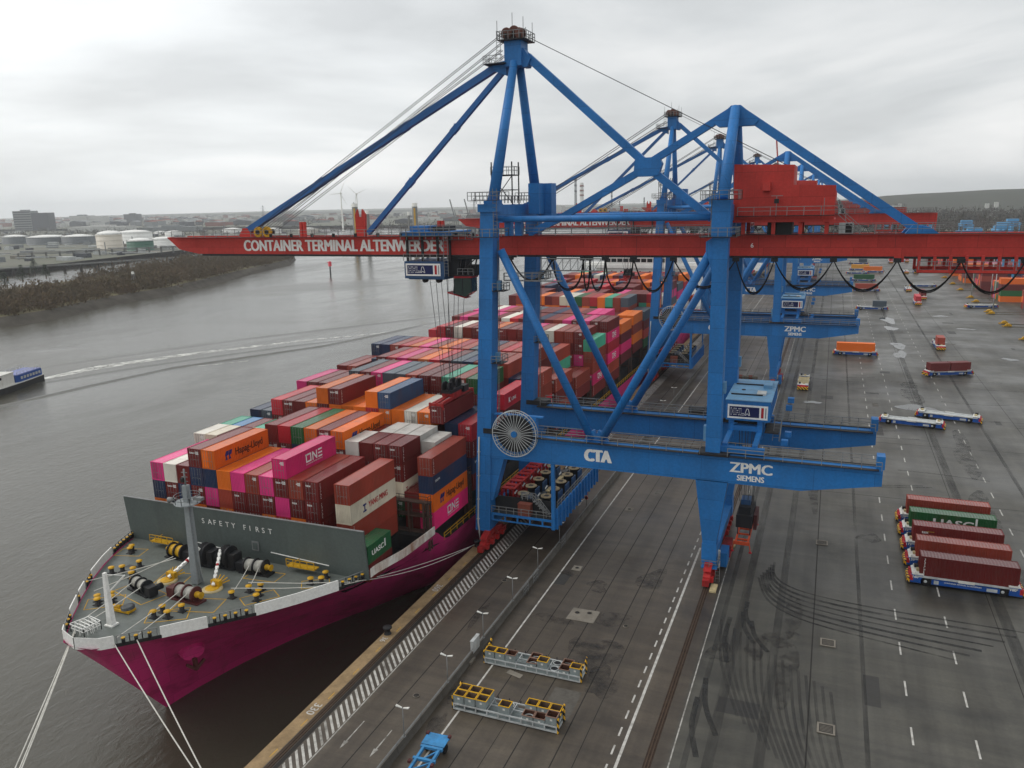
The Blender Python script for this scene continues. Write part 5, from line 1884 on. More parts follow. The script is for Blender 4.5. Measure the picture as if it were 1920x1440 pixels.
# waterside trolley under the boom with machine box and cabin
m = MB()
for y in (-3.5, 3.5):
    m.box(-17.0, -8.0, y - 0.25, y + 0.25, 49.5, 50.0, 0)
    for x in (-16.4, -13.6, -10.8, -8.6):
        m.box(x, x + 0.35, y - 0.15, y + 0.15, 45.4, 49.5, 1)
m.box(-17.2, -7.8, -3.9, 3.9, 49.9, 50.15, 0)
m.box(-16.4, -13, -2, 2, 50.15, 51.0, 0)
m.box(-12, -10, -2.4, 2.4, 50.15, 50.9, 1)
m.rail([(-17.2, -3.95, 50.1), (-7.0, -3.95, 50.1)], 1.1, 1.2, 2, 0.08)
m.rail([(-17.2, -3.95, 48.9), (-4.2, -3.95, 48.9)], 1.1, 1.2, 2, 0.08)
m.box(-17.2, -4.2, -4.2, -3.4, 48.8, 48.9, 1)
m.ladder((-8.8, -4.3, 43), (-8.8, -4.3, 49.8), 0.7, 2, (1, 0, 0))
m.rail([(-16.6, -4.3, 45.5), (-9.2, -4.3, 45.5)], 1.1, 1.2, 2, 0.08)
m.box(-9.2, -7.4, -2.6, 2.6, 43.2, 45.8, 1)
m.box(-9.3, -3.6, -3.0, 3.0, 45.7, 46.0, 1)
m.box(-9.3, -4.6, -3.0, 3.0, 43.0, 43.2, 1)
for y in (-3.0, 3.0):
    for k in range(4):
        m.beam((-7.2 + k * 0.9, y, 43.1), (-6.6 + k * 0.9, y, 45.9), 0.16, 0.16, 1)
    m.beam((-7.4, y, 43.2), (-4.2, y, 45.8), 0.14, 0.14, 1)
m.box(-6.6, -5.2, -1.2, 1.2, 43.2, 44.6, 1)
m.rail([(-7.4, -3.1, 43.2), (-4.6, -3.1, 43.2)], 1.0, 0.9, 2, 0.07)
m.box(-2.8, -2.5, -3.4, -3.1, 43, 49, 1)
trolley = part("trolley", m, [BLUE, DARK, STEEL])
m = MB()
SB = paint("trolley_box_blue", (44, 78, 118), 0.5, 0.5, (70, 80, 88), 0.5)
m.box(-16.6, -9.3, -4.1, 4.1, 42.6, 45.4, 0)
m.box(-16.2, -9.6, -3.6, 3.6, 42.4, 42.6, 0)
for x in (-13.6, -11.0):
    m.lathe((x, -3.0, 42.2), [(0.4, 0), (0.4, 0.8)], 12, 'y', 1, False)
m.build("machine_box", [SB, DARK], trolley)
def hhla(m, x0, y, z0, w, h):
    """white framed navy board with outlined letters and two stripes, facing -y"""
    m.box(x0, x0 + w, y - 0.06, y, z0, z0 + h, 0)
    f = y - 0.064
    def q(a, b, c, d, i, l=0.0):
        m.face([(x0 + a * w, f - l, z0 + c * h), (x0 + b * w, f - l, z0 + c * h), (x0 + b * w, f - l, z0 + d * h), (x0 + a * w, f - l, z0 + d * h)], i)
    q(0.045, 0.79, 0.13, 0.87, 1)
    q(0.835, 0.90, 0.13, 0.87, 2)
    q(0.935, 0.965, 0.13, 0.87, 3)
    L_ = [((0, 0), (.3, 0), (.3, .38), (.7, .38), (.7, 0), (1, 0), (1, 1), (.7, 1), (.7, .66), (.3, .66), (.3, 1), (0, 1))] * 2 + [((0, 0), (.95, 0), (.95, .26), (.3, .26), (.3, 1), (0, 1)), ((0, 0), (.3, 0), (.4, .22), (.8, .22), (.88, 0), (1.2, 0), (.8, 1), (.42, 1))]
    cw, cx = w * 0.106, x0 + 0.075 * w
    for P in L_:
        Q = [Vector((cx + a * cw, f - 0.012, z0 + (0.27 + b * 0.46) * h)) for a, b in P]
        for a, b in zip(Q, Q[1:] + Q[:1]):
            m.beam(a, b, 0.012, 0.075, 0)
        cx += cw * 1.12
SIGN = [LETTER, NAVYSIGN, SIGNRED, SIGNGREY]
m = MB()
hhla(m, -16.35, -4.12, 43.05, 6.4, 2.0)
m.build("sign", SIGN, trolley)
m = MB()
m.prism([(-8.2, 42.9), (-8.6, 40.2), (-6.4, 39.6), (-5.2, 40.4), (-5.2, 42.9)], -2.6, -0.4, 'y', 0)
m.prism([(-8.3, 43.0), (-5.0, 43.0), (-5.0, 42.7), (-8.3, 42.6)], -2.7, -0.3, 'y', 1)
m.prism([(-9.7, 40.3), (-6.3, 39.4), (-6.3, 39.3), (-9.7, 40.1)], -2.5, -0.5, 'y', 1)
for x in (-8.4, -6.9, -5.3):
    m.box(x, x + 0.12, -2.64, -2.6, 40, 42.9, 2)
m.build("cabin", [GREENGLASS, SIGNRED, DARK], trolley)

# festoon cables under the girder
m = MB()
hang = [2.0, 9.1, 14.0, 15.0, 17.4, 21.7, 27.6, 36.4, 41.6, 49.2, 57.0, 64.4, 71.5]
for i, (a, b) in enumerate(zip(hang[:-1], hang[1:])):
    dep = 4.9 if b - a < 7 else 4.2
    if a < 3:
        dep = 3.6
    for dy, dd in ((-3.3, 0), (-3.5, 0.3), (-3.15, 0.15)):
        pts = []
        for k in range(15):
            t = k / 14
            s = 1 - (2 * t - 1) ** 2
            s = s if b - a > 5 else s ** 0.45
            pts.append((a + (b - a) * t, dy, 45.95 - (dep - dd) * s))
        m.tube(pts, 0.075, 6, 0)
for a in hang:
    m.box(a - 0.45, a + 0.45, -3.7, -2.9, 45.7, 46.25, 1)
part("festoon_cable", m, [BLACK, DARK])
m = MB()
for z in (44.2, 46.0):
    for y in (-4.6, -3.9):
        m.beam((7.5, y, z), (17, y, z), 0.1, 0.1)
for k in range(9):
    x = 7.5 + k * 1.2
    m.beam((x, -4.6, 44.2), (x, -4.6, 46.0), 0.08, 0.08)
    if k < 8:
        m.beam((x, -4.6, 44.2), (x + 1.2, -4.6, 46.0), 0.07, 0.07)
m.rail([(3.0, -8.2, 43.0), (9, -6, 43.0), (9, -4, 43.0)], 1.1, 1.0, 0, 0.08)
m.box(3.0, 12, -8.6, -7.4, 42.9, 43.0)
m.rail([(3.0, -8.6, 43.0), (12, -8.6, 43.0)], 1.1, 1.2, 0, 0.08)
part("festoon_gantry", m, STEEL)

# cable reel on the near portal beam
m = MB()
RX, RY, RZ = 5.3, -11.35, 19.7
for k in range(32):
    t = 2 * math.pi * k / 32
    m.beam((RX + 0.4 * math.cos(t), RY, RZ + 0.4 * math.sin(t)), (RX + 3.6 * math.cos(t), RY - 0.15, RZ + 3.6 * math.sin(t)), 0.075, 0.075, 0)
    m.beam((RX + 0.4 * math.cos(t), RY + 0.7, RZ + 0.4 * math.sin(t)), (RX + 3.6 * math.cos(t), RY + 0.7, RZ + 3.6 * math.sin(t)), 0.07, 0.07, 0)
for yy in (RY - 0.15, RY + 0.7):
    m.tube([(RX + 3.6 * math.cos(k * math.pi / 24), yy, RZ + 3.6 * math.sin(k * math.pi / 24)) for k in range(49)], 0.07, 6, 0, False)
m.lathe((RX, RY - 0.3, RZ), [(0.5, 0), (0.5, 1.4)], 16, 'y', 1)
m.lathe((RX, RY + 0.05, RZ), [(1.2, 0), (2.9, 0), (2.9, 0.5), (1.2, 0.5)], 32, 'y', 2, False)
m.box(1.6, 9.6, RY + 0.9, RY + 1.6, 22.3, 22.5, 1)
m.box(7.6, 8.6, RY + 0.8, RY + 1.8, 19.3, 22.3, 1)
part("cable_reel", m, [PALEGREY, BLUE, DARK])

CONETOP = paint("worn_tan_steel", (146, 132, 104), 0.6, 0.6, (96, 84, 66), 1.2)
# lashing platform slung between the waterside legs
m = MB()
x0, x1, y0, y1 = 0.6, 11.4, -10.2, 13.2
m.box(x0, x1, y0, y1, 5.6, 5.8, 1)
m.box(x0, x1, y0 - 0.12, y0, 5.45, 5.85, 0)
m.box(x0, x1, y0 - 0.1, y0, 4.5, 4.75, 0)
for k in range(6):
    m.box(x0 + 0.1 + k * 2.12, x0 + 0.35 + k * 2.12, y0 - 0.1, y0 + 0.1, 4.75, 5.45, 0)
m.box(x1, x1 + 0.16, y0, y1, 4.4, 7.6, 0)
for k in range(14):
    y = y0 + 0.3 + k * (y1 - y0 - 0.6) / 13
    m.box(x1 + 0.16, x1 + 0.42, y - 0.12, y + 0.12, 4.3, 7.7, 0)
m.box(x0 - 0.1, x0, y0, y1, 4.5, 6.6, 0)
m.box(x1 - 0.5, x1 + 0.05, y0 - 0.35, y0 + 0.2, 4.3, 15.2, 0)
m.box(x1 - 0.4, x1, y1 - 0.4, y1, 4.3, 15.2, 0)
m.box(x0, x1, y0 + 1.6, y0 + 1.75, 5.8, 8.2, 2)
for y in (y0 + 4, y0 + 8, y0 + 12, y0 + 16):
    m.box(x0, x1, y, y + 0.3, 4.4, 5.6, 0)
plat = part("lashing_platform", m, [BLUE, DECKDARK, DARK])
m = MB()
m.rail([(x0, y0, 5.8), (x1 - 0.6, y0, 5.8)], 1.15, 1.2, 0, 0.08)
m.rail([(x1 + 0.3, y0 + 0.5, 7.7), (x1 + 0.3, y1, 7.7)], 1.2, 1.8, 0, 0.08)
m.rail([(x0 + 4.6, y0 + 1.5, 8.3), (x0 + 7.0, y0 + 1.5, 8.3), (x1 - 1.2, y0 + 0.7, 5.9)], 1.0, 0.8, 0, 0.09)
m.rail([(x0 + 5.0, y0 + 0.9, 8.3), (x0 + 6.8, y0 + 0.9, 8.3), (x1 - 1.6, y0 + 0.4, 5.9)], 1.0, 0.8, 0, 0.09)
for k in range(8):
    m.box(x0 + 6.9 + k * 0.4, x0 + 7.3 + k * 0.4, y0 + 0.5, y0 + 1.3, 8.2 - k * 0.3, 8.26 - k * 0.3, 0)
m.build("platform_railing", STEEL, plat)
for k in range(5):
    for x in (4.9, 8.9):
        m = MB()
        y = y0 + 3.2 + k * 3.6
        m.lathe((x, y, 8.4), [(1.0, 0), (1.0, 0.12)], 8, m=0)
        m.box(x - 0.35, x + 0.35, y - 0.35, y + 0.35, 8.52, 8.55, 1)
        m.box(x - 1.0, x + 1.0, y + 0.9, y + 1.1, 5.8, 8.2, 1)
        m.box(x + 1.0, x + 1.2, y - 1.0, y + 1.0, 5.8, 8.2, 2)
        m.beam((x - 1.4, y - 0.3, 8.3), (x - 1.4, y + 0.7, 8.5), 0.16, 0.16, 3)
        m.build("cone_station", [CONETOP, DARK, SB, PALEGREY], plat)
m = MB()
for k in range(5):
    y = y0 + 3.0 + k * 3.7
    for xx in (1.2, 3.2):
        m.box(xx - 0.15, xx + 0.15, y, y + 3.4, 8.8, 9.0, 0)
        for yy in (y, y + 1.7, y + 3.3):
            m.box(xx - 0.14, xx + 0.14, yy - 0.05, yy + 0.2, 5.8, 8.8, 0)
    for yy in (y, y + 1.6):
        m.box(1.2, 3.2, yy, yy + 1.0, 8.85, 9.02, 0)
    m.box(1.25, 3.1, y + 0.2, y + 3.0, 5.9, 6.4, 0)
m.build("lashing_cage", BOGIE, plat)
for k in range(6):
    m = MB()
    m.box(6.6, 7.3, y0 + 3 + k * 3, y0 + 5 + k * 3, 5.8, 7.0 + 0.3 * (k % 2), 0)
    m.box(6.55, 7.35, y0 + 2.95 + k * 3, y0 + 5.05 + k * 3, 6.8, 6.9, 0)
    m.build("tool_box", [CREAM, DECKDARK][k % 2], plat)
m = MB()
m.box(5.1, 7.2, y0 + 0.1, y0 + 1.2, 5.8, 7.7, 0)
m.box(5.05, 7.25, y0 + 0.05, y0 + 1.25, 7.7, 7.8, 0)
m.build("control_cabinet", BRICK, plat)

# landside trolley with its house
m = MB()
hx0, hx1, hy0, hy1 = 35.8, 42.1, -2.6, 11.6
m.box(hx0, hx1, hy0, hy1, 22.3, 25.3, 0)
m.box(hx0 - 0.12, hx1 + 0.12, hy0 - 0.12, hy1 + 0.12, 25.3, 25.42, 1)
for y in (0.6, 7.6):
    m.box(hx0 + 0.3, hx1 - 1.4, y, y + 0.14, 25.42, 25.62, 2)
m.box(40.4, 41.7, 5.6, 9.2, 25.42, 26.0, 1)
m.box(39.8, 41.1, 0.9, 3.0, 25.42, 25.7, 3)
m.lathe((37.6, 4.0, 25.42), [(0.3, 0), (0.3, 0.1)], 10, m=2)
for k in range(9):
    m.box(hx1 + 0.02, hx1 + 0.1, hy0 + 0.6 + k * 1.5, hy0 + 1.3 + k * 1.5, 22.8, 24.8, 0)
ltro = part("landside_trolley", m, [BLUE, BLUE2, DARK, PALEGREY])
m = MB()
for y in (-2.2, 8.6):
    for x in (36.2, 40.3):
        m.box(x, x + 0.75, y, y + 0.8, 19.45, 22.3, 0)
    m.box(36.95, 40.3, y + 0.1, y + 0.7, 20.6, 21.4, 0)
    m.tube([(36.9, y + 0.9, 21.9), (40.2, y + 0.9, 21.9)], 0.3, 10, 1)
for y in (-9.4, 9.3):
    m.box(35.9, 42.0, y - 0.4, y + 0.4, 19.45, 20.3, 0)
for x in (36.2, 40.3):
    m.box(x, x + 0.7, -9.2, 9.2, 20.0, 20.6, 0)
m.box(41.4, 43.4, -2.5, 3, 20.6, 20.75, 1)
m.ladder((43.0, -2.2, 19.5), (43.2, 1.2, 24.0), 0.9, 2, (1, 0, 0))
m.rail([(43.6, -2.4, 19.5), (43.8, 1.2, 24.0)], 1.0, 1.2, 2, 0.08)
for p_ in ((44.2, -1.6, 20.0), (44.0, 1.6, 23.2), (44.2, 2.0, 24.3), (43.9, -4.6, 19.6)):
    m.box(p_[0], p_[0] + 0.9, p_[1], p_[1] + 0.9, p_[2], p_[2] + 0.75, 0)
m.build("trolley_frame", [BLUE, DARK, STEEL], ltro)
m = MB()
hhla(m, 36.05, hy0 - 0.02, 22.6, 5.7, 2.1)
m.build("sign", SIGN, ltro)

# spreaders: things of their own, hanging on their ropes
def spreader(loc, top, label, empty_legs=False, color=BOGIE):
    """origin under the spreader's centre; long axis along y"""
    t = thing("spreader", loc, label, "spreader", "spreaders hanging from the cranes")
    m = MB()
    for x in (-0.75, 0.75):
        m.box(x - 0.18, x + 0.18, -5.6, 5.6, 0.15, 0.6, 0)
    for y in (-6.0, 6.0):
        m.box(-1.2, 1.2, y - 0.18, y + 0.18, 0.1, 0.55, 0)
        for x in (-1.15, 1.15):
            m.box(x - 0.16, x + 0.16, y - 0.2, y + 0.2, -0.02, 0.6, 0)
            m.prism([(x - 0.1, 0.4), (x + 0.1, 0.4), (x * 1.2 + 0.1, -0.5), (x * 1.2 - 0.1, -0.5)], y - 0.06, y + 0.06, 'y', 0)
        m.beam((0, y * 0.2, 0.7), (0, y, 0.5), 0.3, 0.3, 0)
    m.box(-1.1, 1.1, -1.6, 1.6, 0.6, 1.3, 0)
    m.build("spreader_frame", color, t)
    m = MB()
    m.box(-1.0, 1.0, -2.3, 2.3, 1.35, 1.9, 0)
    for y in (-1.9, -1.2, 1.2, 1.9):
        m.lathe((-0.7, y, 2.5), [(0.75, 0), (0.85, 0.15), (0.75, 0.3)], 16, 'x', 0, False)
        m.lathe((0.4, y, 2.5), [(0.75, 0), (0.85, 0.15), (0.75, 0.3)], 16, 'x', 0, False)
    m.box(-1.3, 1.3, 2.4, 4.2, 0.7, 1.8, 0)
    m.build("head_block", DARK, t)
    m = MB()
    for x in (-1.6, -0.8, 0.8, 1.7):
        for y in (-1.6, 1.6):
            m.tube([(x * 0.5, y, 2.4), (x * 1.4, y * 1.25, top - loc[2])], 0.045, 5)
    m.build("spreader_rope", ROPE, t)
    return t
spreader((-10.85, YC, 21.5), 42.5, "red spreader holding a maroon container above the ship's stacks")
t = thing("spreader", (39.0, YC + 2.0, 2.2), "empty orange and black spreader hanging low beside the nearest crane's landside leg", "spreader", "spreaders hanging from the cranes")
m = MB()
for x in (-0.9, 0.9):
    m.box(x - 0.12, x + 0.12, -5.4, 5.4, 1.0, 1.35, 0)
for y in (-5.7, 5.7):
    m.box(-1.2, 1.2, y - 0.15, y + 0.15, 0.9, 1.4, 0)
    for x in (-1.15, 1.15):
        m.beam((x, y, 1.0), (x * 1.15, y, -0.2), 0.14, 0.14, 0)
        m.lathe((x * 1.15, y, -0.4), [(0.05, 0), (0.3, 0.15), (0.1, 0.35)], 8, m=1)
for k in range(5):
    m.box(-0.9, 0.9, -4.4 + k * 2.1, -4.2 + k * 2.1, 1.05, 1.3, 0)
m.build("spreader_frame", [paint("spreader_orange", (216, 84, 44), 0.5, 0.5), SIGNRED], t)
m = MB()
m.box(-1.2, 1.2, -3.2, 3.4, 2.6, 4.6, 0)
m.box(-0.9, 0.9, -2.6, 2.8, 4.6, 5.8, 0)
m.box(-0.7, 0.7, -1.6, 0.4, 5.8, 6.6, 2)
m.box(1.3, 1.8, -2, 2, 2.0, 4.4, 3)
for x in (-0.9, 0.9):
    for y in (-2.8, 2.8):
        m.beam((x, y, 1.3), (x, y, 2.6), 0.16, 0.16, 3)
m.build("head_block", [DARK, STEEL, SB, WINE], t)
m = MB()
for x in (-0.9, -0.3, 0.3, 0.9):
    for y in (-1.4, 1.4):
        m.tube([(x, y, 6.2), (x * 1.6, y * 1.4, 18.5)], 0.05, 5)
m.build("spreader_rope", ROPE, t)

# the other cranes of the row
KIDS.clear()
def remember(o):
    KIDS[o.name] = list(o.children)
    for c in o.children:
        remember(c)
remember(crane)
SECOND = {}
for dy, lab in ((127.0, "second blue gantry crane with red boom, first one behind the nearest crane"), (231.0, "third blue gantry crane in the row, its mast head just beyond the second one's"), (400.0, "fourth blue gantry crane in the row, small beside the yard's carriers"), (560.0, "farthest lowered blue gantry crane at the end of the row")):
    c = crane.copy()
    scene.collection.objects.link(c)
    c.location = (0, YC + dy, 0)
    c["label"] = lab
    for ch in KIDS[crane.name]:
        if ch.name.startswith(("cable_pipe", "drive_platform", "festoon_gantry", "boom_bracket")) and dy > 300:
            continue
        copy_tree(ch, c)
spreader((-10.85, YC + 127, 30), 42.5, "red spreader hanging under the second crane's boom over the ship")
spreader((39.4, YC + 403.0, 5.0), 18.5, "dark spreader with red frame hanging under the fourth crane's landside arm", False, BOGIE)

# crane with its boom raised, far down the quay
t = thing("gantry_crane", (0, 800, 0), "distant gantry crane with its red boom raised into the sky", "gantry crane", "gantry cranes along the quay")
m = MB()
for y in (-2.6, 2.6):
    m.beam((-0.5, y, 49), (-7, y, 112), 0.9, 2.6)
for k in range(10):
    z = 54 + k * 6
    m.beam((-1.1 - k * 0.62, -2.6, z), (-1.1 - k * 0.62, 2.6, z), 0.5, 0.5)
m.build("boom", RED, t)
m = MB()
for x in (0, 35.2):
    for y in (-9.5, 9.5):
        m.box(x - 1, x + 1, y - 1, y + 1, 0, 53)
        m.beam((x + 1.5, y, 53), (2.4 if x < 1 else 35.2, 0, 77 if x < 1 else 67), 1.3, 1.3)
for y in (-9.5, 9.5):
    m.box(-1, 57, y - 1, y + 1, 15.2, 19.2)
m.build("leg", BLUE, t)
m = MB()
m.box(3, 74, -2.9, -2.1, 46.4, 49.2)
m.box(3, 74, 2.1, 2.9, 46.4, 49.2)
m.box(36, 48, -4, 4, 51, 58)
m.build("trolley_girder", RED, t)
# ---------------------------------------------------------------- automated container carriers
def carrier_parts(t, number=None, deck=PALEGREY):
    """length along x, centre on the ground below the middle"""
    m = MB()
    m.box(-4.0, 4.0, -1.35, 1.35, 0.4, 1.25, 0)
    for s in (-1, 1):
        m.box(s * 5.9 - 0.9, s * 5.9 + 0.9, -1.4, 1.4, 0.7, 1.3, 1)
        m.box(-4.2, 4.2, s * 1.42 - 0.06, s * 1.42 + 0.06, 0.45, 1.15, 0)
        m.box(2.6, 3.9, s * 1.49 - 0.02, s * 1.49 + 0.02, 0.55, 1.0, 2)
        m.box(-3.9, -3.3, s * 1.49 - 0.02, s * 1.49 + 0.02, 0.55, 1.1, 2)
    m.build("chassis", [AGVBLUE, DARK, PALEGREY], t)
    m = MB()
    m.box(-6.3, 6.3, -1.5, -0.9, 1.3, 1.5, 0)
    m.box(-6.3, 6.3, 0.9, 1.5, 1.3, 1.5, 0)
    m.box(-6.2, 6.2, -0.9, 0.9, 1.28, 1.4, 0)
    m.box(-0.9, 1.1, -1.62, -1.5, 1.25, 1.62, 1)
    m.box(-0.9, 1.1, 1.5, 1.62, 1.25, 1.62, 1)
    for x in (-6.25, 6.25):
        for y in (-1.3, 1.3):
            m.hull8([(x - 0.12, y - 0.15, 1.5), (x + 0.12, y - 0.15, 1.5), (x + 0.12, y + 0.15, 1.5), (x - 0.12, y + 0.15, 1.5)], [(x - 0.04 + 0.1 * (1 if x > 0 else -1), y * 1.06 - 0.12, 2.0), (x + 0.06 + 0.1 * (1 if x > 0 else -1), y * 1.06 - 0.12, 2.0), (x + 0.06 + 0.1 * (1 if x > 0 else -1), y * 1.06 + 0.12, 2.0), (x - 0.04 + 0.1 * (1 if x > 0 else -1), y * 1.06 + 0.12, 2.0)], 2)
    m.build("deck", [deck, WHITE, WHITE], t)
    for s in (-1, 1):
        m = MB()
        P = lambda x: s * x
        a = [(P(5.3), 0.4), (P(6.9), 0.4), (P(7.0), 1.1), (P(6.6), 1.62), (P(5.3), 1.62)]
        m.prism(a, -1.46, 1.46, 'y', 0)
        m.prism([(P(5.2), 1.6), (P(6.7), 1.6), (P(6.4), 1.78), (P(5.2), 1.78)], -1.5, 1.5, 'y', 1)
        m.box(min(P(5.5), P(6.1)), max(P(5.5), P(6.1)), -0.5, 0.1, 1.78, 2.1, 2)
        m.box(min(P(5.6), P(6.3)), max(P(5.6), P(6.3)), 0.6, 1.1, 1.78, 2.25, 3)
        m.box(min(P(6.55), P(7.0)), max(P(6.55), P(7.0)), -1.48, -0.75, 0.7, 1.45, 4)
        m.box(min(P(6.55), P(7.0)), max(P(6.55), P(7.0)), 0.75, 1.48, 0.7, 1.45, 4)
        hd = m.build("end_housing", [AGVBLUE, WHITE, CREAM, DARK, SIGNRED], t)
        m = MB()
        m.prism([(P(6.95), 0.25), (P(7.3), 0.3), (P(7.3), 0.95), (P(7.0), 1.1)], -1.5, 1.5, 'y', 0)
        m.prism([(P(7.0), 1.12), (P(7.12), 1.0), (P(6.75), 1.6), (P(6.62), 1.6)], -0.74, 0.74, 'y', 1)
        m.build("bumper", [HAZARD, SIGNRED], t)
        if number:
            m = MB()
            for yy, ux in ((-1.475, 1), (1.475, -1)):
                xx = s * 6.0 - ux * 0.6
                m.text(number, (xx, yy, 1.1), (ux, 0, 0), (0, 0, 1), 0.38, 0, bold=0.05)
            m.build("lettering", LETTER, hd)
    for x in (-4.95, 4.55):
        for s in (-1, 1):
            w = MB()
            w.lathe((0, -0.26, 0), [(0.62, 0), (0.72, 0.06), (0.74, 0.26), (0.72, 0.46), (0.62, 0.52)], 22, 'y', 0)
            o = w.build("wheel", BLACK, t, (x, s * 1.2, 0.74))
            w = MB()
            w.lathe((0, s * 0.2 - 0.05, 0), [(0.42, 0), (0.44, 0.06), (0.3, 0.1), (0.14, 0.12), (0.12, 0.2)] if s > 0 else [(0.12, -0.1), (0.14, -0.02), (0.3, 0.0), (0.44, 0.04), (0.42, 0.1)], 18, 'y', 0)
            w.build("rim", PALEGREY, o)
    if number:
        m = MB()
        m.text("CONTAINER TERMINAL ALTENWERDER", (-2.6, -1.5, 0.88), (1, 0, 0), (0, 0, 1), 0.17, 0, width=4.6, bold=0.03)
        m.build("side_lettering", LETTER, t)

PROTO = {}
def carrier(x, y, rot, label, number=None, deck=PALEGREY, key=None):
    k = (number, deck.name)
    if k not in PROTO:
        t = thing("container_carrier", (x, y, 0), label, "carrier", "driverless container carriers", rot)
        carrier_parts(t, number, deck)
        PROTO[k] = t
        remember(t)
        return t
    t = copy_tree(PROTO[k])
    t.location = (x, y, 0)
    t.rotation_euler = (0, 0, rot)
    t["label"] = label
    return t

def on_carrier(x, y, rot, c, label, L=12.192, H=H9, off=0.0, marks=(), front='panel'):
    """container riding lengthwise; its long side faces the carrier's side"""
    a = rot - math.pi / 2
    d = Vector((math.cos(rot), math.sin(rot), 0))
    p = Vector((x, y, 0)) + d * (off - L / 2)
    spec(p.x, p.y, 1.51, c, L, H, a, front, marks, label, "containers riding on the carriers")

rows = [(118.4, "160", 'm', [('vert', '+x')], "nearest carrier of the parked five, number 160, under a maroon container", "maroon container with white upright letters on the nearest parked carrier"),
        (124.3, "159", 'b', [], "second nearest of the five parked carriers, number 159, under a brown container", "plain brown container on the second nearest of five parked carriers"),
        (130.1, "113", 'm', [('geseaco', '+x')], "middle one of the five parked carriers, number 113", "maroon container with small white and gold lettering on the middle parked carrier"),
        (136.0, "173", 'g', [('uasc', '+x')], "fourth of the five parked carriers, number 173, under a green container", "green container with white letters on the fourth parked carrier"),
        (141.8, "129", 'b', [], "farthest of the five parked carriers in a row, number 129", "brown container on the farthest of the five parked carriers")]
for y, num, c, mk, lab, lab2 in rows:
    carrier(69.2, y, 0, lab, num)
    on_carrier(69.2, y, 0, c, lab2, off=0.3, marks=mk)
carrier(58.4, 295, 0.03, "carrier with a bright orange lettered container crossing behind the second crane's arm", None)
on_carrier(58.4, 295, 0.03, 'h', "orange container with dark lettering on the carrier behind the second crane's arm", marks=[('hapag', '+x')])
carrier(69.2, 205.6, -0.165, "empty pale decked carrier, the nearer of two crossing empties")
carrier(78.0, 213.8, -0.2, "empty pale decked carrier, the farther of two crossing empties")
carrier(84.0, 268.6, 0.42, "carrier with two short maroon containers turning across the lanes")
on_carrier(84.0, 268.6, 0.42, 'm', "short maroon container, left one of two on a turning carrier", 6.058, H8, -3.2)
on_carrier(84.0, 268.6, 0.42, 'm', "short maroon container, right one of two on a turning carrier", 6.058, H8, 3.2)
P2 = math.pi / 2
carrier(86.7, 318.5, P2, "carrier driving towards the camera with one brown container, alone on the wet lane")
on_carrier(86.7, 318.5, P2, 'b', "short brown container on the lone carrier driving towards the camera", 6.058, H9, -2.6, front='door')
carrier(43.4, 242.4, P2, "empty carrier with a tan deck beside the second crane's landside leg", None, CREAM)
carrier(90.1, 446, P2, "carrier with a red container, the nearer of two heading this way abreast")
on_carrier(90.1, 446, P2, 'r', "red container on the nearer of two carriers abreast", front='door')
carrier(94.6, 471, P2, "carrier with a maroon container, the farther of two heading this way abreast")
on_carrier(94.6, 471, P2, 'm', "maroon container on the farther of two carriers abreast", front='door')
carrier(90.5, 508.5, P2, "empty pale carrier seen end on before a crossing blue one", None)
carrier(100, 529, 0.05, "empty blue carrier crossing the yard lanes under a hanging cable loop")
carrier(117, 436, 0.2, "empty pale carrier entering the yard lane beside the orange stacks")
carrier(68.2, 418.5, 0.0, "carrier with one dark short container at its landward end")
on_carrier(68.2, 418.5, 0.0, 's', "short dark grey container on a carrier beside the lane dashes", 6.058, H9, 3.2)
carrier(68.2, 500, 0.0, "carrier with a brown container beyond the third crane's arm")
on_carrier(68.2, 500, 0.0, 'b', "brown container on a carrier beyond the third crane's arm")
carrier(68.4, 558, 0.05, "carrier with a dark green container in the far queue")
on_carrier(68.4, 558, 0.05, 'u', "dark green container in the far queue of carriers")
carrier(65.5, 610, 0.0, "white empty carrier in the far queue", None)
carrier(76, 622, 0.0, "carrier with an orange container in the far queue")
on_carrier(76, 622, 0.0, 'o', "orange container in the far queue of carriers")
carrier(68.2, 640, 0.0, "carrier with an amber container at the back of the far queue")
on_carrier(68.2, 640, 0.0, 'a', "amber container at the back of the far queue")
carrier(68.4, 697, 0.0, "last carrier of the far queue with a short dark container")
on_carrier(68.4, 697, 0.0, 's', "short dark container on the last carrier of the far queue", 6.058, H9, 3.2)
for x, y, c, w1 in ((92.8, 715, 'r', "far carrier end on with a red container, left of three"), (105.3, 728, 'r', "far carrier end on with a red container, middle of three"), (103.8, 625, 'm', "far carrier end on with a maroon container below the red gallery")):
    carrier(x, y, P2, w1)
    on_carrier(x, y, P2, c, ("red" if c == 'r' else "maroon") + " container on the " + w1.split(" with")[0] + (", left of three" if x < 95 else ", middle one" if y > 700 else " below the gallery"), front='door')
carrier(97.5, 624, P2, "far empty white carrier end on, left of a loaded maroon one")

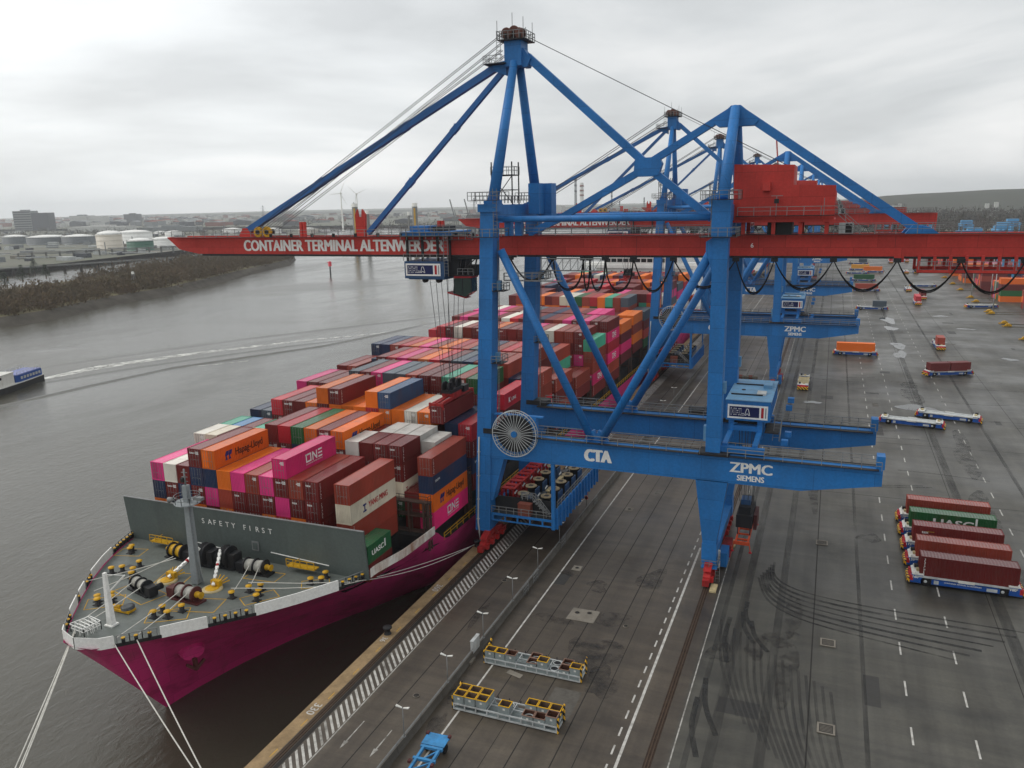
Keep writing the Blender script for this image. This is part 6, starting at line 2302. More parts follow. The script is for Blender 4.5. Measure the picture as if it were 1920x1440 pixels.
# ---------------------------------------------------------------- things on the quay
def bin_mesh():
    m = MB()
    w, d, h, t = 0.62, 0.56, 0.95, 0.05
    for a in ((-w, w, -d, -d + t), (-w, w, d - t, d), (-w, -w + t, -d + t, d - t), (w - t, w, -d + t, d - t)):
        m.box(a[0], a[1], a[2], a[3], 0.06, h, 0)
    m.box(-w + t, w - t, -d + t, d - t, 0.06, 0.3, 1)
    i = t + 0.004
    for x0, x1, y0, y1 in ((-w + t, -w + i, -d + t, d - t), (w - i, w - t, -d + t, d - t)):
        m.box(x0, x1, y0, y1, 0.3, h - 0.02, 1)
    for x0, x1, y0, y1 in ((-w + i, w - i, -d + t, -d + i), (-w + i, w - i, d - i, d - t)):
        m.box(x0, x1, y0, y1, 0.3, h - 0.02, 1)
    m.box(-w - .03, w + .03, -d - .03, -d + .06, h, h + .06, 2)
    m.box(-w - .03, w + .03, d - .06, d + .03, h, h + .06, 2)
    m.box(-w - .03, -w + .06, -d + .06, d - .06, h, h + .06, 2)
    m.box(w - .06, w + .03, -d + .06, d - .06, h, h + .06, 2)
    m.box(-0.12, 0.14, -d - 0.012, -d, 0.5, 0.72, 3)
    for x in (-w + 0.1, w - 0.1):
        for y in (-d + 0.1, d - 0.1):
            m.box(x - 0.06, x + 0.06, y - 0.06, y + 0.06, 0, 0.06, 0)
    return m
BIN_Y = bin_mesh().mesh("lashing_bin", [BINGREY, BININ, YELLOW, WHITE])
BIN_R = bin_mesh().mesh("lashing_bin", [BINGREY, paint("rusty_lashing_gear", (92, 58, 44), 0.8, 0.7, (70, 40, 34), 2.5, fine=9), paint("rusty_rim", (138, 108, 94), 0.7, 0.5), WHITE])

def rack(y, x0, label, grey=False):
    t = thing("bin_rack", (x0, y, 0), label, "bin rack", "racks of lashing bins on the quay")
    m = MB()
    L, W = 12.1, 2.45
    for yy in (0, W - 0.14):
        m.box(0, L, yy, yy + 0.14, 0.1, 0.26, 0)
        m.box(0, L, yy, yy + 0.14, 0.72, 0.86, 0)
        for k in range(10):
            x = k * (L - 0.14) / 9
            m.box(x, x + 0.14, yy, yy + 0.14, 0.26, 0.72, 0)
        if grey:
            m.box(0.14, L - 0.14, yy + 0.05, yy + 0.09, 0.26, 0.72, 1)
    for k in range(10):
        x = k * (L - 0.14) / 9
        m.box(x, x + 0.14, 0.14, W - 0.14, 0.12, 0.24, 0)
        m.box(x, x + 0.1, 0.14, W - 0.14, 0.74, 0.82, 0)
    m.box(0, L, W / 2 - 0.06, W / 2 + 0.06, 0.74, 0.84, 0)
    m.box(0.1, L - 0.1, 0.12, W - 0.12, 0.26, 0.3, 1)
    m.build("rack_frame", [PALEGREY, BINGREY], t)
    m = MB()
    for k in (4, 6):
        for yy in (0.62, 1.83):
            m.tube([(1.35 * k + 0.65 + 0.5 * math.cos(a * math.pi / 8), yy + 0.44 * math.sin(a * math.pi / 8), 0.86) for a in range(17)], 0.06, 6, 0, False)
            m.lathe((1.35 * k + 0.65, yy, 0.3), [(0.46, 0), (0.46, 0.5)], 16, m=1)
            m.lathe((1.35 * k + 0.65, yy, 0.805), [(0.42, 0), (0.01, 0.004)], 16, m=2)
    for k in range(8):
        m.beam((1.7 + k * 1.35, W + 0.02, 0.8), (1.7 + k * 1.35, W + 0.02, 1.15), 0.09, 0.09, 2)
    m.build("bin_ring", [PALEGREY, BINGREY, DARK], t)
    for xx in (-0.12, L):
        m = MB()
        m.box(xx, xx + 0.12, 0, 0.4, 0.05, 1.7, 0)
        m.box(xx, xx + 0.12, W - 0.4, W, 0.05, 1.7, 0)
        m.beam((xx + 0.06, W - 0.3, 1.7), (xx + 0.06, W + 0.0, 2.0), 0.12, 0.4, 0)
        m.beam((xx + 0.06, 0.2, 1.55), (xx + 0.06, W - 0.2, 1.75), 0.1, 0.16, 0)
        m.build("end_frame", HAZARD, t)
    return t
def bins(y, x0, items, racktxt):
    for k, row, z, rusty, lab in items:
        o = link("lashing_bin", BIN_R if rusty else BIN_Y, None, (x0 + 0.66 + k * 1.345, y + (0.64 if row == 0 else 1.82), z))
        tag(o, lab, "bin", "bins standing in the racks")
rack(68.5, 13.35, "long white rack of yellow rimmed bins, the one nearer the camera")
rack(77.9, 13.0, "long grey rack of bins with fewer bins, the one farther from the camera", True)
N_ = ["first", "second", "third", "fourth", "fifth", "sixth", "seventh", "eighth", "ninth"]
A, F_ = "front row of the nearer rack", "back row of the nearer rack"
bins(68.5, 13.35, [(0, 0, .86, 0, f"yellow rimmed bin at the river end of the {A}"), (1, 0, .86, 0, f"second yellow rimmed bin from the river end, {A}"), (2, 0, .86, 0, f"third yellow rimmed bin from the river end, {A}"),
    (0, 1, .86, 0, f"yellow rimmed bin at the river end of the {F_}"), (1, 1, .86, 0, f"second yellow rimmed bin from the river end, {F_}"), (2, 1, .86, 0, f"third yellow rimmed bin from the river end, {F_}"),
    (4, 0, .8, 0, f"single yellow rimmed bin with a white tag in the middle of the nearer rack"), (6, 1, .86, 0, f"yellow rimmed bin just past the rings, {F_}"), (7, 1, .86, 0, f"middle of three yellow rimmed bins at the landward end, {F_}"), (8, 1, .86, 0, f"yellow rimmed bin at the landward end of the {F_}"), (8, 0, .86, 1, f"bin of rusty gear at the landward end of the {A}"),
    (6, 0, .31, 1, "sunken bin of dark gear beside the rings in the nearer rack"), (7, 0, .31, 1, "sunken bin of dark gear beside the rusty end bin, nearer rack")], "")
bins(77.9, 13.0, [(0, 0, .8, 0, "bin with a pale rim at the river end of the farther rack"), (1, 0, .8, 0, "second bin from the river end of the farther rack"), (2, 0, .8, 1, "bin heaped with rusty gear in the farther rack"), (5, 0, .8, 0, "lone yellow rimmed bin with a white tag in the farther rack"), (8, 0, .8, 0, "bin at the landward end of the farther rack"),
    (4, 0, .31, 1, "sunken dark bin between the rings, front row of the farther rack"), (4, 1, .31, 1, "sunken dark bin between the rings, back row of the farther rack"), (7, 0, .31, 1, "sunken rusty bin near the landward end, front row of the farther rack"), (7, 1, .31, 1, "sunken rusty bin near the landward end, back row of the farther rack")], "")

# trailer chassis at the lower edge
t = thing("trailer_chassis", (14.9, 58.4, 0), "light blue skeletal container trailer chassis parked at the concrete barrier", "trailer", None, 0.06)
m = MB()
for x in (-0.85, 0.85):
    m.box(x - 0.12, x + 0.12, -8, 4.3, 0.85, 1.2, 0)
for y in (-6, -3.6, -1.4, 0.6, 2.4, 4.2):
    m.box(-1.2, 1.2, y - 0.14, y + 0.14, 0.95, 1.22, 0)
m.box(-1.25, 1.25, 2.6, 4.4, 1.2, 1.28, 0)
m.beam((-0.85, -1.2, 1.05), (0.85, 0.5, 1.05), 0.14, 0.14, 0)
m.beam((0.85, 2.3, 1.05), (-0.2, 0.7, 1.05), 0.14, 0.14, 0)
m.beam((-0.85, -3.4, 1.05), (0.85, -1.6, 1.05), 0.14, 0.14, 0)
m.build("chassis_frame", CHBLUE, t)
for x in (-1.2, 1.2):
    for y in (4.2, -0.2, -2.2):
        m = MB()
        m.box(x - 0.14, x + 0.14, y - 0.2, y + 0.2, 1.2, 1.45, 0)
        m.build("twist_lock", WINE, t)
for y in (-4.6, -3.3, 3.4):
    for x in (-1.0, 1.0):
        m = MB()
        m.lathe((x - 0.15, y, 0.5), [(0.42, 0), (0.5, 0.05), (0.5, 0.25), (0.42, 0.3)], 16, 'x', 0)
        m.build("wheel", BLACK, t)

# concrete barrier with its pipe rail
t = thing("concrete_barrier", (11.1, 0, 0), "long low concrete barrier with a pipe rail dividing the waterside road", "barrier")
m = MB()
for i in range(-10, 66):
    y = i * 5.0
    m.prism([(-0.32, 0), (0.32, 0), (0.2, 0.35), (0.14, 0.95), (-0.14, 0.95), (-0.2, 0.35)], y, y + 4.96, 'y', 0)
m.build("barrier_wall", BARR, t)
m = MB()
m.rail([(0.1, -50, 0.95), (0.1, 330, 0.95)], 0.35, 5, 0, 0.06)
for y in (95, 99, 112, 131):
    for k in range(4):
        m.beam((0.45, y + k * 0.6, 0), (0.45, y + k * 0.6, 1.5), 0.05, 0.05)
    for z in (0.5, 1.0, 1.5):
        m.beam((0.45, y, z), (0.45, y + 1.8, z), 0.05, 0.05)
m.build("pipe_rail", STEEL, t)

lamp_pole = MB()
lamp_pole.tube([(0, 0, 0), (0, 0, 3.4)], [0.06, 0.045], 8)
lamp_pole.box(-0.15, 0.15, -0.15, 0.15, 0, 0.06)
lamp_pole = lamp_pole.mesh("pole", STEEL)
lamp_head = MB()
lamp_head.hull8([(0.08, -0.08, 3.36), (0.75, -0.14, 3.5), (0.75, 0.14, 3.5), (0.08, 0.08, 3.36)], [(0.08, -0.08, 3.44), (0.75, -0.14, 3.6), (0.75, 0.14, 3.6), (0.08, 0.08, 3.44)], 0)
lamp_head = lamp_head.mesh("lamp_head", WHITE)
LN = ["nearest the camera", "second from the camera", "third from the camera", "fourth from the camera", "fifth from the camera", "sixth from the camera", "seventh from the camera", "eighth from the camera", "ninth from the camera", "tenth from the camera", "eleventh from the camera", "twelfth from the camera"]
for i, y in enumerate((61.5, 71.6, 81.7, 91.7, 101.8, 112, 122, 150, 165, 180, 195, 210)):
    t = thing("quay_lamp", (11.2, y, 0.95 if i < 50 else 0), f"white two armed lamp on the concrete barrier, {LN[i]}", "lamp", "lamps along the concrete barrier")
    link("pole", lamp_pole, t)
    link("lamp_head", lamp_head, t)
    link("lamp_head", lamp_head, t, None, math.pi)
    if i == 0:
        pass
m = MB()
m.box(-0.18, 0.18, -0.95, 0.95, 0.6, 2.2, 0)
m.box(-0.22, 0.22, -1.0, 1.0, 2.2, 2.26, 0)
m.box(-0.1, 0.1, -0.8, 0.8, 0, 0.6, 1)
m.box(-0.5, 0.5, -2.4, -1.0, 0.0, 0.3, 1)
tag(m.build("switch_cabinet", [PALEGREY, CONC], loc=(11.1, 79.4, 0.0)), "pale grey switch cabinet standing at the barrier beside the farther bin rack", "cabinet")
m = MB()
m.tube([(0, 0, 0), (0, 0, 2.6)], 0.05, 8, 1)
m.lathe((0, -0.06, 2.3), [(0.01, 0), (0.34, 0), (0.34, 0.03)], 18, 'y', 0)
m.lathe((0, -0.07, 2.3), [(0.01, 0), (0.22, 0)], 18, 'y', 2)
m.lathe((0, -0.06, 1.5), [(0.01, 0), (0.34, 0), (0.34, 0.03)], 18, 'y', 0)
m.lathe((0, -0.07, 1.5), [(0.01, 0), (0.22, 0)], 18, 'y', 2)
tag(m.build("traffic_sign", [SIGNRED, STEEL, WHITE], loc=(10.0, 131, 0)), "post with two round red and white traffic signs at the barrier", "sign")
m = MB()
m.lathe((0, 0, 0), [(0.5, 0), (0.36, 0.35), (0.36, 0.7), (0.6, 0.82), (0.6, 1.0), (0.1, 1.08)], 14)
bollard_me = m.mesh("mooring_bollard", DARK)
for k, y in enumerate((79.8, 108.2, 137, 166)):
    tag(link("mooring_bollard", bollard_me, None, (-1.65, y, 0.012)), ("dark mooring bollard on the quay edge, " + ["the one nearest the camera", "at the crane's waterside foot", "first one past the crane", "second one past the crane"][k]), "bollard", "bollards along the quay edge")
m = MB()
for k in range(4):
    m.box(0, 12, 0, 2.4, k * 0.75, k * 0.75 + 0.4, 0)
    for x in (0.2, 4, 8, 11.6):
        m.box(x, x + 0.3, 0, 2.4, k * 0.75 + 0.4, k * 0.75 + 0.75, 0)
tag(m.build("flat_rack_stack", DARK, loc=(17.5, 196, 0)), "dark stack of empty flat racks behind the nearest crane's landside leg", "flat racks")
m = MB()
for yy in (0, 2.4):
    m.box(0, 12, yy, yy + 0.15, 0.1, 0.4, 0)
    m.box(0, 12, yy, yy + 0.15, 1.2, 1.35, 0)
for k in range(9):
    m.box(k * 1.48, k * 1.48 + 0.16, 0, 2.5, 0.4, 1.2, 0)
    m.box(k * 1.48 + 0.3, k * 1.48 + 1.3, 0.3, 2.2, 0.4, 1.5, k % 2)
tag(m.build("bin_rack", [CONC, BRICK], loc=(17, 243, 0)), "distant brownish rack of bins beyond the nearest crane's landside legs", "bin rack", "racks of lashing bins on the quay")
# ---------------------------------------------------------------- container yard
rs2 = random.Random(5)
def yard_block(y0, rows, x0, bays, hmin, hmax, name, first=None):
    for r in range(rows):
        for b in range(bays):
            h = rs2.randint(hmin, hmax)
            for i in range(h):
                if r > 0 and r < rows - 1 and b > 0 and i < h - 1 and i < hmin - 1:
                    continue
                c = rs2.choice("mmmbbrohhpngusm") if first is None or b > 0 or r > 1 else first[i % len(first)]
                mk = [('hapag', '+x')] if c == 'h' else [('uasc', '+x')] if c == 'u' else []
                spec(x0 + b * 12.8, y0 + r * 2.9 + CW / 2, i * 2.9 + 0.01, c, 12.192, H9, -math.pi / 2, 'panel', mk,
                     f"{COL[c][1]} container, {name} yard block, row {r + 1}, bay {b + 1}, tier {i + 1}", "containers stacked in the yard")
yard_block(414, 9, 134, 2, 3, 4, "nearest", "mnm")
yard_block(462, 9, 129, 3, 3, 4, "second", "hgmh")
yard_block(508, 9, 127, 3, 3, 4, "third", "mmb")
yard_block(556, 9, 125, 4, 4, 4, "fourth", "hmm")
yard_block(604, 9, 124, 4, 3, 5, "fifth", "hbm")
yard_block(652, 9, 123, 5, 3, 5, "sixth", "bmr")
yard_block(704, 9, 123, 5, 3, 5, "seventh", "moo")
yard_block(762, 9, 123, 6, 3, 5, "eighth", "ppm")
yard_block(830, 9, 123, 6, 3, 5, "ninth", "oob")
yard_block(900, 9, 123, 7, 3, 5, "tenth", "rmm")

# yellow buffers at the ends of the transfer lanes
m = MB()
m.box(0.0, 14, -0.25, 0.25, 0.0, 0.3, 1)
m.prism([(0.2, 0.3), (2.6, 0.3), (2.6, 0.9), (1.6, 1.5), (0.6, 1.3), (0.2, 0.8)], -0.5, 0.5, 'y', 0)
m.beam((0.2, -0.6, 0.5), (-0.8, -0.6, 0.3), 0.25, 0.25, 0)
m.beam((0.2, 0.6, 0.5), (-0.8, 0.6, 0.3), 0.25, 0.25, 0)
m.lathe((1.4, -0.7, 0.9), [(0.35, 0), (0.45, 0.2), (0.35, 0.4)], 12, 'y', 0)
buf = m.mesh("lane_buffer", [YELLOW, CONC])
for i, y in enumerate((342, 375, 383, 413.6, 420, 457.7, 476, 513, 547, 587, 627, 670)):
    tag(link("lane_buffer", buf, None, (116.6, y, 0)), f"yellow buffer at the head of a yard transfer lane, {ORD[i]} from the camera", "buffer", "yellow lane buffers before the yard")
m = MB()
m.tube([(0, 0, 0), (0, 0, 22)], [0.28, 0.12], 8)
m.box(-1, 1, -0.3, 0.3, 21.6, 22)
mast_me = m.mesh("light_mast", PALEGREY)
for i, (x, y) in enumerate(((121, 430), (126.5, 474), (120.5, 492), (124, 545), (124, 640), (124, 760))):
    tag(link("light_mast", mast_me, None, (x, y, 0)), f"thin pale light mast at the yard edge, {ORD[i]} from the camera", "light mast", "light masts at the yard edge")

# light blue yard cranes over the blocks
def yard_crane(x, y, label):
    t = thing("yard_crane", (x, y, 0), label, "yard crane", "light blue yard cranes over the stacks")
    m = MB()
    for yy in (-1.6, 28.4):
        for xx in (-4, 4):
            m.box(xx - 0.5, xx + 0.5, yy - 0.6, yy + 0.6, 0, 22)
        m.box(-6, 6, yy - 0.7, yy + 0.7, 0.4, 1.8)
        m.box(-4, 4, yy - 0.5, yy + 0.5, 20.5, 22)
    m.build("portal_leg", RMGBLUE, t)
    m = MB()
    for xx in (-4.2, 4.2):
        m.box(xx - 0.7, xx + 0.7, -4, 31, 22, 24)
    m.build("girder", RMGBLUE, t)
    m = MB()
    m.box(-5, 5, 9, 17, 24, 27.4)
    m.box(-3, 3, 18, 21, 24, 26)
    m.build("trolley_house", RMGBLUE, t)
for i, (x, y, lab) in enumerate(((145, 506, "light blue yard crane over the third yard block, its legs before the stacks"), (150, 554, "light blue yard crane over the fourth yard block"), (136, 650, "light blue yard crane over the sixth yard block"), (150, 702, "light blue yard crane over the seventh yard block"),
        (128, 828, "light blue yard crane over the ninth yard block"), (170, 898, "light blue yard crane over the tenth yard block, far to the right"), (100, 930, "light blue yard crane house standing alone before the wooded ridge"), (140, 980, "small light blue yard crane farthest back at the yard end"), (190, 828, "light blue yard crane deep in the ninth yard block, far right"), (178, 760, "light blue yard crane deep in the eighth yard block, far right"), (215, 930, "light blue yard crane at the right frame edge before the ridge"))):
    yard_crane(x, y, lab)
# ---------------------------------------------------------------- far bank and horizon
def tank(x, y, d, h, side, label, roof=TANKWHITE):
    t = thing("storage_tank", (x, y, -1.5), label, "storage tank", "storage tanks on the far bank")
    m = MB()
    m.lathe((0, 0, 0), [(d / 2, 0), (d / 2, h)], 40)
    for k in range(3):
        m.lathe((0, 0, h * (0.3 + 0.3 * k)), [(d / 2, 0), (d / 2 + 0.25, 0.1), (d / 2 + 0.25, 0.4), (d / 2, 0.5)], 40)
    m.build("shell", side, t)
    m = MB()
    m.lathe((0, 0, h), [(d / 2 + 0.3, 0), (d / 2 + 0.3, 0.3), (d * 0.36, h * 0.1 + 0.8), (d * 0.18, h * 0.15 + 1.4), (0.2, h * 0.17 + 1.8)], 40)
    m.build("roof", roof, t)
    m = MB()
    m.rail([(d / 2 * math.cos(a * math.pi / 8), d / 2 * math.sin(a * math.pi / 8), h + 0.3) for a in range(17)], 1.2, 6, 0, 0.2)
    m.build("roof_railing", STEEL, t)
for x, y, d, h, s, lab in ((-957, 887, 36, 22.5, TANKCREAM, "tall cream storage tank beside the broad white one"), (-1117, 1083, 59, 18, TANKWHITE, "broad white domed storage tank behind the green one"), (-885, 876, 36, 13.5, TANKGREEN, "green storage tank with a white roof"),
        (-921, 955, 40, 12, TANKWHITE, "low white storage tank right of the green one"), (-1386, 1054, 44, 13, TANKGREY, "small grey storage tank with white roof, leftmost in the row"), (-1278, 1035, 65, 13, TANKGREY, "wide grey storage tank with white roof, middle of three"), (-1218, 1051, 55, 13, TANKGREY, "grey storage tank with white roof nearest the cream one"),
        (-1432, 1310, 50, 11, TANKWHITE, "white storage tank with a domed roof behind the cream one"), (-1418, 1438, 30, 6, TANKWHITE, "small flat white storage tank in the back"), (-1285, 1345, 36, 9, TANKWHITE, "small white storage tank above the boom's tip"), (-1260, 1500, 44, 9, TANKWHITE, "low pale storage tank beyond the boom tip, farther back"), (-1130, 1480, 40, 9, TANKWHITE, "low pale storage tank behind the boom's red brackets"), (-1010, 1450, 42, 9, TANKCREAM, "low cream storage tank behind the boom's middle")):
    tank(x, y, d, h, s, lab)

m = MB()
rq = random.Random(21)
for k in range(240):
    y = rq.uniform(640, 1700)
    x = rq.uniform(-1.62 * y - 250, -800 - 0.25 * max(0, y - 800))
    w, d, h = rq.uniform(3, 26), rq.uniform(3, 12), rq.uniform(1.5, 6)
    m.box(x - w / 2, x + w / 2, y - d / 2, y + d / 2, -1.6, h - 1.5, rq.choice((0, 0, 1, 1, 2, 3)))
for k in range(60):
    y = rq.uniform(660, 1500)
    x = rq.uniform(-1.5 * y - 200, -820)
    m.beam((x, y, 1.5), (x + rq.uniform(20, 90), y + rq.uniform(0, 40), 1.5), 0.9, 0.9, rq.choice((0, 1)))
for k in range(40):
    y = rq.uniform(700, 1500)
    x = rq.uniform(-1.5 * y - 200, -840)
    m.box(x - 0.4, x + 0.4, y - 0.4, y + 0.4, -1.5, rq.uniform(10, 26), 1)
tag(m.build("tank_farm_clutter", [PALEGREY, BLDGREY, BLDDARK, CONC]), "low pipes, huts and posts scattered over the tank farm", "pipework", None, "stuff")

# jetty with piers along the bank
t = thing("jetty", (0, 0, 0), "long concrete jetty on dark piers beyond the scrub on the far bank", "jetty")
m = MB()
a, b = Vector((-790, 470, -1)), Vector((-622, 840, -1))
m.beam(a, b, 5, 1.3, 0)
m.beam(a + Vector((0, 0, 1.6)), b + Vector((0, 0, 1.6)), 0.4, 0.3, 0)
m.build("jetty_deck", PILE, t)
m = MB()
for k in range(26):
    q = a.lerp(b, k / 25)
    w = 4.0 if k % 4 == 0 else 1.2
    m.box(q.x - w / 2, q.x + w / 2, q.y - 1.5, q.y + 1.5, -10, -1.6)
m.build("jetty_pier", TIMBER, t)
t = thing("pipe_bridge", (0, 0, 0), "long low pipe bridge in front of the storage tanks", "pipe bridge")
m = MB()
a, b = Vector((-890, 690, 0)), Vector((-720, 960, 0))
for dz in (4.5, 6.0):
    m.beam(a + Vector((0, 0, dz)), b + Vector((0, 0, dz)), 2.5, 0.8)
for k in range(22):
    q = a.lerp(b, k / 21)
    m.box(q.x - 0.8, q.x + 0.8, q.y - 0.8, q.y + 0.8, -3, 6)
m.build("pipe_run", PILE, t)

def building(name, x, y, w, d, h, mat, label, cat="building", rot=0.0, windows=0, mat2=None, rows=4, z=-1.5):
    t = thing(name, (x, y, z), label, cat, None, rot)
    m = MB()
    m.box(-w / 2, w / 2, -d / 2, d / 2, 0, h)
    m.build("wall", mat, t)
    m = MB()
    m.box(-w / 2 - 0.5, w / 2 + 0.5, -d / 2 - 0.5, d / 2 + 0.5, h, h + 1.0)
    m.box(-w / 6, w / 5, -d / 4, d / 4, h + 1, h + 5)
    m.build("roof", mat2 or mat, t)
    for r in range(rows if windows else 0):
        m = MB()
        z0 = h * (r + 0.45) / rows
        m.box(-w / 2 + 2, w / 2 - 2, -d / 2 - 0.3, -d / 2 - 0.1, z0, z0 + h / rows * 0.4)
        m.build("window_band", GLASS, t)
    return t
t = building("office_tower", -2470, 1900, 62, 40, 62, BLDGREY, "grey office tower far left on the skyline, dark slab beside it", "office tower", 0.35, 1, None, 8)
m = MB()
m.box(31.5, 88, -22, 18, 0, 56)
m.build("dark_wing", BLDDARK, t)
t = building("warehouse", -2830, 2420, 70, 60, 40, BLDPALE, "pale high warehouse with a grey top left on the skyline", "warehouse", 0.3, 0, BLDGREY)
m = MB()
m.box(36, 100, -25, 25, 0, 36)
m.box(-36, 36, -31, -30.4, 30, 40)
m.build("low_wing", BLDPALE, t)
building("silo_house", -3026, 2860, 60, 50, 40, BLDDARK, "dark narrow silo building far off on the left skyline", "silo", 0.3)
building("power_house", -961, 3005, 40, 36, 38, BLDPALE, "pale square boiler house among the chimneys", "power plant")
building("shed", -930, 2250, 120, 60, 22, BLDDARK, "long dark shed on the far shore behind the boom", "shed", 0.1)
building("shed", -700, 2350, 160, 60, 16, BLDGREY, "long grey shed on the far shore right of the dark one", "shed", 0.05)
building("brick_tower", -950, 2500, 20, 20, 46, BRICK, "small brick tower standing over the far sheds", "tower")
building("shed", -480, 2100, 150, 70, 18, BLDPALE, "long pale shed beyond the river bend behind the crane", "shed", 0.0)
building("shed", -1900, 1700, 170, 60, 13, BLDPALE, "long pale shed behind the grey tanks", "shed", 0.3)
building("shed", -1560, 1620, 140, 50, 12, BLDGREY, "grey shed behind the white tanks", "shed", 0.3)

def chimney(x, y, h, r, label, band=False):
    t = thing("chimney", (x, y, -1), label, "chimney", "tall chimneys on the horizon")
    m = MB()
    m.lathe((0, 0, 0), [(r, 0), (r * 0.75, h)], 20)
    m.build("shaft", BLDGREY if not band else BLDPALE, t)
    m = MB()
    for k in range(3):
        m.lathe((0, 0, h * (0.6 + 0.14 * k)), [(r * 0.9, 0), (r * 0.92, 0), (r * 0.9, h * 0.05)], 20)
    m.build("shaft_band", BRICK if band else BLDDARK, t)
chimney(-875, 2954, 148, 5.5, "slender grey chimney, left one of the pair behind the crane")
chimney(-845, 2936, 122, 8.5, "thicker banded chimney, right one of the pair behind the crane", True)
for x, y, h, lab in ((-690, 2900, 52, "short chimney right of the tall pair"), (-610, 2950, 64, "thin chimney between the boom and brace"), (-640, 2600, 90, "thin pale chimney left of the second crane's mast")):
    chimney(x, y, h, 3, lab)

def turbine(x, y, h, rot, label):
    t = thing("wind_turbine", (x, y, -1.5), label, "wind turbine", "wind turbines on the far bank")
    m = MB()
    m.lathe((0, 0, 0), [(2.0, 0), (1.0, h)], 16)
    m.build("tower", WHITE, t)
    m = MB()
    m.tube([(0.8, -3, h), (0.3, 2.6, h)], [1.3, 1.3], 10)
    m.build("nacelle", WHITE, t)
    for k in range(3):
        a = rot + k * 2 * math.pi / 3
        m = MB()
        d = Vector((math.cos(a), 0, math.sin(a)))
        c = Vector((0.8, -3.3, h))
        s = Vector((-math.sin(a), 0, math.cos(a)))
        m.hull8([c - s * 0.7 + Vector((0, -.2, 0)), c + s * 0.7 + Vector((0, -.2, 0)), c + s * 0.7 + Vector((0, .3, 0)), c - s * 0.7 + Vector((0, .3, 0))],
                [c + d * 29 - s * 0.2 + Vector((0, -.05, 0)), c + d * 29 + s * 0.2 + Vector((0, -.05, 0)), c + d * 29 + s * 0.2 + Vector((0, .05, 0)), c + d * 29 - s * 0.2 + Vector((0, .05, 0))])
        m.build("blade", WHITE, t)
turbine(-924, 1455, 82, 1.1, "white wind turbine, the left one of two with its whole tower visible")
turbine(-1036, 1690, 84, 0.35, "white wind turbine, the right one of two behind a steel pile")

def pile(x, y, d, top, label, yellow):
    t = thing("mooring_pile", (x, y, -11), label, "steel pile", "tall steel piles in the river")
    m = MB()
    m.lathe((0, 0, 0), [(d / 2, 0), (d / 2, top + 11 - 3)], 20)
    if yellow:
        m.box(d * 0.05, d * 0.35, -d / 2 - 0.25, -d / 2 + 0.6, 8, top + 6, 1)
    m.build("shaft", [PILE, YELLOW], t)
    m = MB()
    m.lathe((0, 0, top + 8), [(d / 2 + 0.1, 0), (d / 2 + 0.1, 4.5)], 20)
    m.build("cap", WHITE, t)
pile(-553, 931, 7.5, 56, "thick steel pile with a yellow stripe, left one, behind the boom's tall bracket", True)
pile(-450, 910, 7.0, 55, "thick steel pile with a yellow stripe standing right of the inner stay", True)
pile(-557, 968, 5.5, 46, "thin plain steel pile without a stripe", False)
pile(-462, 915, 3.0, 44, "slim grey pile close beside the right striped pile", False)

t = thing("channel_beacon", (-391, 632, ZW), "pink topped navigation beacon standing in the river", "beacon")
m = MB()
m.lathe((0, 0, -3), [(0.8, 0), (0.7, 11)], 12)
m.build("post", DARK, t)
m = MB()
m.lathe((0, 0, 8), [(1.6, 0), (1.6, 4.2), (0.3, 4.6)], 12)
m.box(-3.0, 0, -0.2, 0.2, 11.4, 12.0)
m.build("topmark", PINKRED, t)
t = thing("channel_beacon", (-455, 462, -2.4), "small lattice beacon with a white lamp on the far bank", "beacon")
m = MB()
for x in (-1.4, 1.4):
    for y in (-1.4, 1.4):
        m.beam((x, y, 0), (x * 0.5, y * 0.5, 9), 0.3, 0.3)
for z in (2.5, 5, 7.5):
    m.beam((-1.2, -1.2, z), (1.2, -1.2, z + 1.5), 0.2, 0.2)
m.build("lattice", STEEL, t)
m = MB()
m.lathe((0, 0, 9), [(1.0, 0), (1.0, 1.6), (0.2, 2.0)], 10)
m.build("lamp", WHITE, t)

def pylon(x, y, h, label):
    t = thing("power_pylon", (x, y, -1), label, "power pylon", "power pylons on the horizon")
    m = MB()
    for sx in (-1, 1):
        for sy in (-1, 1):
            m.beam((sx * h * 0.07, sy * h * 0.07, 0), (sx * 0.6, sy * 0.6, h), 0.6, 0.6)
    for k in range(8):
        z = h * k / 8
        w = h * 0.07 * (1 - k / 8.6)
        m.beam((-w, -w, z), (w, -w, z + h / 8), 0.4, 0.4)
        m.beam((w, -w, z), (-w, -w, z + h / 8), 0.4, 0.4)
    for z, w in ((0.7, 12), (0.82, 15), (0.93, 9)):
        m.beam((-w, 0, h * z), (w, 0, h * z), 0.7, 0.7)
    m.build("lattice", BLDGREY, t)
pylon(-1013, 2325, 72, "lattice power pylon just left of the crane's waterside leg")
pylon(-1700, 2700, 70, "faint lattice power pylon between the two stays")
pylon(-2300, 2900, 66, "faint lattice power pylon behind the boom's outer stay")
for i, (x, lab) in enumerate(((-830, "grey harbour crane with its jib raised, left one of a pair"), (-790, "grey harbour crane with its jib raised, right one of a pair"))):
    t = thing("harbour_crane", (x, 1810, -1), lab, "harbour crane", "grey harbour cranes on the far shore")
    m = MB()
    m.box(-6, 6, -6, 6, 0, 4)
    for sx in (-5, 5):
        for sy in (-5, 5):
            m.box(sx - 0.8, sx + 0.8, sy - 0.8, sy + 0.8, 4, 16)
    m.box(-7, 7, -7, 7, 16, 24)
    m.build("portal", PILE, t)
    m = MB()
    m.beam((-2, 0, 22), (-14, 0, 66), 2.2, 2.2)
    m.beam((2, 0, 24), (-2, 0, 40), 1.6, 1.6)
    m.build("jib", PILE, t)
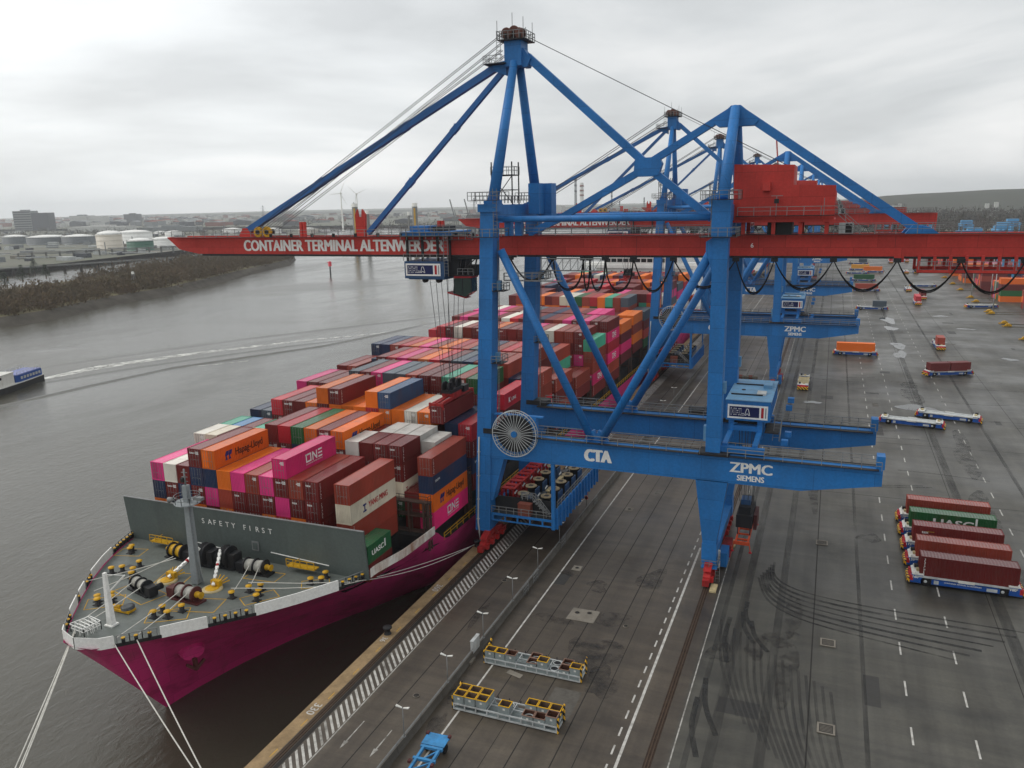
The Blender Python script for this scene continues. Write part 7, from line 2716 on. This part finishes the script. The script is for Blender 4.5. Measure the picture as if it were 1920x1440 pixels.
building("grain_silo", -735, 1830, 44, 30, 34, BLDPALE, "pale silo block left of the crane's waterside leg", "silo")
building("conveyor_house", -770, 1790, 60, 14, 16, PILE, "low grey conveyor house under the harbour cranes", "conveyor")

# vegetation: thousands of small twig clumps, one mass each
def scrub(name, mat, spots, label, thick=1.0):
    m = MB()
    for x, y, z, r, n in spots:
        for k in range(n):
            u = random.gauss(0, 0.42), random.gauss(0, 0.42), abs(random.gauss(0.1, 0.5))
            c = Vector((x + u[0] * r * 1.3, y + u[1] * r * 1.3, z + u[2] * r * 0.95))
            s = r * random.uniform(0.03, 0.09) * thick
            ax = Vector((random.gauss(0, 1), random.gauss(0, 1), random.gauss(0, 0.8) + 1.3)).normalized()
            b = ax.cross(Vector((random.gauss(0, 1), random.gauss(0, 1), random.gauss(0, 1)))).normalized()
            L = s * random.uniform(2.0, 5.0)
            m.face([c - b * s, c + ax * L - b * s * 0.2, c + ax * L * 1.1 + b * s * 0.5, c + b * s * 0.9])
    return tag(m.build(name, mat), label, "vegetation", None, "stuff")

def shore_at(t):
    d = t * (len(shore) - 1)
    i = min(int(d), len(shore) - 2)
    f = d - i
    return shore[i][0] * (1 - f) + shore[i + 1][0] * f, shore[i][1] * (1 - f) + shore[i + 1][1] * f
spots = []
rb = random.Random(3)
for k in range(1500):
    y = rb.uniform(150, 790)
    x0 = None
    for (ax, ay), (bx, by) in zip(shore[:-1], shore[1:]):
        if ay <= y <= by:
            x0 = ax + (bx - ax) * (y - ay) / (by - ay)
    if x0 is None:
        continue
    kk = max(0.12, 1 - max(0, (y - 700)) / 200)
    d = rb.uniform(10, 150) * kk
    if rb.random() < 0.25 and d > 95:
        continue
    q = math.sin(x0 * 0.05 + y * 0.03) + math.sin(y * 0.011 + d * 0.05)
    if q < -0.9 and d > 40:
        continue
    spots.append((x0 - d, y + d * 0.28 * kk, -3.6, rb.uniform(3.5, 8.5), 105))
scrub("bank_scrub", TWIG, spots, "bare brown winter scrub covering the far river bank")
for i, (x, y, h) in enumerate(((-590, 470, 15), (-600, 500, 13), (-570, 440, 12), (-560, 420, 14), (-640, 520, 16))):
    t = thing("tree", (x, y, -3), "dark evergreen tree on the far bank near the jetty, " + ["left of the pair", "right of the pair", "lowest on the bank", "nearest the camera", "tallest, beside the piers"][i], "tree", "evergreens near the jetty")
    m = MB()
    m.lathe((0, 0, 0), [(0.5, 0), (0.2, h * 0.8)], 8)
    m.build("trunk", BARK, t)
    m = MB()
    for k in range(420):
        z = h * random.uniform(0.2, 1.0)
        r = (h - z) * 0.42 + 0.6
        a = random.uniform(0, 6.28)
        rr = r * math.sqrt(random.random())
        c = Vector((rr * math.cos(a), rr * math.sin(a), z))
        d = Vector((math.cos(a), math.sin(a), -0.3))
        s = d.cross(Vector((0, 0, 1))) * 0.5
        m.face([c - s, c + d * 1.3 - s * 0.3, c + d * 1.3 + s * 0.3, c + s])
    m.build("crown", paint("evergreen", (52, 66, 48), 0.9, 0.4), t)

spots = []
for k in range(900):
    y = rb.uniform(2050, 4200)
    x = rb.uniform(-1.95 * y - 300, -0.05 * y)
    spots.append((x, y, -1.5, rb.uniform(8, 16), 24))
for k in range(260):
    y = rb.uniform(1350, 1900)
    x = rb.uniform(-1.8 * y, -1250)
    spots.append((x, y, -1.5, rb.uniform(6, 11), 36))
for k in range(120):
    spots.append((rb.uniform(-1060, -900), rb.uniform(1560, 1950), -1.5, rb.uniform(6, 12), 22))
for k in range(1500):
    y = rb.uniform(1260, 2400)
    spots.append((rb.uniform(10, 0.36 * y + 250), y, -1.5, rb.uniform(9, 17), 40))
scrub("distant_trees", TWIG2, spots, "hazy band of distant trees along the far shore and behind the yard", 1.3)

# scattered far roofs that read as one built-up mass
m = MB()
for k in range(420):
    y = rb.uniform(2050, 4300)
    x = rb.uniform(-1.9 * y - 200, -0.12 * y)
    w, d, h = rb.uniform(16, 70), rb.uniform(14, 36), rb.uniform(7, 17)
    m.box(x - w / 2, x + w / 2, y - d / 2, y + d / 2, -1.5, h, rb.choice((0, 0, 1, 2, 3)))
    m.prism([(x - w / 2, h), (x + w / 2, h), (x, h + 4)], y - d / 2, y + d / 2, 'y', rb.choice((1, 3, 2)))
for k in range(9):
    x, y = rb.choice((210, 470)) + rb.uniform(-22, 22), rb.uniform(2700, 2760)
    m.box(x - 5, x + 5, y - 6, y + 6, 8, 20 + rb.uniform(0, 6), 0)
tag(m.build("distant_buildings", [BLDPALE, BLDGREY, BLDDARK, BRICK]), "low built-up mass of far roofs along the horizon", "buildings", None, "stuff")

# ---------------------------------------------------------------- ferry with its wake
fr = thing("ferry", (-233.5, 206, ZW), "small blue and white river ferry with a foaming wake, cut by the left frame edge", "ferry", None, math.atan2(-26, 9))
m = MB()
pl = [(-1, -3.6), (10, -4.2), (22, -4.0), (29, -2.6), (33, 0), (29, 2.6), (22, 4.0), (10, 4.2), (-1, 3.6)]
m.prism(pl, -0.5, 2.2, 'z', 0)
m.prism([(x * 1.005, y * 1.02) for x, y in pl], 2.2, 2.5, 'z', 1)
m.build("hull", [DARK, WHITE], fr)
m = MB()
m.prism([(0, -3.6), (12.5, -3.8), (14.5, -3.2), (14.5, 3.2), (12.5, 3.8), (0, 3.6)], 2.5, 5.0, 'z', 0)
m.prism([(0.2, -3.4), (14.0, -3.5), (14.0, 3.5), (0.2, 3.4)], 5.0, 5.3, 'z', 2)
for k in range(7):
    for s in (-1, 1):
        m.box(1.2 + k * 1.7, 2.3 + k * 1.7, s * 3.85 - 0.04, s * 3.85 + 0.04, 3.4, 4.4, 1)
m.rail([(0.3, -3.4, 5.3), (13.8, -3.4, 5.3)], 1.0, 2, 1, 0.1)
m.rail([(0.3, 3.4, 5.3), (13.8, 3.4, 5.3)], 1.0, 2, 1, 0.1)
m.build("saloon", [AGVBLUE, PALEGREY, paint("ferry_roof_lilac", (130, 138, 186), 0.5, 0.3)], fr)
m = MB()
m.prism([(15, -3.0), (24, -2.8), (26, -1.6), (26, 1.6), (24, 2.8), (15, 3.0)], 2.5, 6.4, 'z', 0)
m.box(15.4, 25.2, -2.86, 2.86, 5.0, 5.9, 1)
m.box(14.6, 26.4, -3.1, 3.1, 6.4, 6.7, 0)
m.beam((19, 0, 6.6), (19, 0, 9), 0.2, 0.2, 0)
m.build("wheelhouse", [WHITE, GLASS], fr)

mb = MB()
cl = [(-233, 208), (-231, 232), (-215, 268), (-186, 312), (-161, 340), (-150, 372)]
def ribbon(pts, ws, z, m=0):
    for i in range(len(pts) - 1):
        a, b = Vector((*pts[i], z)), Vector((*pts[i + 1], z))
        d = (b - a).normalized()
        s = Vector((-d.y, d.x, 0))
        mb.face([a - s * ws[i] / 2, b - s * ws[i + 1] / 2, b + s * ws[i + 1] / 2, a + s * ws[i] / 2], m)
ribbon(cl, [4, 8, 6, 3.5, 2, 1], ZW + 0.03)
ribbon(cl[:3], [3, 4, 0.5], ZW + 0.05)
ribbon([(-229, 236), (-211, 270), (-196, 292)], [0.4, 1.5, 0.4], ZW + 0.04)
ribbon([(-195, 244), (-186, 252), (-178, 262)], [0.5, 1.6, 0.5], ZW + 0.04)
structure("water_wake", mb, FOAM)
mb = MB()
def swell(pts, w, h):
    P = [Vector((x, y, ZW)) for x, y in pts]
    fine = []
    for i in range(len(P) - 1):
        for k in range(8):
            fine.append(P[i].lerp(P[i + 1], k / 8))
    fine.append(P[-1])
    n = len(mb.v)
    N = 7
    for i, p in enumerate(fine):
        d = (fine[min(i + 1, len(fine) - 1)] - fine[max(i - 1, 0)]).normalized()
        s = Vector((-d.y, d.x, 0))
        e = min(1.0, i / 6, (len(fine) - 1 - i) / 6)
        for j in range(N):
            t = j / (N - 1)
            mb.v.append(tuple(p + s * (t - 0.5) * w + Vector((0, 0, 0.01 + h * e * math.sin(math.pi * t) ** 2))))
    for i in range(len(fine) - 1):
        for j in range(N - 1):
            a = n + i * N + j
            mb.f.append((a, a + 1, a + N + 1, a + N))
            mb.m.append(0)
            mb.s.append(True)
swell([(-225, 140), (-214, 160), (-207, 172), (-204, 205), (-199, 240), (-168, 300), (-157, 345), (-150, 390)], 5, 0.5)
swell([(-238, 170), (-232, 190), (-214, 240), (-184, 296), (-160, 330)], 6, 0.3)
swell([(-260, 215), (-246, 250), (-218, 310), (-180, 370), (-150, 420)], 8, 0.35)
swell([(-300, 250), (-290, 262), (-280, 272)], 5, 0.25)
structure("water_swell", mb, WATER)
build_containers()

# ---------------------------------------------------------------- haze
HZ, n, l, p = new_mat("haze_air")
n.remove(p)
vol = n.new("ShaderNodeVolumePrincipled")
vol.inputs["Color"].default_value = (0.93, 0.96, 1.0, 1)
vol.inputs["Density"].default_value = 0.0001
vol.inputs["Anisotropy"].default_value = 0.45
out = [x for x in n if x.type == 'OUTPUT_MATERIAL'][0]
l.new(vol.outputs["Volume"], out.inputs["Volume"])
mb = MB()
mb.box(-9500, 9500, -1600, 7500, -15, 165)
hz = mb.build("haze", HZ)
tag(hz, kind="stuff")
